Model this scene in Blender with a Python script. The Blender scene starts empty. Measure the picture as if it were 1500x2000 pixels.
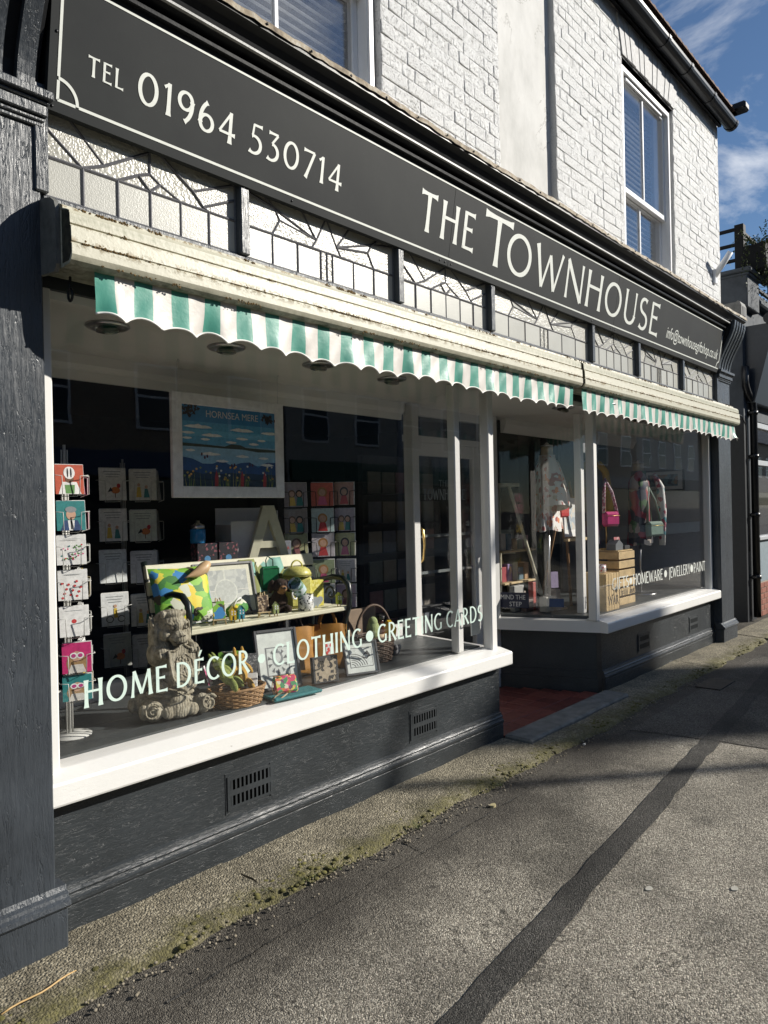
import bpy, bmesh, math, random
from mathutils import Vector, Matrix
R = math.radians
random.seed(7)
sc = bpy.context.scene
COL = sc.collection

# ------------------------------------------------------------------ camera
FPX, CAMD, CAMH = 1420.0, 2.575, 1.5
CAM_R = Vector((0.66736855, -0.7444331, -0.02094242))
CAM_U = Vector((0.01397938, -0.01559365, 0.99978068))
CAM_F = Vector((0.7445964, 0.66751494, 0.0))
CAM_P = Vector((0, -CAMD, CAMH))
cd = bpy.data.cameras.new('camera'); cam = bpy.data.objects.new('camera', cd); COL.objects.link(cam)
M = Matrix((CAM_R, CAM_U, -CAM_F)).transposed().to_4x4(); M.translation = CAM_P
cam.matrix_world = M
cd.sensor_fit = 'VERTICAL'; cd.sensor_height = 36; cd.lens = FPX/2000*36
cd.clip_start = 0.05; cd.clip_end = 3000
sc.camera = cam

# ------------------------------------------------------------------ sky, sun, exposure
SUN_AZ, SUN_EL = R(50), R(27)      # azimuth off the facade normal, towards +X
sdir = Vector((math.sin(SUN_AZ)*math.cos(SUN_EL), -math.cos(SUN_AZ)*math.cos(SUN_EL), math.sin(SUN_EL)))
w = bpy.data.worlds.new('World'); sc.world = w; w.use_nodes = True
nt = w.node_tree; nt.nodes.clear()
def wn(t, **k):
    n = nt.nodes.new(t)
    for a, b in k.items(): setattr(n, a, b)
    return n
sky = wn('ShaderNodeTexSky', sky_type='NISHITA', sun_disc=False, sun_elevation=SUN_EL, sun_rotation=math.atan2(sdir.x, sdir.y), altitude=50, air_density=1.0, dust_density=0.1, ozone_density=4.5)
tc = wn('ShaderNodeTexCoord')
mp = wn('ShaderNodeMapping'); mp.inputs['Scale'].default_value = (1.0, 1.0, 2.2); mp.inputs['Location'].default_value = (0.35, 0.1, 0.0)
nz = wn('ShaderNodeTexNoise'); nz.inputs['Scale'].default_value = 2.6; nz.inputs['Detail'].default_value = 9; nz.inputs['Roughness'].default_value = 0.58; nz.inputs['Distortion'].default_value = 0.35
rp = wn('ShaderNodeValToRGB'); rp.color_ramp.elements[0].position = 0.53; rp.color_ramp.elements[1].position = 0.70
mx = wn('ShaderNodeMix', data_type='RGBA')
bg = wn('ShaderNodeBackground'); bg.inputs[1].default_value = 0.070
wo = wn('ShaderNodeOutputWorld')
L = nt.links.new
L(tc.outputs['Generated'], mp.inputs[0]); L(mp.outputs[0], nz.inputs['Vector']); L(nz.outputs[0], rp.inputs[0])
L(rp.outputs[0], mx.inputs[0]); L(sky.outputs[0], mx.inputs[6]); mx.inputs[7].default_value = (11.5, 11.7, 12.0, 1)
L(mx.outputs[2], bg.inputs[0]); L(bg.outputs[0], wo.inputs[0])
sl = bpy.data.lights.new('sun', 'SUN'); sl.energy = 5.0; sl.angle = R(0.53); sl.color = (1.0, 0.95, 0.86)
so = bpy.data.objects.new('sun', sl); COL.objects.link(so)
so.rotation_euler = (-sdir).to_track_quat('-Z', 'Y').to_euler(); so.location = (20, -30, 20)
vs = sc.view_settings; vs.view_transform = 'Standard'; vs.look = 'None'; vs.exposure = 0.40; vs.gamma = 1.0; vs.use_curve_mapping = False
sc.render.engine = 'CYCLES'
cy = sc.cycles; cy.use_denoising = True; cy.max_bounces = 8; cy.transparent_max_bounces = 16; cy.diffuse_bounces = 3; cy.glossy_bounces = 4
cy.caustics_reflective = False; cy.caustics_refractive = False; cy.sample_clamp_indirect = 6

# ------------------------------------------------------------------ pixel helpers (a pixel is only a direction)
def ray(px, py): return CAM_F + (px-750)/FPX*CAM_R - (py-1000)/FPX*CAM_U
def GY(px, py, y): d = ray(px, py); return CAM_P + d*((y-CAM_P.y)/d.y)
def GZ(px, py, z=0.0): d = ray(px, py); return CAM_P + d*((z-CAM_P.z)/d.z)
def GX(px, py, x): d = ray(px, py); return CAM_P + d*((x-CAM_P.x)/d.x)

# ------------------------------------------------------------------ mesh builder
class MB:
    def __init__(s): s.v = []; s.f = []; s.mi = []; s.sm = []; s.mats = []; s.c = 0
    def m(s, mat):
        if mat not in s.mats: s.mats.append(mat)
        s.c = s.mats.index(mat); return s
    def add(s, vs, fs, smooth=False):
        b = len(s.v); s.v += [Vector(p) for p in vs]
        for f in fs: s.f.append([b+i for i in f]); s.mi.append(s.c); s.sm.append(smooth)
        return s
    def mark(s): return len(s.v)
    def xf(s, mk, M):
        for i in range(mk, len(s.v)): s.v[i] = M @ s.v[i]
        return s
    def box(s, x0, x1, y0, y1, z0, z1):
        return s.add([(x, y, z) for x in (x0, x1) for y in (y0, y1) for z in (z0, z1)], [(0,1,3,2),(4,6,7,5),(0,4,5,1),(2,3,7,6),(0,2,6,4),(1,5,7,3)])
    def cbox(s, x0, x1, y0, y1, z0, z1, b=0.004):
        b = min(b, (x1-x0)*.45, (y1-y0)*.45, (z1-z0)*.45)
        bm = bmesh.new()
        for x, dx in ((x0, b), (x1, -b)):
            for y, dy in ((y0, b), (y1, -b)):
                for z, dz in ((z0, b), (z1, -b)):
                    bm.verts.new((x, y+dy, z+dz)); bm.verts.new((x+dx, y, z+dz)); bm.verts.new((x+dx, y+dy, z))
        bmesh.ops.convex_hull(bm, input=bm.verts[:])
        bmesh.ops.dissolve_limit(bm, angle_limit=0.02, verts=bm.verts[:], edges=bm.edges[:])
        bm.verts.index_update()
        s.add([v.co.copy() for v in bm.verts], [[v.index for v in f.verts] for f in bm.faces]); bm.free(); return s
    def prism(s, poly, axis, lo, hi, caps=True, smooth=False):
        n = len(poly)
        def P(a, b, t): return (t, a, b) if axis == 'x' else ((a, t, b) if axis == 'y' else (a, b, t))
        vs = [P(a, b, lo) for a, b in poly] + [P(a, b, hi) for a, b in poly]
        area = sum(poly[i][0]*poly[(i+1) % n][1]-poly[(i+1) % n][0]*poly[i][1] for i in range(n))
        flip = (area < 0) != (axis == 'y')
        sd = [(i, (i+1) % n, n+(i+1) % n, n+i) for i in range(n)]
        cp = [tuple(range(n-1, -1, -1)), tuple(range(n, 2*n))]
        if flip: sd = [f[::-1] for f in sd]; cp = [f[::-1] for f in cp]
        mk = len(s.f); s.add(vs, sd, smooth)
        if caps:
            b = len(s.v)-2*n
            for f in cp: s.f.append([b+i for i in f]); s.mi.append(s.c); s.sm.append(False)
        return s
    def tube(s, pts, r, n=8, closed=False, cap=True):
        pts = [Vector(p) for p in pts]; k = len(pts); rr = r if isinstance(r, (list, tuple)) else [r]*k
        vs = []; up = None
        for i, p in enumerate(pts):
            a = pts[(i-1) % k] if (closed or i > 0) else p; b = pts[(i+1) % k] if (closed or i < k-1) else p
            t = (b-a).normalized() if (b-a).length > 1e-9 else Vector((0, 0, 1))
            if up is None: up = Vector((0, 0, 1)) if abs(t.z) < .9 else Vector((1, 0, 0))
            x = t.cross(up)
            if x.length < 1e-6: x = t.orthogonal()
            x.normalize(); y = x.cross(t).normalized(); up = y
            for j in range(n):
                a_ = 2*math.pi*j/n; vs.append(p + rr[i]*(math.cos(a_)*x + math.sin(a_)*y))
        fs = []
        for i in range(k if closed else k-1):
            for j in range(n): fs.append((i*n+j, i*n+(j+1) % n, ((i+1) % k)*n+(j+1) % n, ((i+1) % k)*n+j))
        s.add(vs, fs, True)
        if cap and not closed:
            b = len(s.v)-len(vs)
            for f in (tuple(range(n-1, -1, -1)), tuple(range((k-1)*n, k*n))): s.f.append([b+i for i in f]); s.mi.append(s.c); s.sm.append(False)
        return s
    def lathe(s, prof, c=(0, 0, 0), n=20, smooth=True):
        vs = [(c[0]+r*math.cos(2*math.pi*j/n), c[1]+r*math.sin(2*math.pi*j/n), c[2]+z) for r, z in prof for j in range(n)]
        fs = [(i*n+j, i*n+(j+1) % n, (i+1)*n+(j+1) % n, (i+1)*n+j) for i in range(len(prof)-1) for j in range(n)]
        s.add(vs, fs, smooth); b = len(s.v)-len(vs)
        for f in (tuple(range(n-1, -1, -1)), tuple(range((len(prof)-1)*n, len(prof)*n))): s.f.append([b+i for i in f]); s.mi.append(s.c); s.sm.append(False)
        return s
    def ell(s, c, r, n=14, k=9, rot=None):
        mk = s.mark(); rx, ry, rz = r if isinstance(r, (tuple, list)) else (r, r, r)
        vs = [(rx*math.sin(math.pi*i/k)*math.cos(2*math.pi*j/n), ry*math.sin(math.pi*i/k)*math.sin(2*math.pi*j/n), rz*math.cos(math.pi*i/k)) for i in range(1, k) for j in range(n)]
        fs = [(i*n+j, (i+1)*n+j, (i+1)*n+(j+1) % n, i*n+(j+1) % n) for i in range(k-2) for j in range(n)]
        a = len(vs); vs += [(0, 0, rz), (0, 0, -rz)]
        fs += [(a, j, (j+1) % n) for j in range(n)] + [(a+1, (k-2)*n+(j+1) % n, (k-2)*n+j) for j in range(n)]
        s.add(vs, fs, True)
        return s.xf(mk, Matrix.Translation(c) @ (rot.to_4x4() if rot else Matrix()))
    def mesh(s, name, off=Vector((0, 0, 0))):
        me = bpy.data.meshes.new(name); me.from_pydata([v-off for v in s.v], [], s.f)
        for mt in s.mats: me.materials.append(mt)
        me.polygons.foreach_set('material_index', s.mi); me.polygons.foreach_set('use_smooth', s.sm); me.update(); return me
    def build(s, name, mat=None, parent=None, kind=None):
        if mat is not None: s.mats = [mat]; s.mi = [0]*len(s.f)
        lo = [min(v[i] for v in s.v) for i in range(3)]; hi = [max(v[i] for v in s.v) for i in range(3)]
        c = Vector(((lo[0]+hi[0])/2, (lo[1]+hi[1])/2, lo[2]))
        o = bpy.data.objects.new(name, s.mesh(name, c)); COL.objects.link(o); put(o, c, parent)
        if kind: o['kind'] = kind
        return o
ORG = {}
def put(o, c, parent):
    """c: the object's origin in the coordinates of its top-level thing"""
    if parent is not None:
        o.parent = parent; o.location = c - ORG[parent.name]
    else: o.location = c
    ORG[o.name] = c.copy()
def thing(name, label, cat, loc=(0, 0, 0), rz=0.0, group=None, rx=0.0):
    """an Empty; its parts are then built in its own coordinates"""
    o = bpy.data.objects.new(name, None); COL.objects.link(o); o.empty_display_size = .05
    o.location = loc; o.rotation_euler = (rx, 0, rz); ORG[o.name] = Vector((0, 0, 0)); tag(o, label, cat, group); return o
def tag(o, label, cat, group=None):
    o['label'] = label; o['category'] = cat
    if group: o['group'] = group
    return o
def struct(o, label=None):
    o['kind'] = 'structure'
    if label: o['label'] = label
    return o
def world_thing(name, label, cat, loc, group=None):
    """an Empty at loc whose parts are built in world coordinates"""
    o = thing(name, label, cat, loc, 0, group); ORG[o.name] = Vector(loc); return o

# ------------------------------------------------------------------ materials
def mk(name):
    m = bpy.data.materials.new(name); m.use_nodes = True; n = m.node_tree; n.nodes.clear()
    o = n.nodes.new('ShaderNodeOutputMaterial'); b = n.nodes.new('ShaderNodeBsdfPrincipled'); n.links.new(b.outputs[0], o.inputs[0]); return m, n, b
def nn(n, t, ins=None, **k):
    x = n.nodes.new(t)
    for a, b in k.items(): setattr(x, a, b)
    for a, b in (ins or {}).items(): x.inputs[a].default_value = b
    return x
def rgba(c): return (c[0], c[1], c[2], 1)
def coords(n, scale=(1, 1, 1), local=False):
    g = nn(n, 'ShaderNodeTexCoord').outputs['Object'] if local else nn(n, 'ShaderNodeNewGeometry').outputs['Position']
    mpn = nn(n, 'ShaderNodeMapping'); mpn.inputs['Scale'].default_value = scale; n.links.new(g, mpn.inputs[0]); return mpn.outputs[0]
def ramp(n, src, stops):
    r = n.nodes.new('ShaderNodeValToRGB'); e = r.color_ramp.elements
    while len(e) < len(stops): e.new(.5)
    for q, (p, c) in zip(e, stops): q.position = p; q.color = rgba(c) if isinstance(c, (tuple, list)) else (c, c, c, 1)
    n.links.new(src, r.inputs[0]); return r.outputs[0]
def noise(n, vec, scale, detail=6, rough=.6, dist=0):
    t = nn(n, 'ShaderNodeTexNoise', {'Scale': scale, 'Detail': detail, 'Roughness': rough, 'Distortion': dist}); n.links.new(vec, t.inputs['Vector']); return t.outputs[0]
def voro(n, vec, scale, feature='F1', out='Distance', rnd=1.0):
    t = nn(n, 'ShaderNodeTexVoronoi', {'Scale': scale, 'Randomness': rnd}, feature=feature); n.links.new(vec, t.inputs['Vector']); return t.outputs[out]
def mixc(n, f, a, b):
    x = nn(n, 'ShaderNodeMix', data_type='RGBA')
    for s_, v in ((0, f), (6, a), (7, b)):
        if isinstance(v, (int, float)): x.inputs[s_].default_value = v
        elif isinstance(v, (tuple, list)): x.inputs[s_].default_value = rgba(v)
        else: n.links.new(v, x.inputs[s_])
    return x.outputs[2]
def mth(n, op, a, b=0.0):
    x = nn(n, 'ShaderNodeMath', operation=op)
    for i, v in enumerate((a, b)):
        if isinstance(v, (int, float)): x.inputs[i].default_value = v
        else: n.links.new(v, x.inputs[i])
    return x.outputs[0]
def bump(n, b, h, strength=.4, dist=.002):
    x = nn(n, 'ShaderNodeBump', {'Strength': strength, 'Distance': dist}); n.links.new(h, x.inputs['Height']); n.links.new(x.outputs[0], b.inputs['Normal']); return x
MC = {}
def plain(name, col, rough=.6, var=.12, scale=25, metal=0.0, bmp=0.0, bscale=120, coat=0.0, local=False, spec=.5):
    if name in MC: return MC[name]
    m, n, b = mk(name); v = coords(n, local=local)
    t = noise(n, v, scale); lo = tuple(max(0, c*(1-var)) for c in col); hi = tuple(min(1, c*(1+var)) for c in col)
    n.links.new(ramp(n, t, [(.3, lo), (.7, hi)]), b.inputs['Base Color'])
    b.inputs['Roughness'].default_value = rough; b.inputs['Metallic'].default_value = metal; b.inputs['Coat Weight'].default_value = coat; b.inputs['Specular IOR Level'].default_value = spec
    if bmp: bump(n, b, noise(n, v, bscale, 4), bmp, .003)
    MC[name] = m; return m
def grey_paint(name, col, stretch, crack=.5, rough=.38, dist=.004):
    """old gloss paint on timber: cracks along the grain, runs and dust"""
    m, n, b = mk(name); v = coords(n, stretch); v0 = coords(n)
    g = noise(n, v, 9, 8, .62, .3); g2 = noise(n, v, 34, 6, .7)
    crk = ramp(n, mth(n, 'ABSOLUTE', mth(n, 'SUBTRACT', noise(n, v, 7, 5, .55, .8), .5)), [(0, 0.), (.018, 1.)])
    blot = noise(n, v0, 3.0, 5); fleck = ramp(n, noise(n, v, 60, 3, .8), [(.68, 0.), (.74, 1.)])
    c = mixc(n, ramp(n, blot, [(.35, 0.), (.7, 1.)]), tuple(x*.82 for x in col), tuple(x*1.25 for x in col))
    c = mixc(n, mth(n, 'MULTIPLY', fleck, .22), c, (.32, .33, .33))
    n.links.new(c, b.inputs['Base Color'])
    n.links.new(ramp(n, g2, [(.3, rough-.12), (.75, rough+.2)]), b.inputs['Roughness'])
    msk = ramp(n, noise(n, v0, 2.3, 4), [(.42, .15), (.62, 1.)])
    h = mth(n, 'ADD', mth(n, 'MULTIPLY', g, .8), mth(n, 'MULTIPLY', mth(n, 'MULTIPLY', crk, msk), crack))
    h = mth(n, 'ADD', h, mth(n, 'MULTIPLY', g2, .25))
    bump(n, b, h, .65, dist); return m
GREY = (.030, .035, .039)
M_RISER = grey_paint('grey paint along the board', GREY, (1.6, 4, 9), .60, .33, .0048)
M_PIL = grey_paint('grey paint down the post', (.040, .047, .056), (5.0, 4, .6), .55, .33, .006)
M_GREY = grey_paint('grey paint plain', GREY, (1.5, 2, 2), .12, .42, .0015)
M_BLACK = plain('black gloss paint', (.010, .011, .013), .42, .3, 12, bmp=.25, bscale=40, spec=.3)
def m_sign():
    m, n, b = mk('sign board paint'); v = coords(n, (1, 1, 2.2)); v0 = coords(n)
    c = mixc(n, ramp(n, noise(n, v0, 2.4, 6), [(.3, 0.), (.75, 1.)]), (.018, .020, .022), (.029, .032, .032))
    c = mixc(n, mth(n, 'MULTIPLY', ramp(n, noise(n, v, 120, 3, .8), [(.70, 0.), (.76, 1.)]), .35), c, (.3, .3, .28))
    n.links.new(c, b.inputs['Base Color']); b.inputs['Roughness'].default_value = .62; b.inputs['Specular IOR Level'].default_value = .12; bump(n, b, noise(n, v, 160, 4), .2, .001); return m
M_SIGN = m_sign()
M_LET = plain('pale lettering paint', (.66, .68, .63), .5, .05, 30)
M_VINYL = plain('mint vinyl lettering', (.60, .73, .66), .45, .03, 30)
def m_white(name, wear=.5, col=(.80, .79, .76)):
    m, n, b = mk(name); v = coords(n, (1, 2.5, 2.5)); v0 = coords(n)
    w1 = ramp(n, noise(n, v, 26, 8, .72, .4), [(.62, 0.), (.70, 1.)]); w2 = ramp(n, noise(n, v0, 2.5, 3), [(.45, 0.), (.65, 1.)])
    f = mth(n, 'MULTIPLY', mth(n, 'MULTIPLY', w1, w2), wear)
    c = mixc(n, f, mixc(n, noise(n, v0, 7, 5), tuple(x*.90 for x in col), col), (.30, .28, .24)); n.links.new(c, b.inputs['Base Color'])
    b.inputs['Roughness'].default_value = .42; bump(n, b, mth(n, 'ADD', noise(n, v, 40, 6, .7), mth(n, 'MULTIPLY', w1, -.5)), .35*max(wear, .2), .003); return m
M_SILL = m_white('weathered white gloss sill', .8)
M_WHITE = m_white('white gloss woodwork', .25, (.78, .77, .74))
M_SOFF = m_white('white soffit paint', .05, (.86, .85, .79))
M_UPVC = plain('white window plastic', (.82, .82, .82), .3, .02)
def m_glass(name='window glass', tint=(1, 1, 1), rough=0.0, dirt=.004, f0=.04):
    m = bpy.data.materials.new(name); m.use_nodes = True; n = m.node_tree; n.nodes.clear()
    o = nn(n, 'ShaderNodeOutputMaterial'); tr = nn(n, 'ShaderNodeBsdfTransparent', {'Color': rgba(tint)}); gl = nn(n, 'ShaderNodeBsdfGlossy', {'Roughness': rough, 'Color': (1, 1, 1, 1)})
    lw = nn(n, 'ShaderNodeLayerWeight', {'Blend': .5})
    bpn = nn(n, 'ShaderNodeBump', {'Strength': .10, 'Distance': .004}); n.links.new(noise(n, coords(n), 3.0, 2), bpn.inputs['Height']); n.links.new(bpn.outputs[0], gl.inputs['Normal'])   # old glass is not quite flat
    fr = mth(n, 'ADD', mth(n, 'MULTIPLY', mth(n, 'POWER', lw.outputs['Facing'], 5.0), 1-f0), f0)   # Schlick, the same from both sides
    m1 = nn(n, 'ShaderNodeMixShader'); n.links.new(fr, m1.inputs[0]); n.links.new(tr.outputs[0], m1.inputs[1]); n.links.new(gl.outputs[0], m1.inputs[2])
    df = nn(n, 'ShaderNodeBsdfDiffuse', {'Color': (.6, .6, .6, 1)}); m2 = nn(n, 'ShaderNodeMixShader')
    v = coords(n); d = ramp(n, noise(n, v, 70, 6, .75), [(.62, 0.), (.80, dirt)]); n.links.new(d, m2.inputs[0]); n.links.new(m1.outputs[0], m2.inputs[1]); n.links.new(df.outputs[0], m2.inputs[2]); n.links.new(m2.outputs[0], o.inputs[0]); return m
M_GLASS = m_glass(); M_GLASS2 = m_glass('double glazing', f0=.15)
def m_lead_glass(name, scale, st, col):
    m, n, b = mk(name); v = coords(n)
    oi = nn(n, 'ShaderNodeObjectInfo'); n.links.new(mixc(n, mth(n, 'MULTIPLY', mth(n, 'ADD', noise(n, v, 6, 4), oi.outputs['Random']), .5), tuple(c*.68 for c in col), tuple(c*1.08 for c in col)), b.inputs['Base Color']); b.inputs['Roughness'].default_value = .30; b.inputs['Specular IOR Level'].default_value = .5
    h = mth(n, 'ADD', voro(n, v, scale, 'SMOOTH_F1'), noise(n, v, scale*.6, 3)); bump(n, b, h, st, .006); return m
M_LG = [m_lead_glass('frosted leaded glass', 240, .10, (.47, .465, .42)), m_lead_glass('hammered leaded glass', 95, .42, (.42, .41, .355)), m_lead_glass('rippled leaded glass', 150, .32, (.47, .455, .40))]
M_LEAD = plain('lead came', (.10, .10, .11), .55, .25, 60, bmp=.3)
def m_asphalt(name, lo, mid, hi, band=False):
    m, n, b = mk(name); v = coords(n)
    cell = nn(n, 'ShaderNodeTexVoronoi', {'Scale': 210.0}); n.links.new(v, cell.inputs['Vector'])
    cell2 = nn(n, 'ShaderNodeTexVoronoi', {'Scale': 80.0}); n.links.new(v, cell2.inputs['Vector'])
    s1 = nn(n, 'ShaderNodeSeparateColor'); n.links.new(cell.outputs['Color'], s1.inputs[0])
    c = ramp(n, s1.outputs[0], [(.0, lo), (.45, mid), (.82, hi), (1., tuple(min(1, x*1.5) for x in hi))])
    big = ramp(n, noise(n, v, 1.15, 6, .6), [(.38, .46), (.50, .86), (.64, 1.18)])
    c = mixc(n, 1.0, c, c); mul = nn(n, 'ShaderNodeMix', data_type='RGBA', blend_type='MULTIPLY'); mul.inputs[0].default_value = 1
    n.links.new(c, mul.inputs[6]); n.links.new(big, mul.inputs[7]); c = mul.outputs[2]
    ck = ramp(n, mth(n, 'ABSOLUTE', mth(n, 'SUBTRACT', noise(n, v, .9, 7, .6, .4), .5)), [(0, 1.), (.0022, 0.)])
    ckm = ramp(n, noise(n, v, .6, 2), [(.50, 0.), (.56, 1.)]); c = mixc(n, mth(n, 'MULTIPLY', mth(n, 'MULTIPLY', ck, ckm), .75), c, (.02, .018, .015))
    spot = ramp(n, voro(n, v, 3.4), [(.030, 1.), (.036, 0.)]); c = mixc(n, mth(n, 'MULTIPLY', spot, .45), c, (.42, .40, .35))
    st_ = ramp(n, noise(n, v, 5.5, 4, .5), [(.62, 0.), (.72, .45)]); c = mixc(n, st_, c, (.05, .045, .038))
    if band:   # darker margin beside the concrete edging
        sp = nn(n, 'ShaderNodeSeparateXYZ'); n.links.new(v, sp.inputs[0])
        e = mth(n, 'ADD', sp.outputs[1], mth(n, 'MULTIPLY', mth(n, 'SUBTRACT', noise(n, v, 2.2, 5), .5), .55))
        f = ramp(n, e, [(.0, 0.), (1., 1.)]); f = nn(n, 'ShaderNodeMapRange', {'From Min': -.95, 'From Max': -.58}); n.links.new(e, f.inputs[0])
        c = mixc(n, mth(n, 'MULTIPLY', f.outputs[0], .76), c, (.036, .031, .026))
    n.links.new(c, b.inputs['Base Color']); b.inputs['Roughness'].default_value = .85; b.inputs['Specular IOR Level'].default_value = .3
    h = mth(n, 'ADD', mth(n, 'MULTIPLY', cell.outputs['Distance'], -1.0), mth(n, 'MULTIPLY', cell2.outputs['Distance'], -.6)); bump(n, b, h, .9, .006); return m
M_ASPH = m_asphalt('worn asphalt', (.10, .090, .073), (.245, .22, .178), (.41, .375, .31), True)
M_ASPH2 = m_asphalt('darker asphalt', (.045, .041, .035), (.10, .091, .077), (.18, .165, .14))
M_TRENCH = m_asphalt('fine black asphalt', (.028, .027, .025), (.058, .054, .048), (.10, .094, .084))
def m_moss():
    m, n, b = mk('mossy concrete'); v = coords(n); sp = nn(n, 'ShaderNodeSeparateXYZ'); n.links.new(v, sp.inputs[0])
    grit = nn(n, 'ShaderNodeTexVoronoi', {'Scale': 120.0}); n.links.new(v, grit.inputs['Vector']); s1 = nn(n, 'ShaderNodeSeparateColor'); n.links.new(grit.outputs['Color'], s1.inputs[0])
    conc = ramp(n, s1.outputs[0], [(0, (.13, .115, .08)), (.6, (.27, .235, .165)), (1, (.46, .41, .30))])
    e = mth(n, 'ADD', mth(n, 'MULTIPLY', sp.outputs[1], -2.2), mth(n, 'MULTIPLY', noise(n, v, 6, 8, .68), 1.25))
    mm = nn(n, 'ShaderNodeMapRange', {'From Min': 1.10, 'From Max': 1.42}); n.links.new(e, mm.inputs[0])
    moss = ramp(n, noise(n, v, 55, 5, .7), [(.3, (.045, .042, .013)), (.6, (.17, .155, .045)), (.8, (.28, .25, .09))])
    stain = ramp(n, noise(n, v, 4, 6), [(.35, .62), (.62, 1.)])
    c = mixc(n, mth(n, 'MULTIPLY', mm.outputs[0], .78), conc, moss); mul = nn(n, 'ShaderNodeMix', data_type='RGBA', blend_type='MULTIPLY'); mul.inputs[0].default_value = 1
    n.links.new(c, mul.inputs[6]); n.links.new(stain, mul.inputs[7]); n.links.new(mul.outputs[2], b.inputs['Base Color'])
    b.inputs['Roughness'].default_value = .9; h = mth(n, 'ADD', mth(n, 'MULTIPLY', grit.outputs['Distance'], -.7), mth(n, 'MULTIPLY', noise(n, v, 40, 6, .75), mth(n, 'ADD', .5, mm.outputs[0]))); bump(n, b, h, .9, .010); return m
M_MOSS = m_moss()
def m_brickpaint(name, base):
    m, n, b = mk(name); v = coords(n); v2 = coords(n, (1, 1, .35))
    sp1 = ramp(n, noise(n, v, 75, 7, .8), [(.53, 0.), (.62, 1.)]); sp2 = ramp(n, noise(n, v, 2.2, 5, .7), [(.35, .12), (.68, 1.)])
    c = mixc(n, noise(n, v, 9, 5), tuple(x*.88 for x in base), base)
    c = mixc(n, mth(n, 'MULTIPLY', mth(n, 'MULTIPLY', sp1, sp2), .85), c, (.20, .195, .185))
    c = mixc(n, mth(n, 'MULTIPLY', ramp(n, noise(n, v2, 8, 6, .7), [(.58, 0.), (.75, 1.)]), .30), c, (.34, .33, .30))
    n.links.new(c, b.inputs['Base Color']); b.inputs['Roughness'].default_value = .75
    bump(n, b, mth(n, 'ADD', noise(n, v, 38, 7, .75), mth(n, 'MULTIPLY', sp1, -.6)), .9, .007); return m
M_BRICK = m_brickpaint('flaking white brick paint', (.74, .745, .74))
M_MORT = m_brickpaint('painted mortar', (.66, .66, .65))
def m_render():
    m, n, b = mk('patchy painted render'); v = coords(n, (1, 1, .55))
    c = ramp(n, noise(n, v, 3.2, 7, .62), [(.3, (.44, .44, .42)), (.5, (.58, .575, .555)), (.7, (.68, .675, .655))])
    ck = ramp(n, mth(n, 'ABSOLUTE', mth(n, 'SUBTRACT', noise(n, coords(n), 1.6, 6, .6, .6), .5)), [(0, 1.), (.006, 0.)])
    c = mixc(n, mth(n, 'MULTIPLY', mth(n, 'MULTIPLY', ck, ramp(n, noise(n, coords(n), 1.1, 2), [(.5, 0.), (.55, 1.)])), .7), c, (.25, .24, .22))
    n.links.new(c, b.inputs['Base Color']); b.inputs['Roughness'].default_value = .8; bump(n, b, noise(n, coords(n), 30, 6), .25, .003); return m
M_REND = m_render()
M_DARK = plain('dark navy interior paint', (.012, .014, .020), .7, .2)
M_DGREY = plain('charcoal interior paint', (.045, .047, .050), .7, .15)
M_LGREY = plain('pale grey partition paint', (.30, .31, .32), .6, .06)
M_STEEL = plain('brushed steel', (.55, .55, .55), .28, .1, 40, metal=1.0)
M_WIREW = plain('cream wire', (.55, .55, .52), .4)
M_WIREB = plain('black wire', (.015, .015, .016), .4)
M_WOODL = plain('pale pine', (.52, .40, .22), .55, .22, 14, bmp=.2, bscale=40)
M_WOODM = plain('oak stained wood', (.22, .12, .05), .5, .25, 20, bmp=.2)
M_CREAM = plain('cream painted slat', (.62, .60, .45), .5, .08)
M_IRON = plain('dark green cast iron', (.010, .016, .014), .35, .3)
M_PAPER = plain('white card', (.72, .72, .70), .6, .04)
M_BRASS = plain('worn brass', (.65, .45, .16), .3, .15, metal=1.0)
def C(name, col, rough=.55, **k): return plain(name, col, rough, k.pop('var', .08), k.pop('scale', 30), **k)

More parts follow.
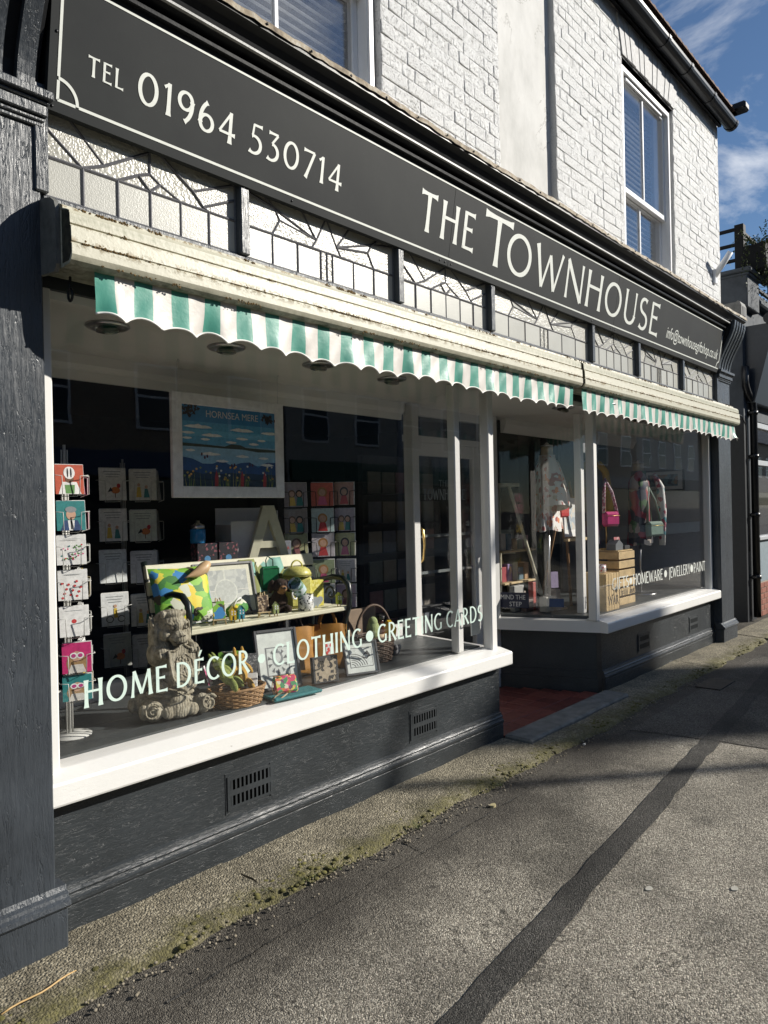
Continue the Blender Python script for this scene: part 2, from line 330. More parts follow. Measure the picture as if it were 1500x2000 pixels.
# ------------------------------------------------------------------ lettering: flared strokes
def arc(cx, cy, rx, ry, a0, a1, n=14): return [(cx+rx*math.cos(R(a0+(a1-a0)*i/n)), cy+ry*math.sin(R(a0+(a1-a0)*i/n))) for i in range(n+1)]
def ln(*p):
    o = []
    for (a, b), (c, d) in zip(p[:-1], p[1:]): o += [(a+(c-a)*t, b+(d-b)*t) for t in (0, .12, .35, .65, .88)]
    return o + [p[-1]]
TK, TN = .135, .085
def fl(pts, w, e0=1.45, e1=1.45):
    n = len(pts); return pts, [w*(e0 if i == 0 else (1+(e0-1)*.3 if i == 1 else (e1 if i == n-1 else (1+(e1-1)*.3 if i == n-2 else 1)))) for i in range(n)]
def glyph(c):
    k, t = TK, TN
    g = {
     'T': (.62, [fl(ln((.31, 0), (.31, .96)), k), fl(ln((.0, .955), (.62, .955)), t, 1.9, 1.9)]),
     'E': (.50, [fl(ln((.08, 0), (.08, 1)), k, 1.1, 1.1), fl(ln((.05, .965), (.48, .965)), t, 1, 2.0), fl(ln((.05, .55), (.40, .55)), t, 1, 1.7), fl(ln((.05, .035), (.50, .035)), t, 1, 2.0)]),
     'F': (.48, [fl(ln((.08, 0), (.08, 1)), k, 1.4, 1.1), fl(ln((.05, .965), (.48, .965)), t, 1, 2.0), fl(ln((.05, .52), (.40, .52)), t, 1, 1.7)]),
     'L': (.48, [fl(ln((.08, 0), (.08, 1)), k, 1.1, 1.5), fl(ln((.05, .035), (.48, .035)), t, 1, 2.0)]),
     'H': (.70, [fl(ln((.08, 0), (.08, 1)), k), fl(ln((.62, 0), (.62, 1)), k), (ln((.08, .58), (.62, .58)), [t]*6)]),
     'I': (.20, [fl(ln((.10, 0), (.10, 1)), k)]),
     'N': (.72, [fl(ln((.07, 0), (.07, 1)), t*1.1), fl(ln((.05, .99), (.65, .01)), k*1.1, 1, 1), fl(ln((.65, 0), (.65, 1)), t*1.1)]),
     'M': (.90, [fl(ln((.07, 0), (.14, .99)), t*1.1, 1.6, 1), fl(ln((.14, .99), (.45, .10)), k, 1, 1), fl(ln((.45, .10), (.76, .99)), t, 1, 1), fl(ln((.76, .99), (.83, 0)), k, 1, 1.5)]),
     'W': (.98, [fl(ln((.03, 1), (.27, .01)), k, 1.4, 1), fl(ln((.27, .01), (.49, .85)), t, 1, 1), fl(ln((.49, .85), (.71, .01)), k, 1, 1), fl(ln((.71, .01), (.95, 1)), t, 1, 1.5)]),
     'A': (.74, [fl(ln((.03, 0), (.36, .98)), t*1.05, 1.7, 1), fl(ln((.36, .99), (.70, 0)), k, 1, 1.4), (ln((.16, .32), (.58, .32)), [t]*6)]),
     'Y': (.66, [fl(ln((.33, 0), (.33, .48)), k, 1.4, 1), fl(ln((.03, 1), (.33, .46)), k, 1.4, 1), fl(ln((.33, .46), (.63, 1)), t, 1, 1.6)]),
     'V': (.66, [fl(ln((.03, 1), (.33, .01)), k, 1.4, 1), fl(ln((.33, .01), (.63, 1)), t, 1, 1.5)]),
     'U': (.66, [(ln((.09, 1), (.09, .30))[:-1]+arc(.33, .30, .24, .26, 180, 360), None), fl(ln((.57, .28), (.57, 1)), t*1.1, 1, 1.6)]),
     'J': (.34, [(ln((.22, 1), (.22, .10))[:-1]+arc(.08, .08, .14, .22, 0, -80, 6), None)]),
     'O': (.80, [(arc(.40, .50, .345, .445, 90, 450, 36), 'O')]),
     '0': (.66, [(arc(.33, .50, .265, .445, 90, 450, 32), 'O')]),
     'Q': (.80, [(arc(.40, .50, .345, .445, 90, 450, 36), 'O')]),
     'C': (.68, [(arc(.42, .50, .355, .445, 50, 310, 24), 'O')]),
     'G': (.74, [(arc(.42, .50, .355, .445, 52, 318, 24), 'O'), fl(ln((.66, .08), (.66, .44)), k*.9, 1, 1.3)]),
     'D': (.74, [fl(ln((.09, 0), (.09, 1)), k, 1, 1), ([(.05, .962), (.22, .962)]+arc(.24, .50, .42, .462, 88, -88, 20)+[(.22, .038), (.05, .038)], 'D')]),
     'P': (.54, [fl(ln((.09, 0), (.09, 1)), k, 1.5, 1), ([(.05, .962), (.2, .962)]+arc(.20, .71, .27, .25, 88, -88, 14)+[(.2, .46), (.05, .46)], 'D')]),
     'R': (.62, [fl(ln((.09, 0), (.09, 1)), k, 1.5, 1), ([(.05, .962), (.2, .962)]+arc(.20, .73, .27, .23, 88, -88, 14)+[(.2, .50), (.05, .50)], 'D'), fl(ln((.24, .50), (.60, .0)), k, 1, 1.3)]),
     'S': (.50, [(arc(.25, .74, .19, .215, 45, 262, 14)+arc(.24, .27, .21, .235, 80, -140, 16), 'S')]),
     '1': (.30, [fl(ln((.18, 0), (.18, .98)), k, 1.5, 1), fl(ln((.19, .96), (.02, .82)), t, 1, 1.3)]),
     '9': (.58, [(arc(.28, .68, .225, .265, 90, 450, 26), 'O'), (arc(.05, .62, .46, .66, 8, -62, 10), None)]),
     '6': (.58, [(arc(.29, .30, .225, .255, 90, 450, 26), 'O'), (arc(.52, .36, .46, .66, 188, 118, 10), None)]),
     '4': (.64, [fl(ln((.44, -.04), (.44, .98)), k, 1.5, 1), (ln((.44, .96), (.03, .27)), [t]*6), fl(ln((.03, .27), (.63, .27)), t, 1, 1.8)]),
     '5': (.50, [fl(ln((.14, .96), (.46, .97)), t, 1, 1.8), (ln((.15, .98), (.11, .58)), [t]*6), (arc(.17, .30, .26, .29, 110, -128, 18), 'S')]),
     '3': (.50, [fl(ln((.06, .96), (.43, .96)), t, 1.8, 1), (ln((.42, .95), (.20, .60)), [t]*6), (arc(.19, .31, .25, .28, 88, -128, 18), 'S')]),
     '7': (.52, [fl(ln((.02, .95), (.49, .95)), t, 1.8, 1), fl(ln((.48, .95), (.15, -.04)), k*.9, 1, 1.5)]),
     '.': (.22, [(arc(.11, .48, .055, .07, 90, 450, 12), 'F')]),
     ' ': (.34, [])}
    return g[c]
def stroke_w(pts, mode):
    n = len(pts); ws = []
    for i, p in enumerate(pts):
        a = pts[max(0, i-1)]; b = pts[min(n-1, i+1)]; dx, dy = b[0]-a[0], b[1]-a[1]; l = math.hypot(dx, dy) or 1
        ver = abs(dy)/l; ws.append(TN + (TK-TN)*ver)
    if mode == 'S' or (mode is None) or mode == 'C':
        ws[0] *= 1.5; ws[-1] *= 1.5
    return ws
def letters(text, x0, x1, z0, h, fr, mat, parent, depth=.0015, name='letter', gap=.16, accent=None):
    """lay text between x0 and x1 (metres along u); fr(u, v, d) gives the point on the surface"""
    adv = [glyph(c)[0] for c in text]; tot = sum(adv)+gap*(len(text)-1); s = (x1-x0)/tot; u = x0
    for c, a in zip(text, adv):
        mb = MB()
        for si, (pts, wsr) in enumerate(glyph(c)[1]):
            if c == '.': pts = [(.11+.0, .48)]; 
            d = depth + si*.00025
            if c == '.':
                ring = arc(.11, .48, .10, .10*s/h, 0, 360, 16)[:-1]; vs = [fr(u+p[0]*s, z0+p[1]*h, d) for p in ring]; mb.add(vs, [tuple(range(len(vs)))]); continue
            ws = wsr if isinstance(wsr, list) else stroke_w(pts, wsr)
            closed = wsr == 'O' and c in 'O0Q69' 
            if wsr == 'O' and not closed: ws[0] *= 1.35; ws[-1] *= 1.35
            n = len(pts); Lp = []; Rp = []
            for i, p in enumerate(pts):
                if closed: a_, b_ = pts[(i-1) % (n-1)], pts[(i+1) % (n-1)]
                else: a_, b_ = pts[max(0, i-1)], pts[min(n-1, i+1)]
                # direction in metres so stroke widths stay even when letters are condensed
                dx, dy = (b_[0]-a_[0])*s, (b_[1]-a_[1])*h; l = math.hypot(dx, dy) or 1; nx, ny = -dy/l, dx/l; hw = ws[i]*h*.5*min(1.0, .55+.45*s/h*1.0)
                Lp.append(fr(u+p[0]*s+nx*hw, z0+p[1]*h+ny*hw, d)); Rp.append(fr(u+p[0]*s-nx*hw, z0+p[1]*h-ny*hw, d))
            vs = Lp+Rp; mb.add(vs, [(i, i+1, n+i+1, n+i) for i in range(n-1)])
        if c == 'E' and accent:
            vs = [fr(u+p[0]*s, z0+p[1]*h, depth) for p in ((.20, 1.10), (.29, 1.10), (.42, 1.34), (.30, 1.34))]; mb.add(vs, [(0, 1, 2, 3)]); accent = None
        if mb.v:
            # thickness so that a letter is a thin solid piece
            o = mb.build(name, mat, parent)
        u += (a+gap)*s
def text_mb(s, size, shear=0.0):
    """plain sans text as flat polygons in x, y"""
    cu = bpy.data.curves.new('t', 'FONT'); cu.body = s; cu.size = size; cu.shear = shear; cu.resolution_u = 3
    o = bpy.data.objects.new('t', cu); COL.objects.link(o); dg = bpy.context.evaluated_depsgraph_get(); dg.update()
    me = bpy.data.meshes.new_from_object(o.evaluated_get(dg)); vs = [v.co.copy() for v in me.vertices]; fs = [tuple(p.vertices) for p in me.polygons]
    bpy.data.objects.remove(o); bpy.data.curves.remove(cu); bpy.data.meshes.remove(me); return vs, fs
def text_fit(s, x0, x1, z0, h, fr, mat, parent, name, d=.0015, shear=0.0, mirror=False):
    vs, fs = text_mb(s, 1.0, shear); a = min(v.x for v in vs); b = max(v.x for v in vs); sy = h/.72
    mb = MB(); mb.add([fr(x0+((b-v.x) if mirror else (v.x-a))/(b-a)*(x1-x0), z0+v.y*sy, d) for v in vs], fs); return mb.build(name, mat, parent)

# ================================================================== GROUND
def sheet(name, x0, x1, y0, y1, z, mat, label=None):
    return struct(MB().add([(x0, y0, z), (x1, y0, z), (x1, y1, z), (x0, y1, z)], [(0, 1, 2, 3)]).build(name, mat), label)
M_ROAD = m_asphalt('road asphalt', (.03, .03, .03), (.08, .078, .075), (.16, .155, .15))
sheet('ground', -400, 400, -400, 400, -.14, M_ROAD)
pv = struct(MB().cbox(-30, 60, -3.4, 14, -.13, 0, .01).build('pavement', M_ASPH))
M_KERB = plain('granite kerb', (.30, .29, .27), .8, .25, 30, bmp=.4)
kb = world_thing('kerb', 'grey granite kerb along the edge of the asphalt pavement', 'kerb', (0, -3.4, -.13)); kb['kind'] = 'structure'
for i in range(-4, 20): MB().cbox(i*.915, i*.915+.905, -3.56, -3.405, -.13, .004, .012).build('kerb_stone', M_KERB, kb)
def ribbon(name, a, b, w0, z, mat, seed):
    rnd = random.Random(seed); mb = MB(); n = 60; vs = []; d = (Vector(b)-Vector(a)); nrm = Vector((-d.y, d.x, 0)).normalized()
    for i in range(n+1):
        p = Vector(a)+d*(i/n); vs += [p+nrm*(w0/2+rnd.uniform(-.007, .007))+Vector((0, 0, z)), p-nrm*(w0/2+rnd.uniform(-.008, .008))+Vector((0, 0, z))]
    mb.add(vs, [(2*i, 2*i+1, 2*i+3, 2*i+2) for i in range(n)]); return struct(mb.build(name, mat))
struct(MB().add([(4.72, -.52, .004), (4.83, -1.08, .004), (5.0, -3.3, .004), (14, -3.3, .004), (14, -.50, .004)], [(0, 1, 2, 3, 4)]).build('asphalt_patch', M_ASPH2), 'darker asphalt patch in front of the far window')
ribbon('trench_repair', (.2, -1.445, 0), (8.2, -.70, 0), .108, .008, M_TRENCH, 3)
for k, (a, b, w_) in enumerate((((1.2, -.56, 0), (4.72, -.53, 0), .009), ((2.50, -.39, 0), (2.47, -.56, 0), .008), ((3.42, -.40, 0), (3.40, -.55, 0), .008), ((4.40, -.40, 0), (4.42, -.53, 0), .008))): ribbon('asphalt_joint', a, b, w_*.5, .0045+.0005*k, M_TRENCH, 20+k)
# concrete edging along the shopfront, in pieces with open cracks
def slab_grid(x0, x1, y0, y1, zt, seed, rough=.008, outer=.03):
    rnd = random.Random(seed); mb = MB(); nx = max(4, int((x1-x0)/.05)); ny = 9; vs = []
    ph = [rnd.uniform(0, 6) for _ in range(6)]
    for i in range(nx+1):
        x = x0+(x1-x0)*i/nx; ye = y0+outer*(math.sin(x*5+ph[0])*.4+math.sin(x*13+ph[1])*.3+rnd.uniform(-.3, .3))
        for j in range(ny+1):
            t = j/ny; y = ye+(y1-ye)*t; e = 0 if 0 < t else -.030
            z = zt + rough*(math.sin(x*9+y*7+ph[2])*.4+rnd.uniform(-.45, .45)*(1-.6*t)) - .016*(1-t)**2 + e
            vs.append((x + (rnd.uniform(-.008, .008) if i in (0, nx) and 0 < j < ny else 0), y, z))
    mb.add(vs, [(i*(ny+1)+j, (i+1)*(ny+1)+j, (i+1)*(ny+1)+j+1, i*(ny+1)+j+1) for i in range(nx) for j in range(ny)], True)
    for i in (0, nx):   # sides down
        b = [vs[i*(ny+1)+j] for j in range(ny+1)]; mb.add(b+[(p[0], p[1], -.02) for p in b], [(j, j+1, ny+2+j, ny+1+j) for j in range(ny)])
    return mb
ed = world_thing('concrete_edging', 'mossy concrete edging strip below the grey stallrisers', 'edging', (4, -.2, 0)); ed['kind'] = 'structure'
for k, (a, b) in enumerate(((-2.0, -.35), (-.34, 1.800), (1.807, 3.975), (5.47, 6.92), (6.93, 8.75), (8.76, 11.5))):
    slab_grid(a, b, -.385, .03, .034, k).build('edging_slab', M_MOSS, ed)
M_STONE = plain('worn threshold stone', (.20, .195, .175), .85, .3, 14, bmp=.5, bscale=90)
th = struct(MB().cbox(3.985, 5.46, -.20, .0, .0, .052, .012).build('threshold_stone', M_STONE))
slab_grid(3.985, 5.46, -.40, -.203, .030, 31).build('edging_slab', M_MOSS, ed)
# loose stones on the edging: uncountable grit
mb = MB(); rnd = random.Random(5); M_GRIT = plain('loose grit', (.22, .19, .14), .9, .5, 60)
for _ in range(620):
    x = rnd.uniform(.8, 6.5); y = -.40+rnd.gauss(0, .035); r = rnd.uniform(.003, .0085)
    mb.ell((x, y, .008+r*.4), (r, r*rnd.uniform(.6, 1), r*.6), 5, 4)
g = mb.build('loose_grit', M_GRIT, kind='stuff'); g['label'] = 'loose grit and gravel along the mossy edging'
# raised moss cushions on the outer half of the edging
mb = MB(); rnd2 = random.Random(8)
for _ in range(1500):
    x = rnd2.uniform(.6, 9.0); y = -.30+rnd2.gauss(0, .06)
    if (3.97 < x < 5.47 and y > -.21) or y > -.05 or y < -.40: continue
    if math.sin(x*4.1)+math.sin(x*9.7+1)+rnd2.gauss(0, .8) < .2: continue
    r = rnd2.uniform(.005, .015); mb.ell((x, y, .022), (r, r*rnd2.uniform(.6, 1.2), r*.45), 7, 5)
g = mb.build('moss_cushions', plain('moss cushion', (.115, .105, .032), .95, .5, 45, bmp=.9, bscale=160), kind='stuff'); g['label'] = 'low cushions of moss scattered over the concrete edging'
# grass and weed tufts in the crack
mb = MB(); M_TUFT = plain('weed leaves', (.07, .085, .022), .7, .3)
for cx, cy in [(GZ(604, 1722).x, -.36), (1.80, -.10), (2.62, -.39), (3.3, -.40), (1.79, -.30), (2.1, -.385)]:
    for _ in range(26):
        a = rnd.uniform(0, 6.28); l = rnd.uniform(.012, .035); b = Vector((cx+rnd.gauss(0, .02), cy+rnd.gauss(0, .012), .02)); t = b+Vector((math.cos(a)*l, math.sin(a)*l, l*rnd.uniform(.2, .9))); s_ = Vector((-math.sin(a), math.cos(a), 0))*.0022
        mb.add([b-s_, b+s_, t], [(0, 1, 2)])
g = mb.build('weed_tufts', M_TUFT, kind='stuff'); g['label'] = 'tiny weeds sprouting from cracks in the concrete edging'
def m_plate():
    return plain('rusty iron cover', (.035, .031, .027), .75, .5, 30, bmp=.6, bscale=60, spec=.2)
tag(MB().cbox(6.15, 6.55, -.66, -.46, .004, .012, .003).build('inspection_cover', m_plate()), 'small iron utility cover set in the dark asphalt', 'cover')
for nm, px, py, lab in (('pebble', 835, 1573, 'white pebble lying where moss meets asphalt below the vent'), ('pebble', 1141, 1452, 'pale pebble lying in front of the threshold stone')):
    p = GZ(px, py, .02); tag(MB().ell((p.x, p.y, .015), (.012, .009, .007), 9, 6).build(nm, C('white pebble', (.62, .6, .55))), lab, 'pebble')
for px, py, c, lab in ((963, 1576, (.42, .36, .2), 'yellowed fallen leaf lying on the dark trench repair'), (1268, 1737, (.40, .38, .33), 'pale flattened gum spot nearest the trench repair'), (1435, 1737, (.40, .38, .33), 'pale flattened gum spot nearest the right edge of the pavement')):
    p = GZ(px, py, 0); mb = MB(); mb.prism([(p.x+.019*math.cos(a)*(1+.15*math.sin(3*a)), p.y+.013*math.sin(a)) for a in [i*math.pi/7 for i in range(14)]], 'z', .001, .0045 if 'gum' in lab else .0125)
    tag(mb.build('fallen_leaf' if 'leaf' in lab else 'gum_spot', C(lab[:14], c)), lab, 'leaf' if 'leaf' in lab else 'gum spot')
# stick on the ground at the far left
p0, p1 = GZ(2, 1990, .03), GZ(150, 1903, .03)
tag(MB().tube([p0+(p1-p0)*t+Vector((0, .006*math.sin(t*9), .012)) for t in [i/8 for i in range(9)]], [.003]*8+[.0015], 6).build('twig', C('dry straw', (.50, .33, .14))), 'thin dry straw twig lying on concrete beside the plinth', 'twig')

# ================================================================== SHOP BUILDING (upper wall, roof, room behind the windows)
WY = .10
bld = world_thing('shop_building', 'white painted brick building with sash windows above the grey shopfront', 'building', (5, WY, 0))
WX0, WX1, WZ0, WZ1 = -.6, 8.9, 3.45, 5.95
WIN = [(1.72, 3.04, 3.45, 5.46), (6.27, 7.48, 3.45, 5.50)]
REC = (4.25, 5.04)
wallmb = MB()
for a, b in ((WX0, 1.72), (3.04, REC[0]), (REC[1], 6.27), (7.48, WX1)): wallmb.box(a, b, WY+.0015, WY+.24, WZ0, WZ1)
wallmb.box(1.72, 3.04, WY+.006, WY+.24, 5.46, WZ1); wallmb.box(6.27, 7.48, WY+.006, WY+.24, 5.50, WZ1)
wallmb.box(WX1-.24, WX1, WY+.24, 9, 0, WZ1)
wall = wallmb.build('brick_wall', M_MORT, bld)
MB().box(REC[0]+.001, REC[1]-.001, WY+.05, WY+.235, WZ0, WZ1).build('rendered_recess', M_REND, bld)
# bricks
BH, BJ = .0805, .0045
def brick_mesh(w, seed):
    rnd = random.Random(seed); b = .005; bm = bmesh.new(); h = BH-BJ
    for x, dx in ((0, b), (w, -b)):
        for z, dz in ((0, b), (h, -b)):
            j = lambda s_: rnd.uniform(-s_, s_)
            bm.verts.new((x+dx*1.5+j(.004), -.002+j(.0026), z+dz*1.5+j(.003))); bm.verts.new((x+j(.0015), .0, z+dz)); bm.verts.new((x+dx, .0, z+j(.0015))); bm.verts.new((x+dx*.3, .012, z+dz*.3))
    bmesh.ops.convex_hull(bm, input=bm.verts[:]); me = bpy.data.meshes.new('brick'); bm.to_mesh(me); bm.free(); me.materials.append(M_BRICK); return me
BM = {}
for key, wdt in (('s', .228-BJ), ('h', .112-BJ), ('q', .07-BJ)): BM[key] = [brick_mesh(wdt, hash(key) % 97+i) for i in range(6)]
BW = {'s': .228, 'h': .112, 'q': .07}
bl = []
rnd = random.Random(11)
for row in range(int((WZ1-WZ0)/BH)):
    z = WZ0+row*BH
    for a, b in ((3.04, REC[0]), (REC[1], 6.27), (7.48, WX1), (6.27, 7.48)):
        if a == 6.27 and b == 7.48 and z < 5.84: continue
        x = a+.002; k = row % 2
        if row % 4 == 3: seq = ['h']
        else: seq = ['s']
        if row % 2: bl.append((x, z, 'h' if row % 4 == 1 else 'q')); x += BW['h' if row % 4 == 1 else 'q']
        i = 0
        while True:
            t = 'h' if (row % 4 == 3 or (i % 4 == 3)) else 's'; i += 1
            if x+BW[t] > b: t = 'h' if x+BW['h'] <= b else ('q' if x+BW['q'] <= b else None)
            if t is None: break
            bl.append((x, z, t)); x += BW[t]
bl.sort(key=lambda q: (Vector((q[0], WY, q[1]))-CAM_P).length / (1.3 if q[2] == 's' else 1))
rest = MB().m(M_BRICK)
for i, (x, z, t) in enumerate(bl):
    me = BM[t][rnd.randrange(6)]; dy = rnd.uniform(-.004, .003)
    if i < 290:
        o = bpy.data.objects.new('brick', me); COL.objects.link(o); put(o, Vector((x, WY+dy, z)), wall)
    else: rest.add([v.co+Vector((x, WY+dy, z)) for v in me.vertices], [tuple(p.vertices) for p in me.polygons])
rest.build('brick', None, wall, 'stuff')
# flat arch over the far window
M_ARCH = plain('grey painted arch bricks', (.42, .42, .42), .7, .2, 30, bmp=.6)
ar = MB().box(6.20, 7.62, WY+.0, WY+.22, 5.50, 5.515).build('window_arch', M_DGREY, bld)
for i in range(13):
    u0, u1 = i/13, (i+1)/13; b0, b1 = 6.26+u0*1.24, 6.26+u1*1.24; t0, t1 = 6.16+u0*1.46, 6.16+u1*1.46
    MB().prism([(b0+.004, 5.515), (b1-.004, 5.515), (t1-.005, 5.835), (t0+.005, 5.835)], 'y', WY-.014-.004*(i % 3), WY+.02).build('brick', M_ARCH, ar)
# reveals
# sash windows
M_BLIND = plain('white blind slat', (.62, .64, .66), .5)
M_VOID = plain('unlit room', (.02, .022, .026), .8)
def sash(x0, x1, z0, z1, nm_lab):
    w = MB().box(x0, x0+.055, WY+.035, WY+.17, z0, z1).box(x1-.055, x1, WY+.035, WY+.17, z0, z1).box(x0+.055, x1-.055, WY+.035, WY+.17, z1-.05, z1).build('sash_window', M_UPVC, bld)
    MB().box(x0+.02, x0+.05, WY+.020, WY+.035, z0, z1-.02).box(x1-.05, x1-.02, WY+.020, WY+.035, z0, z1-.02).box(x0+.05, x1-.05, WY+.020, WY+.035, z1-.06, z1-.02).build('frame', M_UPVC, w)
    zm = z0+(z1-z0)*.46; xm = (x0+x1)/2
    for (a, b, yo) in ((z0, zm+.02, .105), (zm-.02, z1-.05, .060)):
        MB().cbox(x0+.055, x0+.10, WY+yo, WY+yo+.04, a, b).cbox(x1-.10, x1-.055, WY+yo, WY+yo+.04, a, b).cbox(x0+.1, x1-.1, WY+yo, WY+yo+.04, b-.05, b).cbox(x0+.1, x1-.1, WY+yo, WY+yo+.04, a, a+.05).build('sash', M_UPVC, w)
        MB().cbox(xm-.014, xm+.014, WY+yo+.004, WY+yo+.034, a+.05, b-.05).build('glazing_bar', M_UPVC, w)
        for p, q in ((x0+.1, xm-.014), (xm+.014, x1-.1)): MB().box(p, q, WY+yo+.014, WY+yo+.02, a+.05, b-.05).build('pane', M_GLASS2, w)
    MB().cbox(x0+.16, x1-.16, WY+.040, WY+.058, z1-.095, z1-.062, .004).build('trickle_vent', M_UPVC, w)
    MB().cbox(x0, x1, WY-.03, WY+.12, z0+.30, z0+.335, .006).build('sill', M_UPVC, w)
    zz = z0+.4
    while zz < z1-.1:
        mb2 = MB(); mb2.add([(x0+.06, WY+.19, zz), (x1-.06, WY+.19, zz), (x1-.06, WY+.225, zz+.012), (x0+.06, WY+.225, zz+.012)], [(0, 1, 2, 3)]); mb2.build('blind_slat', M_BLIND, w); zz += .052
    mb2 = MB()
    mb2.add([(x0-.3, WY+.26, z0-.2), (x1+.3, WY+.26, z0-.2), (x1+.3, 2.5, z0-.2), (x0-.3, 2.5, z0-.2), (x0-.3, WY+.26, z1+.2), (x1+.3, WY+.26, z1+.2), (x1+.3, 2.5, z1+.2), (x0-.3, 2.5, z1+.2)], [(0, 1, 2, 3), (7, 6, 5, 4), (3, 2, 6, 7), (1, 5, 6, 2), (0, 3, 7, 4)]); mb2.build('room_behind', M_VOID, w)
sash(1.74, 3.02, 3.46, 5.44, ''); sash(6.29, 7.46, 3.46, 5.48, '')
# eaves, gutter, roof
gt = MB()
pr = [(.055+.075*math.cos(a)-.075, 5.905+.078*math.sin(a)) for a in [R(180+180*i/10) for i in range(11)]]
pr2 = [(.055+.068*math.cos(a)-.075, 5.905+.07*math.sin(a)) for a in [R(360-180*i/10) for i in range(11)]]
M_GUT = plain('black plastic gutter', (.010, .011, .013), .3, .2)
gt.prism(pr+pr2, 'x', 1.0, 9.02, smooth=False); gut = gt.build('gutter', M_GUT, bld)
for x in (3.9, 4.9, 5.9, 6.9, 7.5, 8.2, 8.97):
    q1 = [(.055+.081*math.cos(a)-.075, 5.905+.084*math.sin(a)) for a in [R(178+184*i/10) for i in range(11)]]; q2 = [(.055+.0765*math.cos(a)-.075, 5.905+.0795*math.sin(a)) for a in [R(362-184*i/10) for i in range(11)]]
    MB().prism(q1+q2, 'x', x, x+.05).build('gutter_bracket', M_GUT, gut)
MB().box(-.6, 8.90, WY-.045, WY-.012, 5.86, 5.97).build('fascia_board', M_BLACK, bld)
M_TILE = plain('clay roof tile', (.16, .09, .06), .85, .3, 20, bmp=.4)
rf = MB().add([(-.6, -.04, 5.99), (9.0, -.04, 5.99), (9.0, 5.5, 9.2), (-.6, 5.5, 9.2)], [(0, 1, 2, 3)]).add([(9.0, -.04, 5.99), (9.0, 9, 5.99), (9.0, 5.5, 9.2)], [(0, 1, 2)]).build('roof', M_TILE, bld)
for i in range(34):
    x = 3.6+i*.16; MB().prism([(x, 6.0), (x+.15, 6.0), (x+.15, 6.016), (x+.11, 6.03), (x+.05, 6.012), (x, 6.02)], 'y', -.085, .2).build('roof_tile', M_TILE, rf)
MB().cbox(8.92, 9.08, -.20, .12, 6.0, 6.09, .02).build('verge_cap', M_BLACK, rf)
MB().box(-.6, .555, .0, .24, -.02, 3.45).build('plain_pier', M_PIL, bld); MB().box(-.6, -.36, .24, 9, 0, 5.95).build('gable_wall', M_REND, bld)
# room behind the shopfront
room = MB()
X0, X1, Y1, ZC = .5, 8.6, 6.0, 2.75
room.add([(X0, .9, 0.02), (X1, .9, 0.02), (X1, Y1, 0.02), (X0, Y1, 0.02), (X0, .9, ZC), (X1, .9, ZC), (X1, Y1, ZC), (X0, Y1, ZC)], [(0, 1, 2, 3), (7, 6, 5, 4), (3, 2, 6, 7), (1, 5, 6, 2), (4, 0, 3, 7)])
MB.build(room, 'interior_wall', M_DARK, bld)
MB().box(.5, .52, .06, .9, 0, 2.75).build('interior_wall', M_DARK, bld)

# ================================================================== SHOPFRONT
SF = world_thing('shopfront', 'dark grey Victorian timber shopfront with two display windows and recessed doorway', 'shopfront', (4.65, 0, 0))
ZS, FL = 2.285, .62      # soffit and display floor heights
LB, RB = (3.98, 4.10), (5.48, 5.15)   # lobby corners: front (y=0) and back (y=.8)
# stallrisers
def riser(x0, x1, nm):
    r = MB().box(x0, x1, .028, .07, .0, .50).build('stallriser', M_RISER, SF)
    MB().cbox(x0, x1, .0, .028, -.02, .125, .004).build('base_board', M_RISER, r)
    prof = [(.028, .125), (.0, .125), (-.004, .133), (-.004, .145), (.004, .150), (.008, .160), (.005, .168), (.012, .176), (.016, .190), (.028, .196)]
    MB().prism(prof, 'x', x0, x1).build('moulding', M_RISER, r); return r
rl = riser(1.09, 3.985, ''); rr_ = riser(5.475, 8.2, '')
def ret_wall(a, b, sgn):
    # sgn +1: visible face towards -x (right riser), -1 towards +x (left riser)
    d = Vector((b-a, .8, 0)); L_ = d.length; u = d.normalized(); nrm = Vector((-u.y, u.x, 0))*(1 if sgn > 0 else -1)
    def P(t, o, z): return Vector((a, .03, 0))+u*t+nrm*o+Vector((0, 0, z))
    mb3 = MB()
    for (o0, o1, z0, z1) in ((-.04, 0, 0, .50), (0, .02, 0, .125), (0, .012, .125, .185)):
        mb3.add([P(t, o, z) for t in (0, L_) for o in (o0, o1) for z in (z0, z1)], [(0,1,3,2),(4,6,7,5),(0,4,5,1),(2,3,7,6),(0,2,6,4),(1,5,7,3)])
    mb3.build('return_riser', M_RISER, SF)
    mb3 = MB()
    mb3.add([P(t, o, z) for t in (0.0, L_) for o in (-.10, .085) for z in (.505, .595)], [(0,1,3,2),(4,6,7,5),(0,4,5,1),(2,3,7,6),(0,2,6,4),(1,5,7,3)]); mb3.build('return_sill', M_WHITE, SF)
    return P, L_
PL, LL = ret_wall(LB[0]-.03, LB[1]-.03, -1); PR, LR = ret_wall(RB[0]+.03, RB[1]+.03, 1)
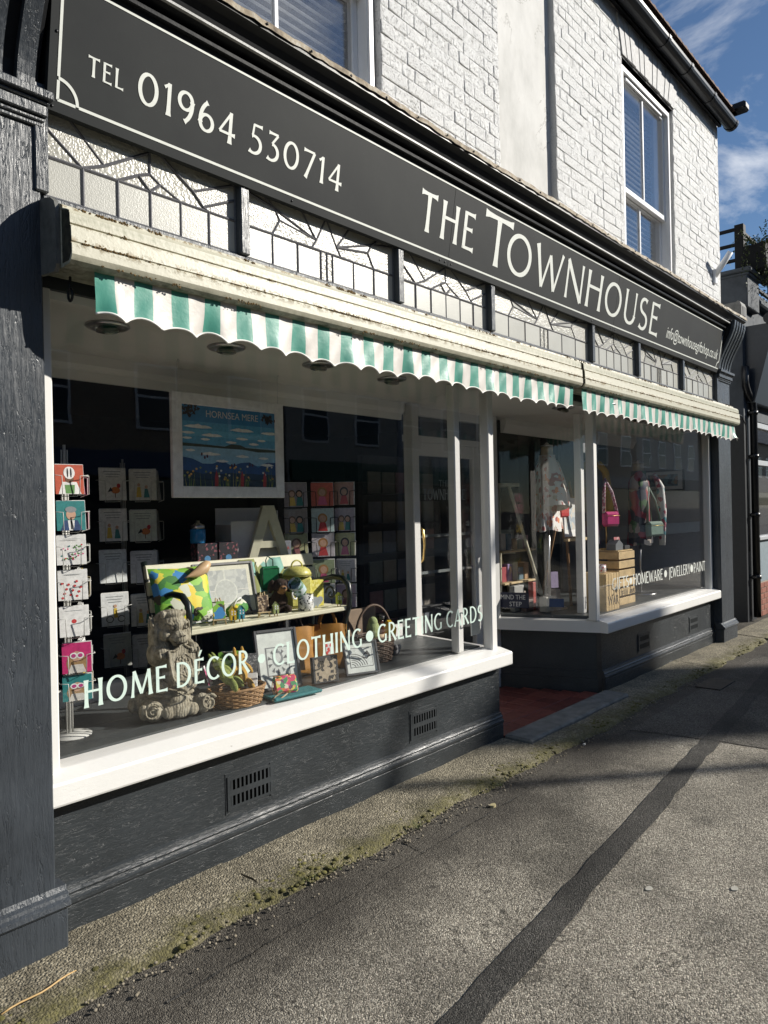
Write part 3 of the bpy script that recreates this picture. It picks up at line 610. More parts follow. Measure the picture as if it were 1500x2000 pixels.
# airbrick vents
def vent(parent, x, z, w, h):
    v = MB().box(x-.02, x+w+.02, .0255, .0285, z-.02, z+h+.02)
    o = v.build('vent', M_RISER, parent)
    n = 10; grid = MB(); c = w/n
    for r_ in range(2):
        za, zb = z+.012+r_*(h/2), z+h/2-.012+r_*(h/2)
        for i in range(n): grid.box(x+.006+i*c, x+.006+i*c+c*.42, .0215, .0235, za, zb)
    for a, b in ((z, z+.012), (z+h/2-.012, z+h/2+.012), (z+h-.012, z+h)): grid.box(x-.006, x+w+.006, .0212, .0240, a, b)
    grid.box(x-.012, x+.004, .0210, .0243, z-.006, z+h+.006).box(x+w-.004, x+w+.012, .0210, .0243, z-.006, z+h+.006)
    grid.build('grille', M_GREY, o); MB().box(x, x+w, .0244, .0250, z, z+h).build('slot_shade', plain('painted shade of vent hole', (.0015, .0015, .0015), 1.0, .0, spec=0.0), o)  # black sheet paints in the shade inside the vent slots
vent(rl, GY(452, 1530, .01).x, .235, .225, .135); vent(rl, GY(808, 1400, .01).x, .235, .225, .135)
vent(rr_, GY(1251, 1250, .01).x, .24, .225, .13); vent(rr_, GY(1350, 1205, .01).x, .24, .225, .13)
# sills
sp_ = [(.12, .505), (-.052, .505), (-.055, .512), (-.055, .578), (-.049, .587), (.035, .606), (.12, .612)]
MB().prism(sp_, 'x', 1.075, 4.02).build('sill', M_SILL, SF); MB().prism(sp_, 'x', 5.425, 8.20).build('sill', M_SILL, SF)
# display floors (planks)
fl_grey = plain('grey floor paint', (.055, .062, .064), .42, .25, 6, bmp=.2, bscale=30)
lx = lambda y: 3.895+.15*y; rx2 = lambda y: 5.565-.41*y      # inner faces of the splayed returns
for side in (0, 1):
    e = (lambda y: (1.1, lx(y))) if side == 0 else (lambda y: (rx2(y), 8.10))
    YE = .9 if side == 0 else 1.25
    f = MB().prism([(e(.121)[0], .121), (e(.121)[1], .121), (e(YE)[1], YE), (e(YE)[0], YE)], 'z', .50, .600).build('display_floor', M_DGREY, SF)
    for a, b in ((.123, .225), (.228, .415), (.418, .605), (.608, .80))+(((.803, 1.0), (1.003, 1.2)) if side else ()):
        MB().prism([(e(a)[0], a), (e(a)[1], a), (e(b)[1], b), (e(b)[0], b)], 'z', .6005, .62).build('plank', fl_grey, f)
# white upstand at the back of the left display
MB().box(1.1, 3.95, .81, .83, .60, .70).build('back_upstand', M_WHITE, SF)
# posts, frames
def post(x, y, w, d, z0, z1, m=None, nm='post'): return MB().cbox(x-w/2, x+w/2, y-d/2, y+d/2, z0, z1, .006).build(nm, m or M_WHITE, SF)
post(3.935, .055, .062, .07, .60, 2.4, nm='corner_post'); post(5.415, .055, .062, .07, .60, 2.4, nm='corner_post')
post(3.66, .115, .058, .058, .62, ZS, nm='inner_post'); post(5.63, .27, .062, .062, .62, ZS, nm='inner_post')
post(1.118, .045, .05, .06, .59, 2.4, nm='window_jamb'); post(8.12, .05, .06, .07, .59, 2.4, nm='window_jamb')
post(4.075, .80, .075, .09, .0, ZS, nm='rear_post'); post(5.165, .83, .07, .08, .0, ZS, nm='rear_post')
# glass
gp_l = MB().box(1.143, 3.904, .045, .051, .60, 2.32).build('window_pane', M_GLASS, SF)
gp_r = MB().box(5.446, 8.09, .045, .051, .60, 2.32).build('window_pane', M_GLASS, SF)
def ret_glass(P, L_): 
    o0, o1 = -.05, -.044
    return MB().add([P(t, o, z) for t in (.06, L_-.04) for o in (o0, o1) for z in (.60, ZS)], [(0,1,3,2),(4,6,7,5),(0,4,5,1),(2,3,7,6),(0,2,6,4),(1,5,7,3)]).build('return_pane', M_GLASS, SF)
ret_glass(PL, LL); rgp = ret_glass(PR, LR)
# soffit with downlights
sf = MB().box(1.0, 8.2, .03, .92, ZS, ZS+.03).build('soffit', M_SOFF, SF)
MB().prism([(.80, ZS-.001), (.80, ZS-.05), (.815, ZS-.07), (.835, ZS-.075), (.84, ZS-.12), (.86, ZS-.12), (.86, ZS-.001)], 'x', 1.0, 4.02).build('header_moulding', M_SOFF, SF)
MB().prism([(.80, ZS-.001), (.80, ZS-.05), (.84, ZS-.12), (.86, ZS-.12), (.86, ZS-.001)], 'x', 5.36, 8.15).build('header_moulding', M_SOFF, SF)
for px, py in ((210, 635), (442, 677), (622, 711), (765, 739), (1100, 795), (1180, 790), (1235, 815), (1270, 822)):
    p = GZ(px, py, ZS); mb3 = MB(); c = (p.x, p.y, ZS)
    ring = MB().lathe([(.045, -.001), (.085, -.001), (.088, -.006), (.082, -.012), (.055, -.014), (.050, -.003)], c, 24).build('downlight', M_STEEL, sf)
    mb4 = MB(); mk_ = mb4.mark(); mb4.lathe([(.001, .008), (.03, .006), (.044, -.006), (.046, -.016), (.036, -.019), (.03, -.008), (.001, -.004)], (0, 0, 0), 18); mb4.xf(mk_, Matrix.Translation((p.x, p.y, ZS-.010)) @ Matrix.Rotation(R(24), 4, 'X') @ Matrix.Rotation(R(-14), 4, 'Y')); mb4.build('lamp_cup', plain('tarnished reflector', (.22, .21, .18), .22, .3, 30, metal=.9), ring)
# transom beam behind the awnings, and the transom lights
MB().box(1.0, 8.2, .012, .12, ZS+.031, 2.58).build('transom_beam', M_GREY, SF)
MB().cbox(1.09, 8.18, -.055, .115, 2.585, 2.617, .006).build('transom_rail', M_PIL, SF)
ZB, ZT, LY = 2.622, 2.930, -.030
MULL = [1.085, 1.945, 2.975, 3.86, 5.25, 6.12, 7.17, 8.17]
for x in MULL: MB().cbox(x-.024, x+.024, -.070, .06, 2.618, 2.99, .005).build('mullion', M_PIL, SF)
rw = .46
def panel1():
    r = rw; J = [(i/6, r) for i in range(7)]; a = (0, .80); b = (.10, 1); p = (.27, .58); c = (.5, .95); d = (.5, .68); e = (.44, .615); f = (.555, .59); gg = (.54, 1); q = (.74, .66); s_ = (.80, .50)
    P = [([(i/6, 0), ((i+1)/6, 0), ((i+1)/6, r), (i/6, r)], 0) for i in range(6)]
    P += [([J[0], J[1], a], 1), ([a, J[1], p, b, (0, 1)], 2), ([b, p, c, (.5, 1)], 1), ([J[1], J[2], e, d, c, p], 1), ([J[2], J[3], e], 1), ([e, J[3], f, d], 2), ([J[3], J[4], f], 1), ([c, d, f, J[4], J[5], s_, q, gg, (.5, 1)], 1), ([gg, q, (1, .96), (1, 1)], 1), ([q, s_, (1, .75), (1, .96)], 2), ([s_, J[5], (1, r), (1, .75)], 2)]
    return P
def panel2():
    r = rw; ed = [0, .155, .31, .46, .5, .54, .69, .845, 1]
    P = [([(ed[i], 0), (ed[i+1], 0), (ed[i+1], r), (ed[i], r)], 0 if i not in (3, 4) else 1) for i in range(8)]
    half = [([(0, r), (.155, r), (.2, .70), (.17, .85), (0, .95)], 2), ([(.155, r), (.31, r), (.40, r), (.431, .60), (.2, .70)], 1), ([(.2, .70), (.431, .60), (.17, .85)], 0), ([(.17, .85), (.431, .60), (.33, 1), (.1, 1)], 1), ([(0, .95), (.17, .85), (.1, 1), (0, 1)], 2), ([(.33, 1), (.431, .60), (.5, 1)], 2)]
    P += half + [([(1-u, v) for u, v in reversed(pl)], t) for pl, t in half]
    P += [([(.40, r), (.46, r), (.5, r), (.54, r), (.60, r), (.569, .60), (.5, 1), (.431, .60)], 2)]
    return P
def inset(poly, d, sx, sz):
    cx = sum(p[0] for p in poly)/len(poly); cz = sum(p[1] for p in poly)/len(poly); out = []
    for x, z in poly:
        dx, dz = cx-x, cz-z; l = math.hypot(dx, dz) or 1; out.append((x+dx/l*d, z+dz/l*d))
    return out
for k in range(7):
    x0, x1 = MULL[k]+.026, MULL[k+1]-.026; wdt = x1-x0; hgt = ZT-ZB; P = panel1() if k % 2 == 0 else panel2()
    tl = MB().box(x0, x1, LY+.012, LY+.02, ZB, ZT).build('transom_light', plain('blank behind leaded glass', (.35, .34, .30), .8), SF)
    edges = set(); rnd = random.Random(k)
    for poly, t in P:
        wp = [(x0+u*wdt, ZB+v*hgt) for u, v in poly]
        dy = rnd.uniform(-.0015, .0015); MB().prism(inset(wp, .0015, 1, 1), 'y', LY+dy, LY+.006+dy).build('pane', M_LG[t], tl)
        for i in range(len(wp)): a, b = wp[i], wp[(i+1) % len(wp)]; edges.add(tuple(sorted(((round(a[0], 4), round(a[1], 4)), (round(b[0], 4), round(b[1], 4))))))
    cm = MB()
    for j, (a, b) in enumerate(edges):
        d = Vector((b[0]-a[0], 0, b[1]-a[1]))
        if d.length < .004: continue
        d.normalize(); n_ = Vector((-d.z, 0, d.x))*.0062; yy = LY-.0045-(j % 7)*.0003
        A, B = Vector((a[0], yy, a[1])), Vector((b[0], yy, b[1])); o_ = Vector((0, .004, 0))
        cm.add([A+n_+o_, A, A-n_+o_, B+n_+o_, B, B-n_+o_], [(0, 1, 4, 3), (1, 2, 5, 4)])
    cm.build('lead_came', M_LEAD, tl)
# pilasters with capital and console
def pilaster(x0, x1):
    p = MB().cbox(x0, x1, -.06, .10, .20, 2.84, .006).build('pilaster', M_PIL, SF)
    MB().cbox(x0-.03, x1+.03, -.085, .10, -.02, .172, .006).build('plinth', M_PIL, p)
    prof = [(.0, .172), (-.092, .172), (-.100, .182), (-.096, .196), (-.084, .204), (-.080, .214), (-.068, .222), (-.060, .238), (.0, .24)]
    MB().prism(prof, 'x', x0-.034, x1+.034).build('plinth_moulding', M_PIL, p)
    mb5 = MB()
    for z0, z1, o in ((2.835, 2.850, .012), (2.852, 2.866, .018), (2.868, 2.905, .030), (2.907, 2.918, .036), (2.920, 2.950, .052)): mb5.cbox(x0-o*.55, x1+o*.55, -.06-o, .10, z0, z1, .004)
    mb5.build('capital', M_PIL, p)
    def cur(t): 
        z = 2.95+.50*t; y = -.075-.17*(3*t*t-2*t*t*t); return y, z
    back = [(.08, 2.95)]+[(cur(t/12)[0]+.03, cur(t/12)[1]) for t in range(13)]+[(.08, 3.45)]
    c_ = MB().prism(back, 'x', x0, x1).build('console', M_BLACK, p)
    n = 5; wd = (x1-x0)/n
    for i in range(n):
        a = x0+i*wd+wd*.24; b = a+wd*.56
        front = [cur(t/12) for t in range(13)]; MB().prism([(y+.034, z) for y, z in front]+[(y, z) for y, z in reversed(front)], 'x', a, b).build('flute', M_PIL, c_)
    return p
pilaster(.56, 1.085); PRI = pilaster(8.185, 8.60)
M_ENDST = plain('weathered grey end block', (.24, .24, .23), .8, .25, 20, bmp=.4)
eb = MB().prism([(-.24, 3.52), (-.24, 3.66), (-.225, 3.70), (-.205, 3.715), (-.185, 3.70), (.10, 3.70), (.10, 3.52)], 'x', 8.46, 8.64).build('end_block', M_ENDST, SF)
MB().box(8.50, 8.60, -.2445, -.2405, 3.55, 3.65).build('recess', M_DGREY, eb)
# cornice over the fascia
cor = [(.10, 3.36), (-.175, 3.36), (-.178, 3.372), (-.150, 3.384), (-.152, 3.396), (-.196, 3.404), (-.206, 3.412), (-.204, 3.424), (-.180, 3.428), (-.178, 3.444), (-.186, 3.462), (-.204, 3.482), (-.226, 3.495), (-.236, 3.500), (-.236, 3.528), (.10, 3.56)]
cn = MB().prism(cor, 'x', .5, 8.64).build('cornice', M_BLACK, SF)
MB().prism([(-.200, 3.4065), (-.2085, 3.411), (-.2085, 3.421), (-.200, 3.4245)], 'x', .55, 8.6).build('bead', plain('bead with painted highlight', (.34, .34, .33), .5, .3, 12, bmp=.4), cn)  # pale colour stands in for the sunlit line along this moulding
def m_flash():
    m, n, b = mk('rusty lead flashing'); v = coords(n, (1, 1, 1)); c = ramp(n, noise(n, v, 18, 7, .75), [(.3, (.09, .06, .035)), (.5, (.30, .24, .16)), (.68, (.48, .46, .40))]); n.links.new(c, b.inputs['Base Color']); b.inputs['Roughness'].default_value = .75; bump(n, b, noise(n, v, 60, 5), .6, .004); return m
rnd = random.Random(4); mb = MB(); n = 190; vs = []
for i in range(n+1):
    x = .5+8.16*i/n; dz = rnd.uniform(-.004, .004)+.004*math.sin(x*3.1); dy = rnd.uniform(-.003, .003)
    vs += [(x, .098, 3.572+dz*.3), (x, -.240+dy, 3.540+dz), (x, -.244+dy, 3.512+dz)]
mb.add(vs, [(3*i+j, 3*i+3+j, 3*i+4+j, 3*i+1+j) for i in range(n) for j in range(2)]); mb.build('flashing', m_flash(), cn)
for i in range(30): x = 1.2+i*.247; MB().ell((x, -.246, 3.524), (.006, .004, .006), 7, 5).build('nail', M_BLACK, cn)
for x in (2.62, 5.6, 3.43): MB().add([(x, -.235, 3.54), (x+.06, -.235, 3.54), (x+.05, -.05, 3.56), (x+.02, -.10, 3.595)], [(0, 1, 3), (1, 2, 3)]).build('lifted_flap', M_DGREY, cn)
# board behind the sign and lobby ceiling
MB().box(1.09, 8.19, .0, .10, 2.99, 3.36).build('fascia_backing', M_BLACK, SF)
# door at the back of the lobby
DY = .86
dr = MB().cbox(4.125, 4.215, DY, DY+.045, .05, 2.02, .004).cbox(4.945, 5.035, DY, DY+.045, .05, 2.02, .004).cbox(4.215, 4.945, DY, DY+.045, 1.92, 2.02, .004).cbox(4.215, 4.945, DY, DY+.045, .05, .36, .004).build('door', M_WHITE, SF)
dp = MB().box(4.215, 4.945, DY+.02, DY+.025, .36, 1.92).build('pane', M_GLASS, dr)
MB().tube([(4.20, DY-.005, 1.10), (4.205, DY-.05, 1.14), (4.21, DY-.058, 1.25), (4.205, DY-.05, 1.36), (4.20, DY-.005, 1.40)], .009, 8).build('handle', M_BRASS, dr)
frd = lambda u, v, d: Vector((u, DY+.0195-d, v))
letters('TOWNHOUSE', 4.30, 4.84, 1.585, .085, frd, plain('frosted vinyl', (.30, .33, .33), .5), dp); letters('THE', 4.50, 4.63, 1.69, .05, frd, MC['frosted vinyl'], dp)
for z in (1.02, 1.30): MB().box(4.215, 4.945, DY+.03, DY+.036, z, z+.022).build('door_rail_sticker', plain('grey sticker', (.16, .18, .18)), dr)
MB().cbox(4.10, 5.06, DY, DY+.05, 2.02, 2.07, .004).box(4.10, 5.06, DY+.005, DY+.045, 2.22, ZS).build('door_frame', M_WHITE, SF)
MB().box(4.10, 5.06, DY+.02, DY+.025, 2.07, 2.22).build('fanlight_pane', M_GLASS, SF)
MB().cbox(5.06, 5.13, DY, DY+.05, .05, ZS, .004).build('door_side_panel', M_WHITE, SF)
# lobby tiles
lf = struct(MB().add([(3.99, .0, .018), (5.47, .0, .018), (5.13, .86, .018), (4.09, .86, .018)], [(0, 1, 2, 3)]).build('lobby_floor', plain('dark grout', (.05, .035, .03), .9)))
M_RT = [plain('red quarry tile %d' % i, c, .5, .25, 25, bmp=.25) for i, c in enumerate(((.17, .045, .035), (.13, .035, .028), (.20, .06, .045)))]
for i in range(10):
    for j in range(6):
        x = 4.0+i*.148; y = .004+j*.148
        if y+.144 > .86 or x < 3.99+y*.13+.02 or x+.144 > 5.465-(y+.144)*.41: 
            if y+.144 > .86: continue
            xa, xb = max(x, 4.0+(y+.144)*.13), min(x+.144, 5.465-(y+.144)*.41)
            if xb-xa < .03: continue
        else: xa, xb = x, x+.144
        MB().cbox(xa, xb, y, y+.144, .0185, .03+random.uniform(-.001, .001), .002).build('tile', M_RT[random.randrange(3)], lf)
# ------------------------------------------------------------------ writing on the glass
frg = lambda u, v, d: Vector((u, .0445-d, v))
bz = GY(170, 1383, .043).z; X = lambda px, py: GY(px, py, .043).x
BZ, HZ = .640, .098
print('glass text', [round(GY(a, b, .043).z, 3) for a, b in ((170, 1383), (175, 1330), (325, 1345), (487, 1318), (545, 1300), (706, 1265), (862, 1225), (940, 1207), (938, 1183))])
Zg = lambda px, py: GY(px, py, .043).z
BZ, HZ = .800, .102
for txt, a, b, acc in (('HOME', (165, 1384), (327, 1345), None), ('DECOR', (345, 1340), (487, 1318), 1), ('CLOTHING', (534, 1305), (707, 1264), None), ('GREETING', (738, 1257), (863, 1227), None), ('CARDS', (872, 1222), (942, 1206), None)):
    if acc:
        letters('DE', X(345, 1340), X(399, 1330), BZ, HZ, frg, M_VINYL, gp_l, accent=1); letters('COR', X(404, 1328), X(487, 1318), BZ, HZ, frg, M_VINYL, gp_l)
    else: letters(txt, X(*a), X(*b), BZ, HZ, frg, M_VINYL, gp_l)
for px, py in ((511, 1290), (722, 1245)): letters('.', X(px-8, py), X(px+8, py), BZ, HZ, frg, M_VINYL, gp_l, name='dot')
for txt, a, b in (('GIFTS', (1196, 1135), (1228, 1130)), ('HOMEWARE', (1237, 1130), (1294, 1120)), ('JEWELLERY', (1306, 1120), (1348, 1112)), ('PAINT', (1355, 1112), (1377, 1106))): letters(txt, X(*a), X(*b), 0.812, .100, frg, M_LET, gp_r, gap=.13)
for px, py in ((1232, 1132), (1300, 1122), (1351, 1114)): letters('.', X(px-3, py), X(px+3, py), 0.812, .100, frg, M_LET, gp_r, name='dot')
# step sign on the return pane
def frr(u, v, d): return PR(u, -.0435+d, v)
M_NAVY = plain('navy sticker', (.012, .016, .045), .4)
def UR(px):   # distance along the return pane at which a pixel column meets it
    best = min((abs((lambda q: 750+FPX*(q @ CAM_R)/(q @ CAM_F))(PR(u/200, -.045, .75)-CAM_P)-px), u/200) for u in range(0, 170)); return best[1]
ua, ub = UR(1033), UR(968)
st = MB().add([frr(ua, .67, .001), frr(ub, .67, .001), frr(ub, .80, .001), frr(ua, .80, .001)], [(0, 1, 2, 3)]).build('step_sticker', M_NAVY, rgp)
frr2 = lambda u, v, d: frr(ub-u, v, d)
wd_ = ub-ua
text_fit('MIND THE', .02, wd_-.03, .742, .040, frr2, M_PAPER, rgp, 'step_lettering', .002); text_fit('STEP', wd_*.36, wd_*.76, .684, .040, frr2, M_PAPER, rgp, 'step_lettering', .002)
ua, ub = UR(1101), UR(1072)
MB().add([frr(ua, .685, .001), frr(ub, .685, .001), frr(ub, .755, .001), frr(ua, .755, .001)], [(0, 1, 2, 3)]).build('blue_sticker', plain('blue sticker', (.02, .05, .14), .4), rgp)

# ================================================================== FASCIA SIGN (leaning forward at the top)
TILT = math.tan(R(9.5)); FB, FT, FY = 2.905, 3.375, -.078
def fy(z): return FY-(z-FB)*TILT
def frs(u, v, d): return Vector((u, fy(v)-d, v))
def FX(px, py):
    d = ray(px, py); t = (FY-TILT*(CAMH-FB)+CAMD)/(d.y+TILT*d.z); p = CAM_P+d*t; return p
sgn = world_thing('fascia_sign', 'long dark grey painted shop sign with pale flared lettering above the awnings', 'sign', (4.65, -.08, 2.9))
SX0, SX1 = 1.10, 8.175; J1, J2 = FX(885, 420).x, FX(1200, 620).x
for a, b in ((SX0, J1-.0015), (J1+.0015, J2-.0015), (J2+.0015, SX1)):
    bp = MB().add([Vector((x, fy(z)+o, z)) for x in (a, b) for o in (.028, 0) for z in (FB, FT)], [(0,1,3,2),(4,6,7,5),(0,4,5,1),(2,3,7,6),(0,2,6,4),(1,5,7,3)]).build('board', M_SIGN, sgn)
MB().add([Vector((x, fy(z)+o, z)) for x in (SX0, SX1) for o in (.11, .029) for z in (FB+.012, FT-.02)], [(0,1,3,2),(4,6,7,5),(0,4,5,1),(2,3,7,6),(0,2,6,4),(1,5,7,3)]).build('backing', M_BLACK, sgn)
def line_on(a, b, w_, nm='border_line'):
    a, b = Vector(a), Vector(b); d = (b-a).normalized(); n_ = Vector((-d.y, d.x))*w_/2
    MB().add([frs(p.x, p.y, .0016) for p in (a-n_, b-n_, b+n_, a+n_)], [(0, 1, 2, 3)]).build(nm, M_LET, sgn)
bx0, bx1, bz0, bz1, rr0, lw_ = 1.135, 8.125, 2.945, 3.335, .075, .010
line_on((bx0+rr0, bz0), (bx1-rr0, bz0), lw_); line_on((bx0, bz0+rr0), (bx0, bz1), lw_); line_on((bx1, bz0+rr0), (bx1, bz1-.05), lw_*1.4); line_on((bx0+.02, bz1), (bx1, bz1), lw_*.8)
line_on((bx0, bz0), (bx0+rr0-.012, bz0), lw_); line_on((bx0, bz0), (bx0, bz0+rr0-.012), lw_); line_on((bx1-rr0, bz0), (bx1, bz0), lw_)
for cx, a0, a1 in ((bx0, 0, 90), (bx1, 90, 180)):
    mb = MB(); ar_ = arc(cx, bz0, rr0, rr0, a0, a1, 12); ar2 = arc(cx, bz0, rr0-.011, rr0-.011, a0, a1, 12)
    mb.add([frs(u, v, .0019) for u, v in ar_]+[frs(u, v, .0019) for u, v in ar2], [(i, i+1, 14+i, 13+i) for i in range(12)]); mb.build('corner_arc', M_LET, sgn)
for x, z in ((1.118, 2.92), (1.122, 3.16), (2.2, 2.922), (3.3, 2.922), (J1-.03, 2.922), (J1+.03, 2.922), (J2-.04, 2.922), (J2+.04, 2.922), (5.2, 2.922), (7.4, 2.922)): MB().ell(frs(x, z, .001), (.0055, .003, .0055), 8, 5).build('screw', M_BLACK, sgn)
fx = lambda px, py: FX(px, py).x
letters('TEL', fx(172, 125), fx(241, 160), 3.065, .066, frs, M_LET, sgn, gap=.2)
letters('01964', fx(269, 172), fx(460, 250), 3.048, .118, frs, M_LET, sgn, gap=.17); letters('530714', fx(487, 270), fx(668, 345), 3.048, .118, frs, M_LET, sgn, gap=.17)
letters('THE', fx(822, 400), fx(928, 440), 3.036, .205, frs, M_LET, sgn, gap=.22)
letters('T', fx(946, 445), fx(1000, 470), 3.010, .292, frs, M_LET, sgn)
letters('OWNHOUSE', fx(990, 490), fx(1287, 620), 3.006, .262, frs, M_LET, sgn, gap=.14)
text_fit('info@townhousegiftshop.co.uk', fx(1301, 655), fx(1402, 690), 3.030, .105, frs, M_LET, sgn, 'lettering', shear=.22)

# ================================================================== AWNINGS
def m_cassette():
    m, n, b = mk('cream awning cassette'); v = coords(n); sp = nn(n, 'ShaderNodeSeparateXYZ'); n.links.new(v, sp.inputs[0]); z = sp.outputs[2]
    def bandz(c, w_): return ramp(n, mth(n, 'DIVIDE', mth(n, 'ABSOLUTE', mth(n, 'SUBTRACT', z, c)), w_), [(0., 1.), (1., 0.)])
    v2 = coords(n, (1, 1, 1)); base = mixc(n, noise(n, coords(n, (6, 6, .6)), 9, 6), (.46, .44, .34), (.56, .54, .43))
    gr = mth(n, 'MULTIPLY', bandz(2.485, .022), ramp(n, noise(n, coords(n, (3, 3, 1)), 22, 6, .7), [(.35, 0.), (.62, .75)])); c = mixc(n, gr, base, (.20, .21, .12))
    gr2 = mth(n, 'MULTIPLY', bandz(2.335, .03), ramp(n, noise(n, v2, 12, 6, .7), [(.35, .1), (.62, .95)])); c = mixc(n, gr2, c, (.055, .06, .028))
    lich = mth(n, 'MULTIPLY', mth(n, 'ADD', mth(n, 'ADD', bandz(2.402, .022), mth(n, 'MULTIPLY', bandz(2.540, .030), 1.0)), mth(n, 'MULTIPLY', bandz(2.460, .014), .6)), ramp(n, noise(n, coords(n, (1, 1, 1)), 30, 5, .8), [(.50, 0.), (.54, 1.)]))
    c = mixc(n, mth(n, 'MINIMUM', lich, 1.0), c, mixc(n, noise(n, v, 90, 3), (.06, .035, .012), (.30, .20, .04)))
    n.links.new(c, b.inputs['Base Color']); b.inputs['Roughness'].default_value = .45; bump(n, b, mth(n, 'ADD', mth(n, 'MULTIPLY', lich, 1.5), noise(n, v, 60, 4)), .3, .003); return m
M_CASS = m_cassette()
def m_valance(x0, per):
    m, n, b = mk('striped awning cloth'); g = nn(n, 'ShaderNodeAttribute', attribute_name='u'); f = mth(n, 'FRACT', mth(n, 'DIVIDE', g.outputs['Fac'], per))
    s_ = ramp(n, f, [(0., 1.), (.48, 1.), (.485, 0.), (.995, 0.), (1., 1.)]); v = coords(n)
    dirt = ramp(n, noise(n, coords(n, (2, 2, .6)), 9, 6), [(.3, .82), (.7, 1.)])
    c = mixc(n, s_, (.74, .70, .65), (.075, .34, .26)); mul = nn(n, 'ShaderNodeMix', data_type='RGBA', blend_type='MULTIPLY'); mul.inputs[0].default_value = 1; n.links.new(c, mul.inputs[6]); n.links.new(dirt, mul.inputs[7])
    n.links.new(mul.outputs[2], b.inputs['Base Color']); b.inputs['Roughness'].default_value = .42; bump(n, b, noise(n, v, 35, 5), .3, .004)
    tr = nn(n, 'ShaderNodeBsdfTranslucent'); n.links.new(mul.outputs[2], tr.inputs[0]); ms = nn(n, 'ShaderNodeMixShader', {'Fac': .12}); o = [q for q in n.nodes if q.type == 'OUTPUT_MATERIAL'][0]
    n.links.new(b.outputs[0], ms.inputs[1]); n.links.new(tr.outputs[0], ms.inputs[2]); n.links.new(ms.outputs[0], o.inputs[0]); return m
PER = .1468; M_VAL = m_valance(0, PER); M_BIND = plain('white awning binding', (.78, .77, .73), .6)
CP = [(-.03, 2.585), (-.10, 2.578), (-.160, 2.555), (-.192, 2.540), (-.196, 2.528), (-.232, 2.514), (-.246, 2.498), (-.247, 2.466), (-.242, 2.463), (-.242, 2.458), (-.254, 2.455), (-.257, 2.405), (-.2525, 2.402), (-.2525, 2.399), (-.258, 2.396), (-.258, 2.362), (-.250, 2.345), (-.234, 2.335), (-.19, 2.332), (-.05, 2.34), (-.03, 2.35)]
M_CEND = plain('grey end plate', (.13, .13, .12), .5, .3, 30, bmp=.2)
def awning(x0, x1, label, v0, v1, seed, dz=0.0):
    a = world_thing('awning', label, 'awning', ((x0+x1)/2, -.15, 2.33)); rnd = random.Random(seed)
    MB().prism(CP, 'x', x0+.012, x1-.012).build('cassette', M_CASS, a)
    ep = [(-.03, 2.592), (-.09, 2.588), (-.14, 2.575), (-.168, 2.555), (-.178, 2.53), (-.178, 2.345), (-.16, 2.322), (-.03, 2.335)]
    for p, q in ((x0-.004, x0+.0105), (x1-.0105, x1+.004)): MB().prism(ep, 'x', p, q).build('end_plate', M_CEND, a)
    MB().prism([(-.19, 2.525), (-.243, 2.508), (-.252, 2.44), (-.254, 2.37), (-.235, 2.345), (-.19, 2.345)], 'x', x0+.0108, x0+.0118).build('lichen_end', plain('black lichen stain', (.035, .034, .022), .9, .8, 40), a)
    lc = MB()
    for zc, yc, cnt in ((2.403, -.2565, 330), (2.536, -.196, 260), (2.46, -.2475, 120), (2.345, -.252, 150)):
        for _ in range(cnt):
            cx = rnd.uniform(x0+.05, x1-.05)
            if math.sin(cx*5.3+zc*40)+math.sin(cx*11.1)+rnd.gauss(0, .5) < .45: continue
            for _k in range(rnd.randrange(2, 6)): rr = rnd.uniform(.0018, .0048); lc.ell((cx+rnd.gauss(0, .007), yc+.001, zc+rnd.gauss(0, .0035)), (rr*1.2, rr*.5, rr), 6, 4)
    if lc.v: lc.build('lichen', plain('ochre lichen', (.10, .062, .018), .95, .6, 90), a, 'stuff')
    # valance cloth: scalloped, gently folded
    n = int((v1-v0)/.008); m_ = 7; vs = []; us = []; bind = []
    ph = [rnd.uniform(0, 6.28) for _ in range(5)]
    for i in range(n+1):
        u = (v1-v0)*i/n; x = v0+u; t = (u/PER+.28) % 1.0
        kq = int(u/PER+.28); zb_ = 2.172 + (.026+.005*math.sin(kq*2.3+ph[0]))*math.sin(math.pi*t)**.8 + .006*math.sin(u*4+ph[0]) + .004*math.sin(kq*1.7)*abs(2*t-1)*0
        edge = max(0, 1-(v1-x)/.35)
        for j in range(m_+1):
            q = j/m_; z = 2.336+(zb_-2.336)*q
            y = -.215 + .005*q*math.sin(2*math.pi*u/PER+ph[1]) + q*q*(.009*math.sin(u*11+ph[2])+.004*math.sin(u*27+ph[3]))*(1+edge*2.0) + .0012*math.sin(u*60+j)
            vs.append((x+.006*q*math.sin(u*19+ph[4]), y, z)); us.append(u)
        bind.append(vs[-1])
    mb = MB(); mb.add(vs, [(i*(m_+1)+j, i*(m_+1)+j+1, (i+1)*(m_+1)+j+1, (i+1)*(m_+1)+j) for i in range(n) for j in range(m_)], True)
    o = mb.build('valance', M_VAL, a); at = o.data.attributes.new('u', 'FLOAT', 'POINT'); at.data.foreach_set('value', us)
    MB().tube(bind, .0042, 5).build('binding', M_BIND, o)
    # hem seam
    return a
a1 = awning(1.082, 4.685, 'long cream awning cassette with green striped valance over left window and doorway', 1.19, 4.61, 2)
a2 = awning(4.70, 8.27, 'cream awning cassette with green striped valance over the right window', 4.74, 8.22, 5)
hk = [Vector((1.150, -.12, 2.33)), Vector((1.150, -.12, 2.29))]+[Vector((1.150, -.12+.016*math.sin(R(t)), 2.268+.022*math.cos(R(t)))) for t in range(0, 361, 30)]
MB().tube(hk, .0045, 6).build('winding_eye', M_BLACK, a1)

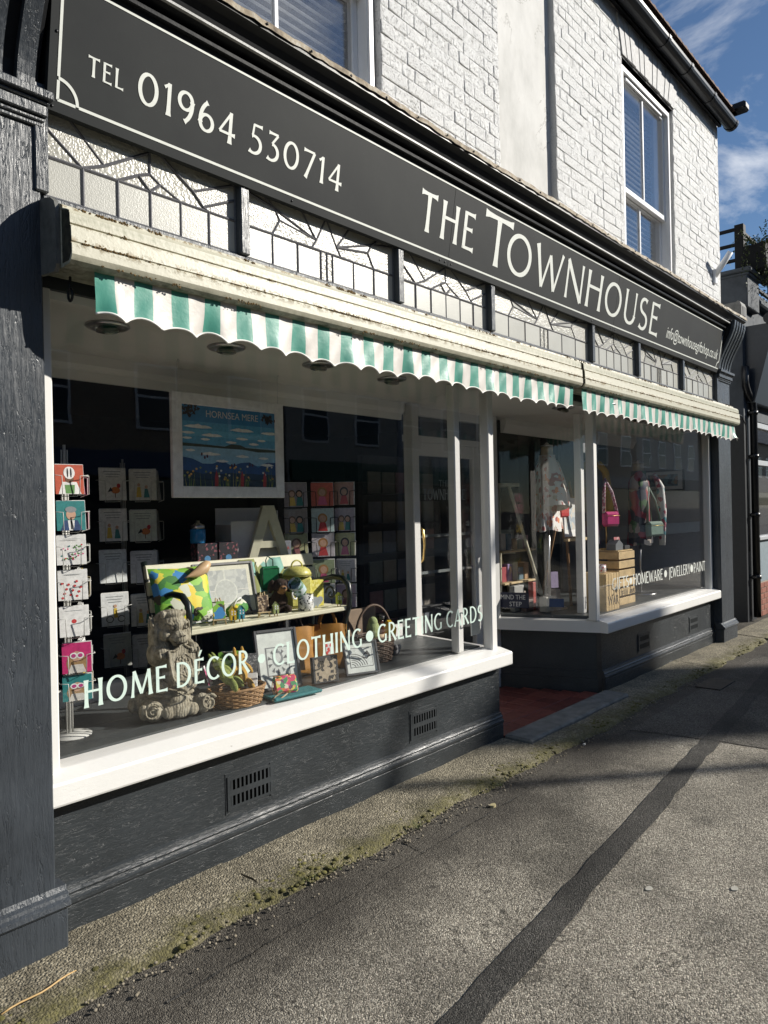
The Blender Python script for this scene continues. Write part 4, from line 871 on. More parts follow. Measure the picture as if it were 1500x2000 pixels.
# ================================================================== NEIGHBOUR, beyond the passage on the right
NY = .17
def N(px, py): return GY(px, py, NY)
M_NREN = plain('blue grey neighbour render', (.065, .075, .088), .8, .3, 5, bmp=.4, bscale=40)
M_NDK = plain('black blue neighbour paint', (.014, .017, .022), .5, .2)
nb = world_thing('neighbour_shop', 'dark blue grey shop building with roof terrace beyond the passage', 'building', (12, NY, 0))
nx0 = 9.95
ztop = N(1480, 575).z
MB().box(nx0, 16, NY, 8, 2.6, 4.12).build('wall', M_NREN, nb)
MB().box(nx0, nx0+.42, NY, 8, 0, 2.6).build('side_wall', M_NDK, nb)
pr_ = MB().cbox(nx0-.02, nx0+.50, NY-.08, NY+.9, 4.0, 4.44, .01).build('pier', M_NREN, nb)
MB().cbox(nx0-.05, nx0+.56, NY-.13, NY+.95, 4.44, 4.50, .015).cbox(nx0-.03, nx0+.53, NY-.10, NY+.92, 4.40, 4.438, .01).build('coping', M_NREN, pr_)
MB().cbox(nx0+.5, 16, NY-.10, NY+.2, 4.12, 4.19, .02).cbox(nx0+.5, 16, NY-.06, NY+.15, 4.19, 4.28, .02).build('cornice', M_NREN, nb)
MB().prism([(NY-.002, 2.80), (NY-.10, 2.80), (NY-.34, 3.72), (NY-.34, 3.78), (NY-.002, 3.78)], 'x', nx0+.12, 16).build('sign_board', plain('slate blue panel', (.03, .04, .055), .3, .1), nb)
MB().tube([(nx0+.06, NY-.30, 3.83), (16, NY-.30, 3.83)], .07, 12).build('blind_roller', M_NDK, nb)
nw = MB().cbox(nx0+.42, nx0+.50, NY+.01, NY+.10, 1.07, 2.6, .006).cbox(nx0+.5, 16, NY+.01, NY+.10, 2.52, 2.6, .006).cbox(nx0+.5, 16, NY+.012, NY+.10, 2.02, 2.09, .006).cbox(nx0+.5, 16, NY-.03, NY+.12, 1.02, 1.07, .006).build('window_frame', plain('grey white frame', (.42, .44, .46), .5), nb)
for x in (11.6, 13): MB().cbox(x, x+.06, NY+.014, NY+.09, 1.07, 2.519, .006).build('glazing_bar', MC['grey white frame'], nw)
for z0, z1 in ((1.07, 2.02), (2.09, 2.52)): MB().box(nx0+.5, 16, NY+.05, NY+.056, z0, z1).build('pane', M_GLASS, nw)
MB().box(nx0+.42, 16, NY+.7, NY+.72, 0, 2.6).build('room_wall', M_DGREY, nb)
MB().box(nx0+.42, 16, NY+.02, NY+.12, .46, 1.02).build('window_riser', plain('pale blue grey riser', (.20, .25, .28), .6), nb)
bs = MB().box(nx0+.42, 16, NY+.01, NY+.13, 0, .458).build('brick_base', plain('sandy mortar', (.30, .27, .22), .9), nb)
M_RB = plain('red brick', (.24, .085, .055), .85, .3, 40, bmp=.4)
for r in range(6):
    for i in range(8): x = nx0+.42+i*.225+(r % 2)*.11; MB().cbox(x, x+.215, NY-.004, NY+.012, .006+r*.075, .07+r*.075, .003).build('brick', M_RB, bs)
# passage: dark back and floor step
tag(MB().box(8.9, 9.95, 5.0, 5.1, 0, 5).build('passage_wall', M_NDK), 'dark wall closing the narrow passage beside the shop', 'wall')
# roof terrace railing
RLP = lambda px, py: GY(px, py, NY+.05)
M_RAIL = plain('black railing paint', (.008, .009, .011), .6, .2, spec=.2)
rg = world_thing('terrace_railing', 'black metal railing on the roof terrace of the neighbouring shop', 'railing', (nx0+.2, NY, 4.5))
px_ = nx0+.20
MB().cbox(px_-.055, px_+.055, NY+.0, NY+.11, 4.50, 5.12, .004).build('post', M_RAIL, rg)
MB().cbox(px_+1.35, px_+1.41, NY+.02, NY+.08, 4.28, 5.06, .004).build('post', M_RAIL, rg); MB().cbox(px_+2.75, px_+2.81, NY+.02, NY+.08, 4.28, 5.06, .004).build('post', M_RAIL, rg)
for z in (5.03, 4.83, 4.63, 4.42): MB().cbox(px_+.057, 16, NY+.03, NY+.07, z, z+.04, .004).build('rail', M_RAIL, rg)
for z in (5.06, 4.86, 4.66): MB().cbox(px_-.02, px_+.02, NY+.112, 3.0, z, z+.04, .004).build('rail', M_RAIL, rg)
pl = world_thing('planter', 'black hanging planter with trailing plant on the terrace railing', 'planter', (11.2, NY-.1, 4.5))
q0 = GY(1470, 480, NY-.10); 
MB().prism([(q0.x, q0.z-.30), (q0.x+.9, q0.z-.30), (q0.x+.98, q0.z), (q0.x-.06, q0.z)], 'y', NY-.26, NY+.01).build('trough', plain('black plastic trough', (.010, .011, .013), .7, spec=.2), pl)
rnd = random.Random(21); mb = MB(); M_LEAF = plain('terrace plant leaf', (.055, .075, .022), .6, .5, 90)
for s_ in range(110):
    b = Vector((rnd.uniform(q0.x-.10, q0.x+.95), rnd.uniform(NY-.28, NY+.02), q0.z+rnd.uniform(-.02, .03))); out = s_ < 60
    p = b.copy(); v_ = Vector((rnd.gauss(-.10 if out else 0, .10), rnd.gauss(-.06, .06), rnd.uniform(.05, .16)))
    for k in range(14 if out else 7):
        p2 = p+v_*.22; v_ += Vector((rnd.gauss(0, .02), rnd.gauss(0, .02), -.045 if out else -.02)); 
        for _ in range(3):
            d = Vector((rnd.gauss(0, 1), rnd.gauss(0, 1), rnd.gauss(0, 1))).normalized()*rnd.uniform(.018, .034); sd = d.cross(Vector((rnd.random(), rnd.random(), 1))).normalized()*.009; c_ = p2+d*.3
            mb.add([c_, c_+d*.5+sd, c_+d, c_+d*.5-sd], [(0, 1, 2, 3)])
        p = p2
mb.build('foliage', M_LEAF, pl)
# drainpipe
dpx = GZ(1471, 1212, 0); dx_, dy_ = nx0+.20, NY-.06
pt = world_thing('drainpipe', 'black cast iron drainpipe running down the corner of the neighbouring shop', 'drainpipe', (dx_, dy_, 0))
ptop = 2.98
MB().tube([(dx_, dy_, .05), (dx_, dy_, 2.72), (dx_-.03, dy_, 2.82), (dx_-.16, dy_+.02, 2.92), (dx_-.20, dy_+.03, 3.0), (dx_-.20, dy_+.03, 3.25)], .046, 12).build('pipe', M_GUT, pt)
for z in (.55, 1.35, 2.1, 2.66): MB().cbox(dx_-.075, dx_+.075, dy_-.02, dy_+.07, z, z+.03, .004).lathe([(.056, 0), (.056, .05)], (dx_, dy_, z-.01), 12).build('pipe_bracket', M_GUT, pt)
cbl = [Vector((8.66, -.04, 2.62)), Vector((9.2, .10, 2.62)), Vector((9.75, .14, 2.60)), Vector((9.92, .14, 2.50)), Vector((9.95, .14, 2.2)), Vector((9.97, .14, 1.6)), Vector((9.98, .14, .9))]
tag(MB().tube(cbl, .008, 6).build('cable', M_BLACK), 'black cable looping from the shopfront to the drainpipe', 'cable')
# flag pole socket on the wall corner
fa = GY(1393, 543, WY); 
fb_ = GX(1427, 492, fa.x)
tg = world_thing('flag_pole', 'short white angled flag pole fixed near the corner of the white brick wall', 'pole', (fa.x, WY, fa.z))
MB().tube([(fa.x, WY, fa.z), (fb_.x, fb_.y, fb_.z)], .032, 12).build('pole', M_UPVC, tg); MB().cbox(fa.x-.035, fa.x+.035, WY-.035, WY-.008, fa.z-.07, fa.z+.09, .004).build('bracket', M_UPVC, tg)

# ================================================================== ACROSS THE STREET (seen mirrored in the glass, and casting the chimney shade)
M_OB = plain('buff brick facade', (.30, .24, .18), .9, .2, 8); M_OW = plain('cream rendered facade', (.45, .43, .38), .85, .1, 6); M_SL = plain('grey slate roof', (.09, .095, .105), .7, .2)
def house(x0, x1, zt, mat, label, shopcol, seed):
    yf = -13.2; h = world_thing('terrace_house', label, 'building', ((x0+x1)/2, yf, 0), 'terrace across the street'); rnd = random.Random(seed)
    MB().box(x0, x1, yf-7, yf, -.14, zt).build('wall', mat, h)
    r = MB().prism([(yf+.25, zt), (yf-7.2, zt), (yf-3.5, zt+2.4)], 'x', x0, x1).build('roof', M_SL, h)
    n = max(2, int((x1-x0)/2.2)); wd = (x1-x0)/n
    for i in range(n):
        cx = x0+wd*(i+.5)
        for z0 in ([3.6, 6.3] if zt > 8 else [3.6]):
            w_ = MB().cbox(cx-.55, cx+.55, yf, yf+.05, z0, z0+1.6, .01).build('window', M_UPVC, h)
            for a, b in ((z0+.07, z0+.77), (z0+.83, z0+1.53)): MB().box(cx-.48, cx+.48, yf+.051, yf+.056, a, b).build('pane', plain('dark street glass', (.02, .025, .03), .06), w_)
    s_ = MB().cbox(x0+.1, x1-.1, yf, yf+.12, 2.45, 3.05, .01).build('shop_fascia', plain(shopcol[0], shopcol[1], .5), h)
    MB().box(x0+.3, x1-.3, yf+.002, yf+.03, .5, 2.4).build('shop_window', MC['dark street glass'] if 'dark street glass' in MC else plain('dark street glass', (.02, .025, .03), .06), h); return h, yf
house(-9, -1.2, 6.2, M_OB, 'buff brick terrace house with a red shop fascia across the street', ('faded red fascia', (.25, .05, .04)), 1)
house(-1.1, 5.4, 6.6, M_OW, 'cream rendered terrace house with a white shop fascia across the street', ('white fascia', (.6, .6, .58)), 2)
house(5.5, 13.5, 6.3, M_OB, 'buff brick terrace house with a blue shop fascia across the street', ('dull blue fascia', (.06, .09, .16)), 3)
hh, yf = house(13.6, 27.0, 7.4, M_OW, 'tall cream rendered house with a high chimney across the street', ('green fascia', (.05, .12, .08)), 4)
house(27.1, 38.0, 6.4, M_OB, 'buff brick terrace house with a grey shop fascia far along the street', ('grey fascia', (.2, .2, .2)), 5)
house(38.1, 52.0, 6.9, M_OW, 'cream rendered house with a black shop fascia far along the street', ('black fascia', (.02, .02, .02)), 6)
house(52.1, 80.0, 6.3, M_OB, 'long buff brick terrace at the far end of the street', ('brown fascia', (.12, .07, .04)), 7)
# chimney whose shade lies over the doorway
run = (17.0)/math.cos(SUN_AZ); ch_y = -17.0
topz = .42+run*math.tan(SUN_EL); cxx = 5.10+17.0*math.tan(SUN_AZ)
ck = MB().cbox(cxx-1.10, cxx+1.10, ch_y-.35, ch_y+.35, 8.5, topz, .02).build('chimney', plain('sooty brick', (.16, .09, .07), .9), hh)
for k in range(4): MB().lathe([(.12, 0), (.10, .35), (.12, .4)], (cxx-.6+k*.4, ch_y, topz), 10).build('chimney_pot', plain('terracotta pot', (.35, .15, .08), .8), ck)
# street lamp: its shade crosses the pavement
lp = Vector((3.30, -.35, 0))+Vector((math.tan(SUN_AZ)*9.6, -9.6, 0))
ltag = world_thing('street_lamp', 'grey street lamp column standing on the far side of the road', 'lamp', (lp.x, lp.y, 0))
MB().lathe([(.11, -.14), (.11, 1.2), (.065, 1.3), (.055, 8.0)], (lp.x, lp.y, 0), 14).build('column', plain('galvanised grey', (.30, .31, .32), .5, .1, metal=.3), ltag)
MB().tube([(lp.x, lp.y, 7.95), (lp.x-.1, lp.y+.3, 8.2), (lp.x-.2, lp.y+1.2, 8.3)], .04, 8).build('arm', MC['galvanised grey'], ltag); MB().cbox(lp.x-.32, lp.x-.08, lp.y+1.1, lp.y+1.7, 8.25, 8.36, .03).build('lantern', MC['galvanised grey'], ltag)

# ================================================================== HELPERS FOR THE GOODS
def print_mat(name, cols, scale=18, dist=1.5, rough=.6, local=True):
    """a printed or painted pattern of flat colour patches with wandering edges"""
    if name in MC: return MC[name]
    m, n, b = mk(name); v = coords(n, local=local)
    nzc = nn(n, 'ShaderNodeTexNoise', {'Scale': scale*1.3, 'Detail': 3.0}); n.links.new(v, nzc.inputs['Vector'])
    off = nn(n, 'ShaderNodeVectorMath', operation='SCALE'); off.inputs[3].default_value = .55*min(dist, 1.2)/scale; n.links.new(nzc.outputs[1], off.inputs[0])
    ad = nn(n, 'ShaderNodeVectorMath', operation='ADD'); n.links.new(v, ad.inputs[0]); n.links.new(off.outputs[0], ad.inputs[1])
    vo = nn(n, 'ShaderNodeTexVoronoi', {'Scale': scale*1.7}); n.links.new(ad.outputs[0], vo.inputs['Vector']); sp = nn(n, 'ShaderNodeSeparateColor'); n.links.new(vo.outputs['Color'], sp.inputs[0])
    r = n.nodes.new('ShaderNodeValToRGB'); r.color_ramp.interpolation = 'CONSTANT'; e = r.color_ramp.elements
    while len(e) < len(cols): e.new(.5)
    for i, c in enumerate(cols): e[i].position = i/len(cols); e[i].color = rgba(c)
    n.links.new(sp.outputs[0], r.inputs[0]); n.links.new(r.outputs[0], b.inputs['Base Color']); b.inputs['Roughness'].default_value = rough; MC[name] = m; return m
def blob(name, ells, mat, parent=None, voxel=.006, sm=3, tex=None):
    mb = MB()
    for e in ells: mb.ell(e[0], e[1], 16, 10, Matrix.Rotation(R(e[2]), 3, e[3]) if len(e) > 3 else None)
    o = mb.build(name, mat, parent); md = o.modifiers.new('remesh', 'REMESH'); md.mode = 'VOXEL'; md.voxel_size = voxel; md.use_smooth_shade = True
    s_ = o.modifiers.new('smooth', 'SMOOTH'); s_.iterations = sm; s_.factor = .5
    if tex:
        t = bpy.data.textures.new('relief', 'CLOUDS'); t.noise_scale = tex[0]; t.noise_depth = 3; d = o.modifiers.new('relief', 'DISPLACE'); d.texture = t; d.strength = tex[1]; d.mid_level = .5
    return o
WHT, RED, PINK, GRN, TEAL, NVY, BLK, YEL, SKIN, ORG_, GRYC, BRN, CRM = (.80, .80, .78), (.55, .05, .05), (.62, .12, .25), (.12, .28, .08), (.03, .22, .22), (.03, .06, .16), (.02, .02, .02), (.72, .50, .06), (.58, .36, .25), (.62, .20, .05), (.25, .27, .28), (.16, .08, .04), (.66, .62, .46)
def cm(c): return plain('ink %.2f %.2f %.2f' % c, tuple(min(.8, x*1.0) for x in c), .5, .16, 60, coat=.35)
def circ(cx, cz, rx, rz, n=14): return [(cx+rx*math.cos(2*math.pi*i/n), cz+rz*math.sin(2*math.pi*i/n)) for i in range(n)]
def art(kind, seed=0):
    """flat printed shapes, in card coordinates 0..1 by 0..1.3"""
    r = random.Random(seed); A = []
    if kind == 'lady':     # head and shoulders with glasses
        A += [(circ(.5, .40, .36, .42), (.35, .22, .10)), ([(.18, 0), (.82, 0), (.70, .34), (.30, .34)], (.62, .60, .55)), (circ(.5, .66, .17, .22), SKIN), (circ(.39, .70, .13, .13), WHT), (circ(.62, .70, .13, .13), WHT), (circ(.39, .70, .08, .08), (.45, .05, .2)), (circ(.62, .70, .08, .08), (.45, .05, .2))]
    elif kind == 'man': A += [([(.12, 0), (.88, 0), (.72, .42), (.28, .42)], NVY), ([(.42, 0), (.58, 0), (.62, .42), (.38, .42)], WHT), ([(.48, .05), (.53, .05), (.53, .4), (.47, .4)], BLK), (circ(.5, .65, .17, .22), SKIN), (circ(.5, .86, .20, .13), GRYC)]
    elif kind == 'cyclist': A += [([(.1, 0), (.9, 0), (.75, .5), (.25, .5)], WHT), ([(.35, .02), (.65, .02), (.68, .38), (.32, .38)], GRN), (circ(.5, .62, .15, .16), BRN), (circ(.5, .88, .2, .26), WHT), (circ(.44, .88, .03, .2), BLK), (circ(.56, .88, .03, .2), BLK)]
    elif kind == 'dots':
        for _ in range(26): A.append((circ(r.uniform(.1, .9), r.uniform(.1, .85), .035, .035, 8), r.choice([RED, TEAL, GRN, PINK])))
        A.append((circ(.5, 1.05, .33, .012, 8), GRYC))
    elif kind == 'hearts':
        for i in range(12): A.append((circ(.15+.7*((i*7) % 10)/10, .1+.06*i, .05, .05, 8), RED))
        A.append((circ(.5, 1.05, .33, .012, 8), GRYC))
    elif kind == 'single': A += [(circ(.5, .62, .09, .09, 10), RED), (circ(.5, 1.05, .33, .012, 8), GRYC)]
    elif kind in ('words', 'bird', 'people', 'bike'):
        for i in range(3): A.append(([(.18+.04*i, 1.08-i*.1), (.82-.04*i, 1.08-i*.1), (.82-.04*i, 1.105-i*.1), (.18+.04*i, 1.105-i*.1)], GRYC))
        if kind == 'bird': A += [(circ(.6, .38, .17, .13), ORG_), (circ(.72, .55, .07, .09), RED), ([(.3, .3), (.5, .36), (.42, .5)], BLK), ([(.57, .1), (.6, .1), (.6, .26), (.57, .26)], BRN)]
        if kind == 'people': A += [(circ(.36, .6, .06, .07), SKIN), ([(.26, .12), (.46, .12), (.42, .52), (.30, .52)], YEL), (circ(.64, .52, .06, .07), SKIN), ([(.54, .1), (.76, .1), (.69, .45), (.58, .45)], TEAL)]
        if kind == 'bike': A += [(circ(.3, .25, .14, .13), BLK), (circ(.3, .25, .11, .10), WHT), (circ(.72, .25, .14, .13), BLK), (circ(.72, .25, .11, .10), WHT), ([(.45, .3), (.6, .3), (.56, .66), (.46, .66)], YEL), (circ(.51, .74, .06, .06), SKIN)]
    elif kind == 'girl': A += [(circ(.5, .72, .22, .26), r.choice([BRN, (.4, .2, .06), BLK])), (circ(.5, .70, .15, .18), SKIN), ([(.28, .05), (.72, .05), (.62, .50), (.38, .50)], r.choice([RED, TEAL, PINK, (.3, .1, .1)]))]
    elif kind == 'pair': A += [(circ(.34, .66, .16, .2), BRN), (circ(.34, .64, .11, .14), SKIN), ([(.18, .05), (.5, .05), (.44, .48), (.24, .48)], YEL), (circ(.66, .66, .16, .2), BLK), (circ(.66, .64, .11, .14), SKIN), ([(.52, .05), (.84, .05), (.77, .48), (.57, .48)], TEAL)]
    return A
def card(name, label, cat, pos, w, h, rz, bgc, kind, seed=0, lean=8, group=None, stack=3):
    """greeting card(s) standing in a rack pocket: folded card with a printed front"""
    mb = MB(); mkk = mb.mark()
    mb.m(cm(WHT))
    for k in range(1, stack): mb.box(-w/2+.002*k, w/2+.002*k, k*.0045, k*.0045+.002, .001, h+.002*k)
    mb.m(cm(bgc)); mb.box(-w/2, w/2, -.0015, .0012, 0, h)
    for i, (poly, c) in enumerate(art(kind, seed)):
        mb.m(cm(c)); mb.add([(-w/2+p[0]*w, -.0019-.0002*i, p[1]*h/1.22) for p in poly], [tuple(range(len(poly)))])
    mb.xf(mkk, Matrix.Rotation(R(-lean), 4, 'X'))
    o = mb.build(name); o.rotation_euler = (0, 0, rz); M_ = Matrix.Rotation(rz, 3, 'Z'); o.location = Vector(pos)+M_ @ o.location; return tag(o, label, cat, group)
def pocket(mb, c, w, h, rz, r=.0018):
    """wire pocket of a card spinner"""
    Mx = Matrix.Translation(c) @ Matrix.Rotation(rz, 4, 'Z')
    P = lambda x, y, z: Mx @ Vector((x, y, z))
    mb.tube([P(-w/2-.012, .02, h*.62), P(-w/2-.012, -.014, h*.62), P(-w*.32, -.016, h*.60), P(-w*.30, -.016, h*.02), P(-w*.28, .012, -.008), P(w*.28, .012, -.008), P(w*.30, -.016, h*.02), P(w*.32, -.016, h*.60), P(w/2+.012, -.014, h*.62), P(w/2+.012, .02, h*.62)], r, 5)
CAMA = lambda x, y: math.atan2(x-0, (y+CAMD))*-1      # yaw that turns a front towards the camera

# ---------------- card spinners
def spinner(name, label, c, r, z0, z1, wire, cols):
    FL = .62 if c[1] < .9 else .022
    t = world_thing(name, label, 'card rack', (c[0], c[1], FL), 'card racks in the left window')
    MB().tube([(c[0]-.012, c[1], FL), (c[0]-.012, c[1], z1)], .003, 6).tube([(c[0]+.012, c[1], FL), (c[0]+.012, c[1], z1)], .003, 6).tube([(c[0], c[1], FL), (c[0], c[1], z1+.02)], .006, 8).build('pole', wire, t)
    MB().lathe([(.085, 0), (.085, .004), (.012, .012)], (c[0], c[1], FL), 20).build('foot', wire, t); return t
S1 = (1.335, .36); S2 = (2.02, 1.16); S3 = (3.34, 1.06)
t1 = spinner('card_spinner', 'cream wire card spinner nearest the left window edge', S1, .1, 0, 1.78, M_WIREW, 0)
t2 = spinner('card_spinner', 'white wire card spinner behind the stone lion', S2, .1, 0, 1.80, M_WIREW, 0)
t3 = spinner('card_spinner', 'black wire card spinner on the right of the bench', S3, .1, 0, 1.72, M_WIREB, 0)
g1 = [('cyclist', (.50, .09, .04), 'orange greeting card with a cyclist in a white helmet', 137, 965, 8), ('man', TEAL, 'teal greeting card with a man wearing a suit and tie', 140, 1036, 4), ('dots', WHT, 'white happy birthday card with tiny coloured figures', 140, 1103, -4), ('hearts', WHT, 'white birthday card sprinkled with red hearts', 143, 1172, -4), ('single', WHT, 'white birthday card with one small red heart', 146, 1243, -4), ('lady', (.55, .03, .16), 'pink greeting card of a lady in white glasses', 151, 1314, -10), ('lady', TEAL, 'teal greeting card of a lady in round glasses', 152, 1368, -10)]
w1 = MB(); ORDN = ('topmost', 'second highest', 'third highest', 'middle', 'third lowest', 'second lowest', 'lowest')
for i, (k, c, lab, px, py, dz) in enumerate(g1):
    p = GY(px, py, .27); rz = CAMA(p.x, p.y)*.55+R(dz*.6); card('greeting_card', lab, 'card', (p.x, p.y, p.z), .108, .118 if i < 6 else .10, rz, c, k, i, 7, 'cards in the left racks'); pocket(w1, (p.x, p.y, p.z), .108, .12, rz)
    for sgn_, nm in ((1, 'right'), (-1, 'left')):
        rz2 = rz+sgn_*R(78); q = Vector((S1[0]+sgn_*.085, p.y+.10, p.z)); pocket(w1, q, .10, .12, rz2)
        card('greeting_card', 'edge-on card in the %s %s-hand pocket of the leftmost rack' % (ORDN[i], nm), 'card', q, .10, .115, rz2, random.Random(i*2+sgn_).choice([(.55, .5, .4), PINK, YEL, WHT, (.3, .32, .33)]), 'words', i, 8, 'cards in the left racks', 4)
w1.build('wire_pockets', M_WIREW, t1)
g2 = [[('bird', WHT, 'white card with a hen and two small figures, top of the white spinner'), ('people', (0.70, 0.70, 0.64), 'cream card with a lemon and a little figure beside poster frame')],
      [('people', WHT, 'white card of two walkers in the second row of the white spinner'), ('bird', (0.67, 0.72, 0.64), 'pale green card with a banana yellow bird, second row of the white spinner')],
      [('words', (0.77, 0.80, 0.79), 'pale card with a seaside scene in the third row'), ('words', (0.77, 0.77, 0.77), 'plain grey wording card in the third row, above bench arm')],
      [('bike', (0.77, 0.79, 0.79), 'pale card of a cyclist in a yellow top'), ('people', (0.77, 0.77, 0.74), 'pale wording card with yellow figure, behind bench arm')],
      [('bird', (.42, .44, .40), 'grey green card with a red robin'), ('words', (0.70, 0.72, 0.73), 'grey wording card half hidden by the stone lion')]]
w2 = MB(); wcard = .139
for r_, (pxa, pxb, py) in enumerate(((221, 279, 977), (222, 280, 1057), (222, 282, 1138), (226, 283, 1222), (231, 286, 1302))):
    for k, px in ((0, pxa), (1, pxb)):
        p = GY(px, py, 1.05); rz = R(-14 if k == 0 else -22)+R(random.Random(r_*3+k).uniform(-4, 4)); kk, c, lab = g2[r_][k]
        card('greeting_card', lab, 'card', p, wcard, .170, rz, c, kk, r_*2+k, 5, 'cards in the left racks', 4); pocket(w2, p, wcard, .17, rz)
    q = Vector((GY(318, py, 1.12).x, 1.14, p.z)); pocket(w2, q, .125, .17, R(58)); card('greeting_card', 'edge-on card in the %s right-hand pocket of the white spinner' % ('topmost', 'second highest', 'middle', 'second lowest', 'lowest')[r_], 'card', q, .125, .168, R(58), (.5, .5, .48), 'words', r_, 5, 'cards in the left racks', 5)
w2.build('wire_pockets', M_WIREW, t2)
g3 = [[('pair', (.32, .29, .33), 'mauve card of a couple on the black spinner, top left'), ('girl', (.60, .13, .09), 'red orange card of a woman with a balloon, top centre'), ('girl', (.50, .28, .22), 'salmon card of a smiling woman, top right of the black spinner')],
      [('pair', (.28, .25, .24), 'dark mauve card of two hugging friends, second row left'), ('girl', (.50, .62, .62), 'pale blue card of a boy in a red top'), ('pair', (.46, .40, .48), 'lilac card with three small figures')],
      [('girl', (.40, .40, .22), 'olive card of a dark haired girl in red'), ('girl', (.56, .52, .55), 'spotted grey card of a girl with outstretched arms'), ('girl', (.62, .62, .32), 'yellow card of a girl in a red skirt')],
      [('words', (.40, .16, .16), 'red card mostly hidden behind the yellow caddy'), ('girl', (.28, .34, .20), 'green card of a seated girl in a sun hat'), ('people', (.66, .62, .64), 'pale pink card of a girl with animals')],
      [('words', (.3, .3, .28), 'dim card low on the black spinner, behind the bench'), ('words', (.25, .28, .3), 'grey card low on the black spinner, behind the green house'), ('girl', (.62, .48, .58), 'pink card leaning at the end of the bench seat')]]
w3 = MB()
for r_, py in enumerate((990, 1041, 1089, 1141, 1190)):
    for k, px in enumerate((578, 630, 672)):
        p = GY(px+r_*1.0, py-(2*k), .95); rz = R((-26, -32, -52)[k]); kk, c, lab = g3[r_][k]
        card('greeting_card', lab, 'card', p, .150 if k < 2 else .133, .155, rz, c, kk, 40+r_*3+k, 5, 'cards in the left racks', 4); pocket(w3, p, .150 if k < 2 else .133, .155, rz, .0028)
w3.build('wire_pockets', M_WIREB, t3)

# ---------------- framed poster of the lake
pc = [GY(343, 765, .58), GY(554, 790, .58), GY(545, 973, .58), GY(332, 970, .58)]
PX0, PX1, PZ0, PZ1 = 1.965, 2.675, 1.592, 2.118
po = world_thing('framed_poster', 'white framed poster of a blue lake with clouds hanging in the left window', 'poster', (2.32, .58, PZ0))
def fbox(x0, x1, z0, z1, y0, y1, b, mat, parent, nm='frame'):
    return MB().cbox(x0, x0+b, y0, y1, z0, z1, .003).cbox(x1-b, x1, y0, y1, z0, z1, .003).cbox(x0+b, x1-b, y0, y1, z1-b, z1, .003).cbox(x0+b, x1-b, y0, y1, z0, z0+b, .003).build(nm, mat, parent)
fbox(PX0, PX1, PZ0, PZ1, .568, .592, .058, plain('white poster frame', (.78, .78, .74), .5), po)
ax0, ax1, az0, az1 = PX0+.058, PX1-.058, PZ0+.058, PZ1-.058; aw, ah = ax1-ax0, az1-az0
pb = MB().box(ax0, ax1, .578, .59, az0, az1).build('print', plain('print sky blue', (.045, .23, .44), .5), po)
def pl_(poly, c, lay, nm='print_shape', mat=None):
    c = tuple(min(.8, x*1.35) for x in c); return MB().add([(ax0+u*aw, .5775-lay*.0004, az0+v*ah) for u, v in poly], [tuple(range(len(poly)))]).build(nm, mat or cm(c), pb)
pl_([(0, .52), (1, .52), (1, .80), (0, .80)], (.07, .27, .42), 1); pl_([(0, .62), (1, .62), (1, .70), (0, .70)], (.10, .34, .48), 2); pl_([(0, .28), (1, .28), (1, .52), (0, .52)], (.20, .36, .47), 2); pl_([(0, 0), (1, 0), (1, .33)]+[(1-i*.1, .30+.04*math.sin(i*2.3)) for i in range(1, 10)]+[(0, .36)], (.018, .06, .16), 3); pl_([(0, 0), (1, 0), (1, .16)]+[(1-i*.1, .17+.05*math.sin(i*3.1)) for i in range(1, 10)]+[(0, .2)], (.012, .03, .05), 4)
pl_([(0, .53), (.25, .52), (.43, .51), (.5, .545), (.6, .54), (.66, .51), (1, .50), (1, .47), (.8, .46), (.62, .485), (.4, .485), (.25, .49), (0, .49)], (.02, .035, .02), 5)
rnd = random.Random(9)
for cx, cz, w_ in ((.16, .73, .29), (.62, .725, .27), (.93, .715, .2), (.30, .635, .22), (.06, .655, .14), (.62, .62, .14), (.84, .615, .1), (.05, .59, .1), (.23, .585, .1), (.5, .565, .12), (.75, .56, .12), (.28, .40, .22), (.62, .39, .15), (.86, .38, .12), (.08, .44, .1), (.9, .29, .16), (.4, .32, .14)):
    pl_([(cx-w_/2, cz)]+[(cx-w_/2+w_*i/8, cz+.006+.028*math.sin(math.pi*i/8)*rnd.uniform(.6, 1.2)*w_*4) for i in range(1, 8)]+[(cx+w_/2, cz)]+[(cx+w_/2-w_*i/6, cz-.014*math.sin(math.pi*i/6)) for i in range(1, 6)], (.60, .62, .55), 6, 'cloud_shape')
for k in range(46):
    u = rnd.uniform(.02, .98); h_ = rnd.uniform(.08, .27); c = rnd.choice([(.20, .24, .05), (.10, .16, .04), (.30, .28, .08)]); pl_([(u-.003, 0), (u+.003, 0), (u+.003+rnd.uniform(-.02, .02), h_)], c, 7, 'stem_shape')
    pl_(circ(u+rnd.uniform(-.02, .02), h_, .011, .014, 7), rnd.choice([(.55, .32, .06), (.5, .5, .45), (.4, .3, .05), (.16, .2, .05)]), 8, 'flower_shape')
for u in (.335, .61, .865): pl_([(u-.018, 0), (u+.018, 0), (u+.022, .12), (u, .21), (u-.016, .12)], (.26, .03, .03), 9, 'lupin_shape')
for u, v in ((.19, .40), (.22, .36), (.245, .375), (.5, .27), (.53, .28), (.70, .29), (.73, .285)): pl_(circ(u, v, .010, .022, 8), (.05, .015, .03), 9, 'bulrush_shape')
for cx, cz, n_ in ((.07, .94, 26), (.92, .90, 26)):
    for _ in range(n_): a = rnd.uniform(0, 6.28); rr = rnd.uniform(0, .095); pl_([(cx+rr*math.cos(a)+.022*math.cos(b), cz+rr*.9*math.sin(a)+.03*math.sin(b)) for b in (a, a+2.1, a+4.2)], (.012, .016, .014), 10, 'leaf_shape')
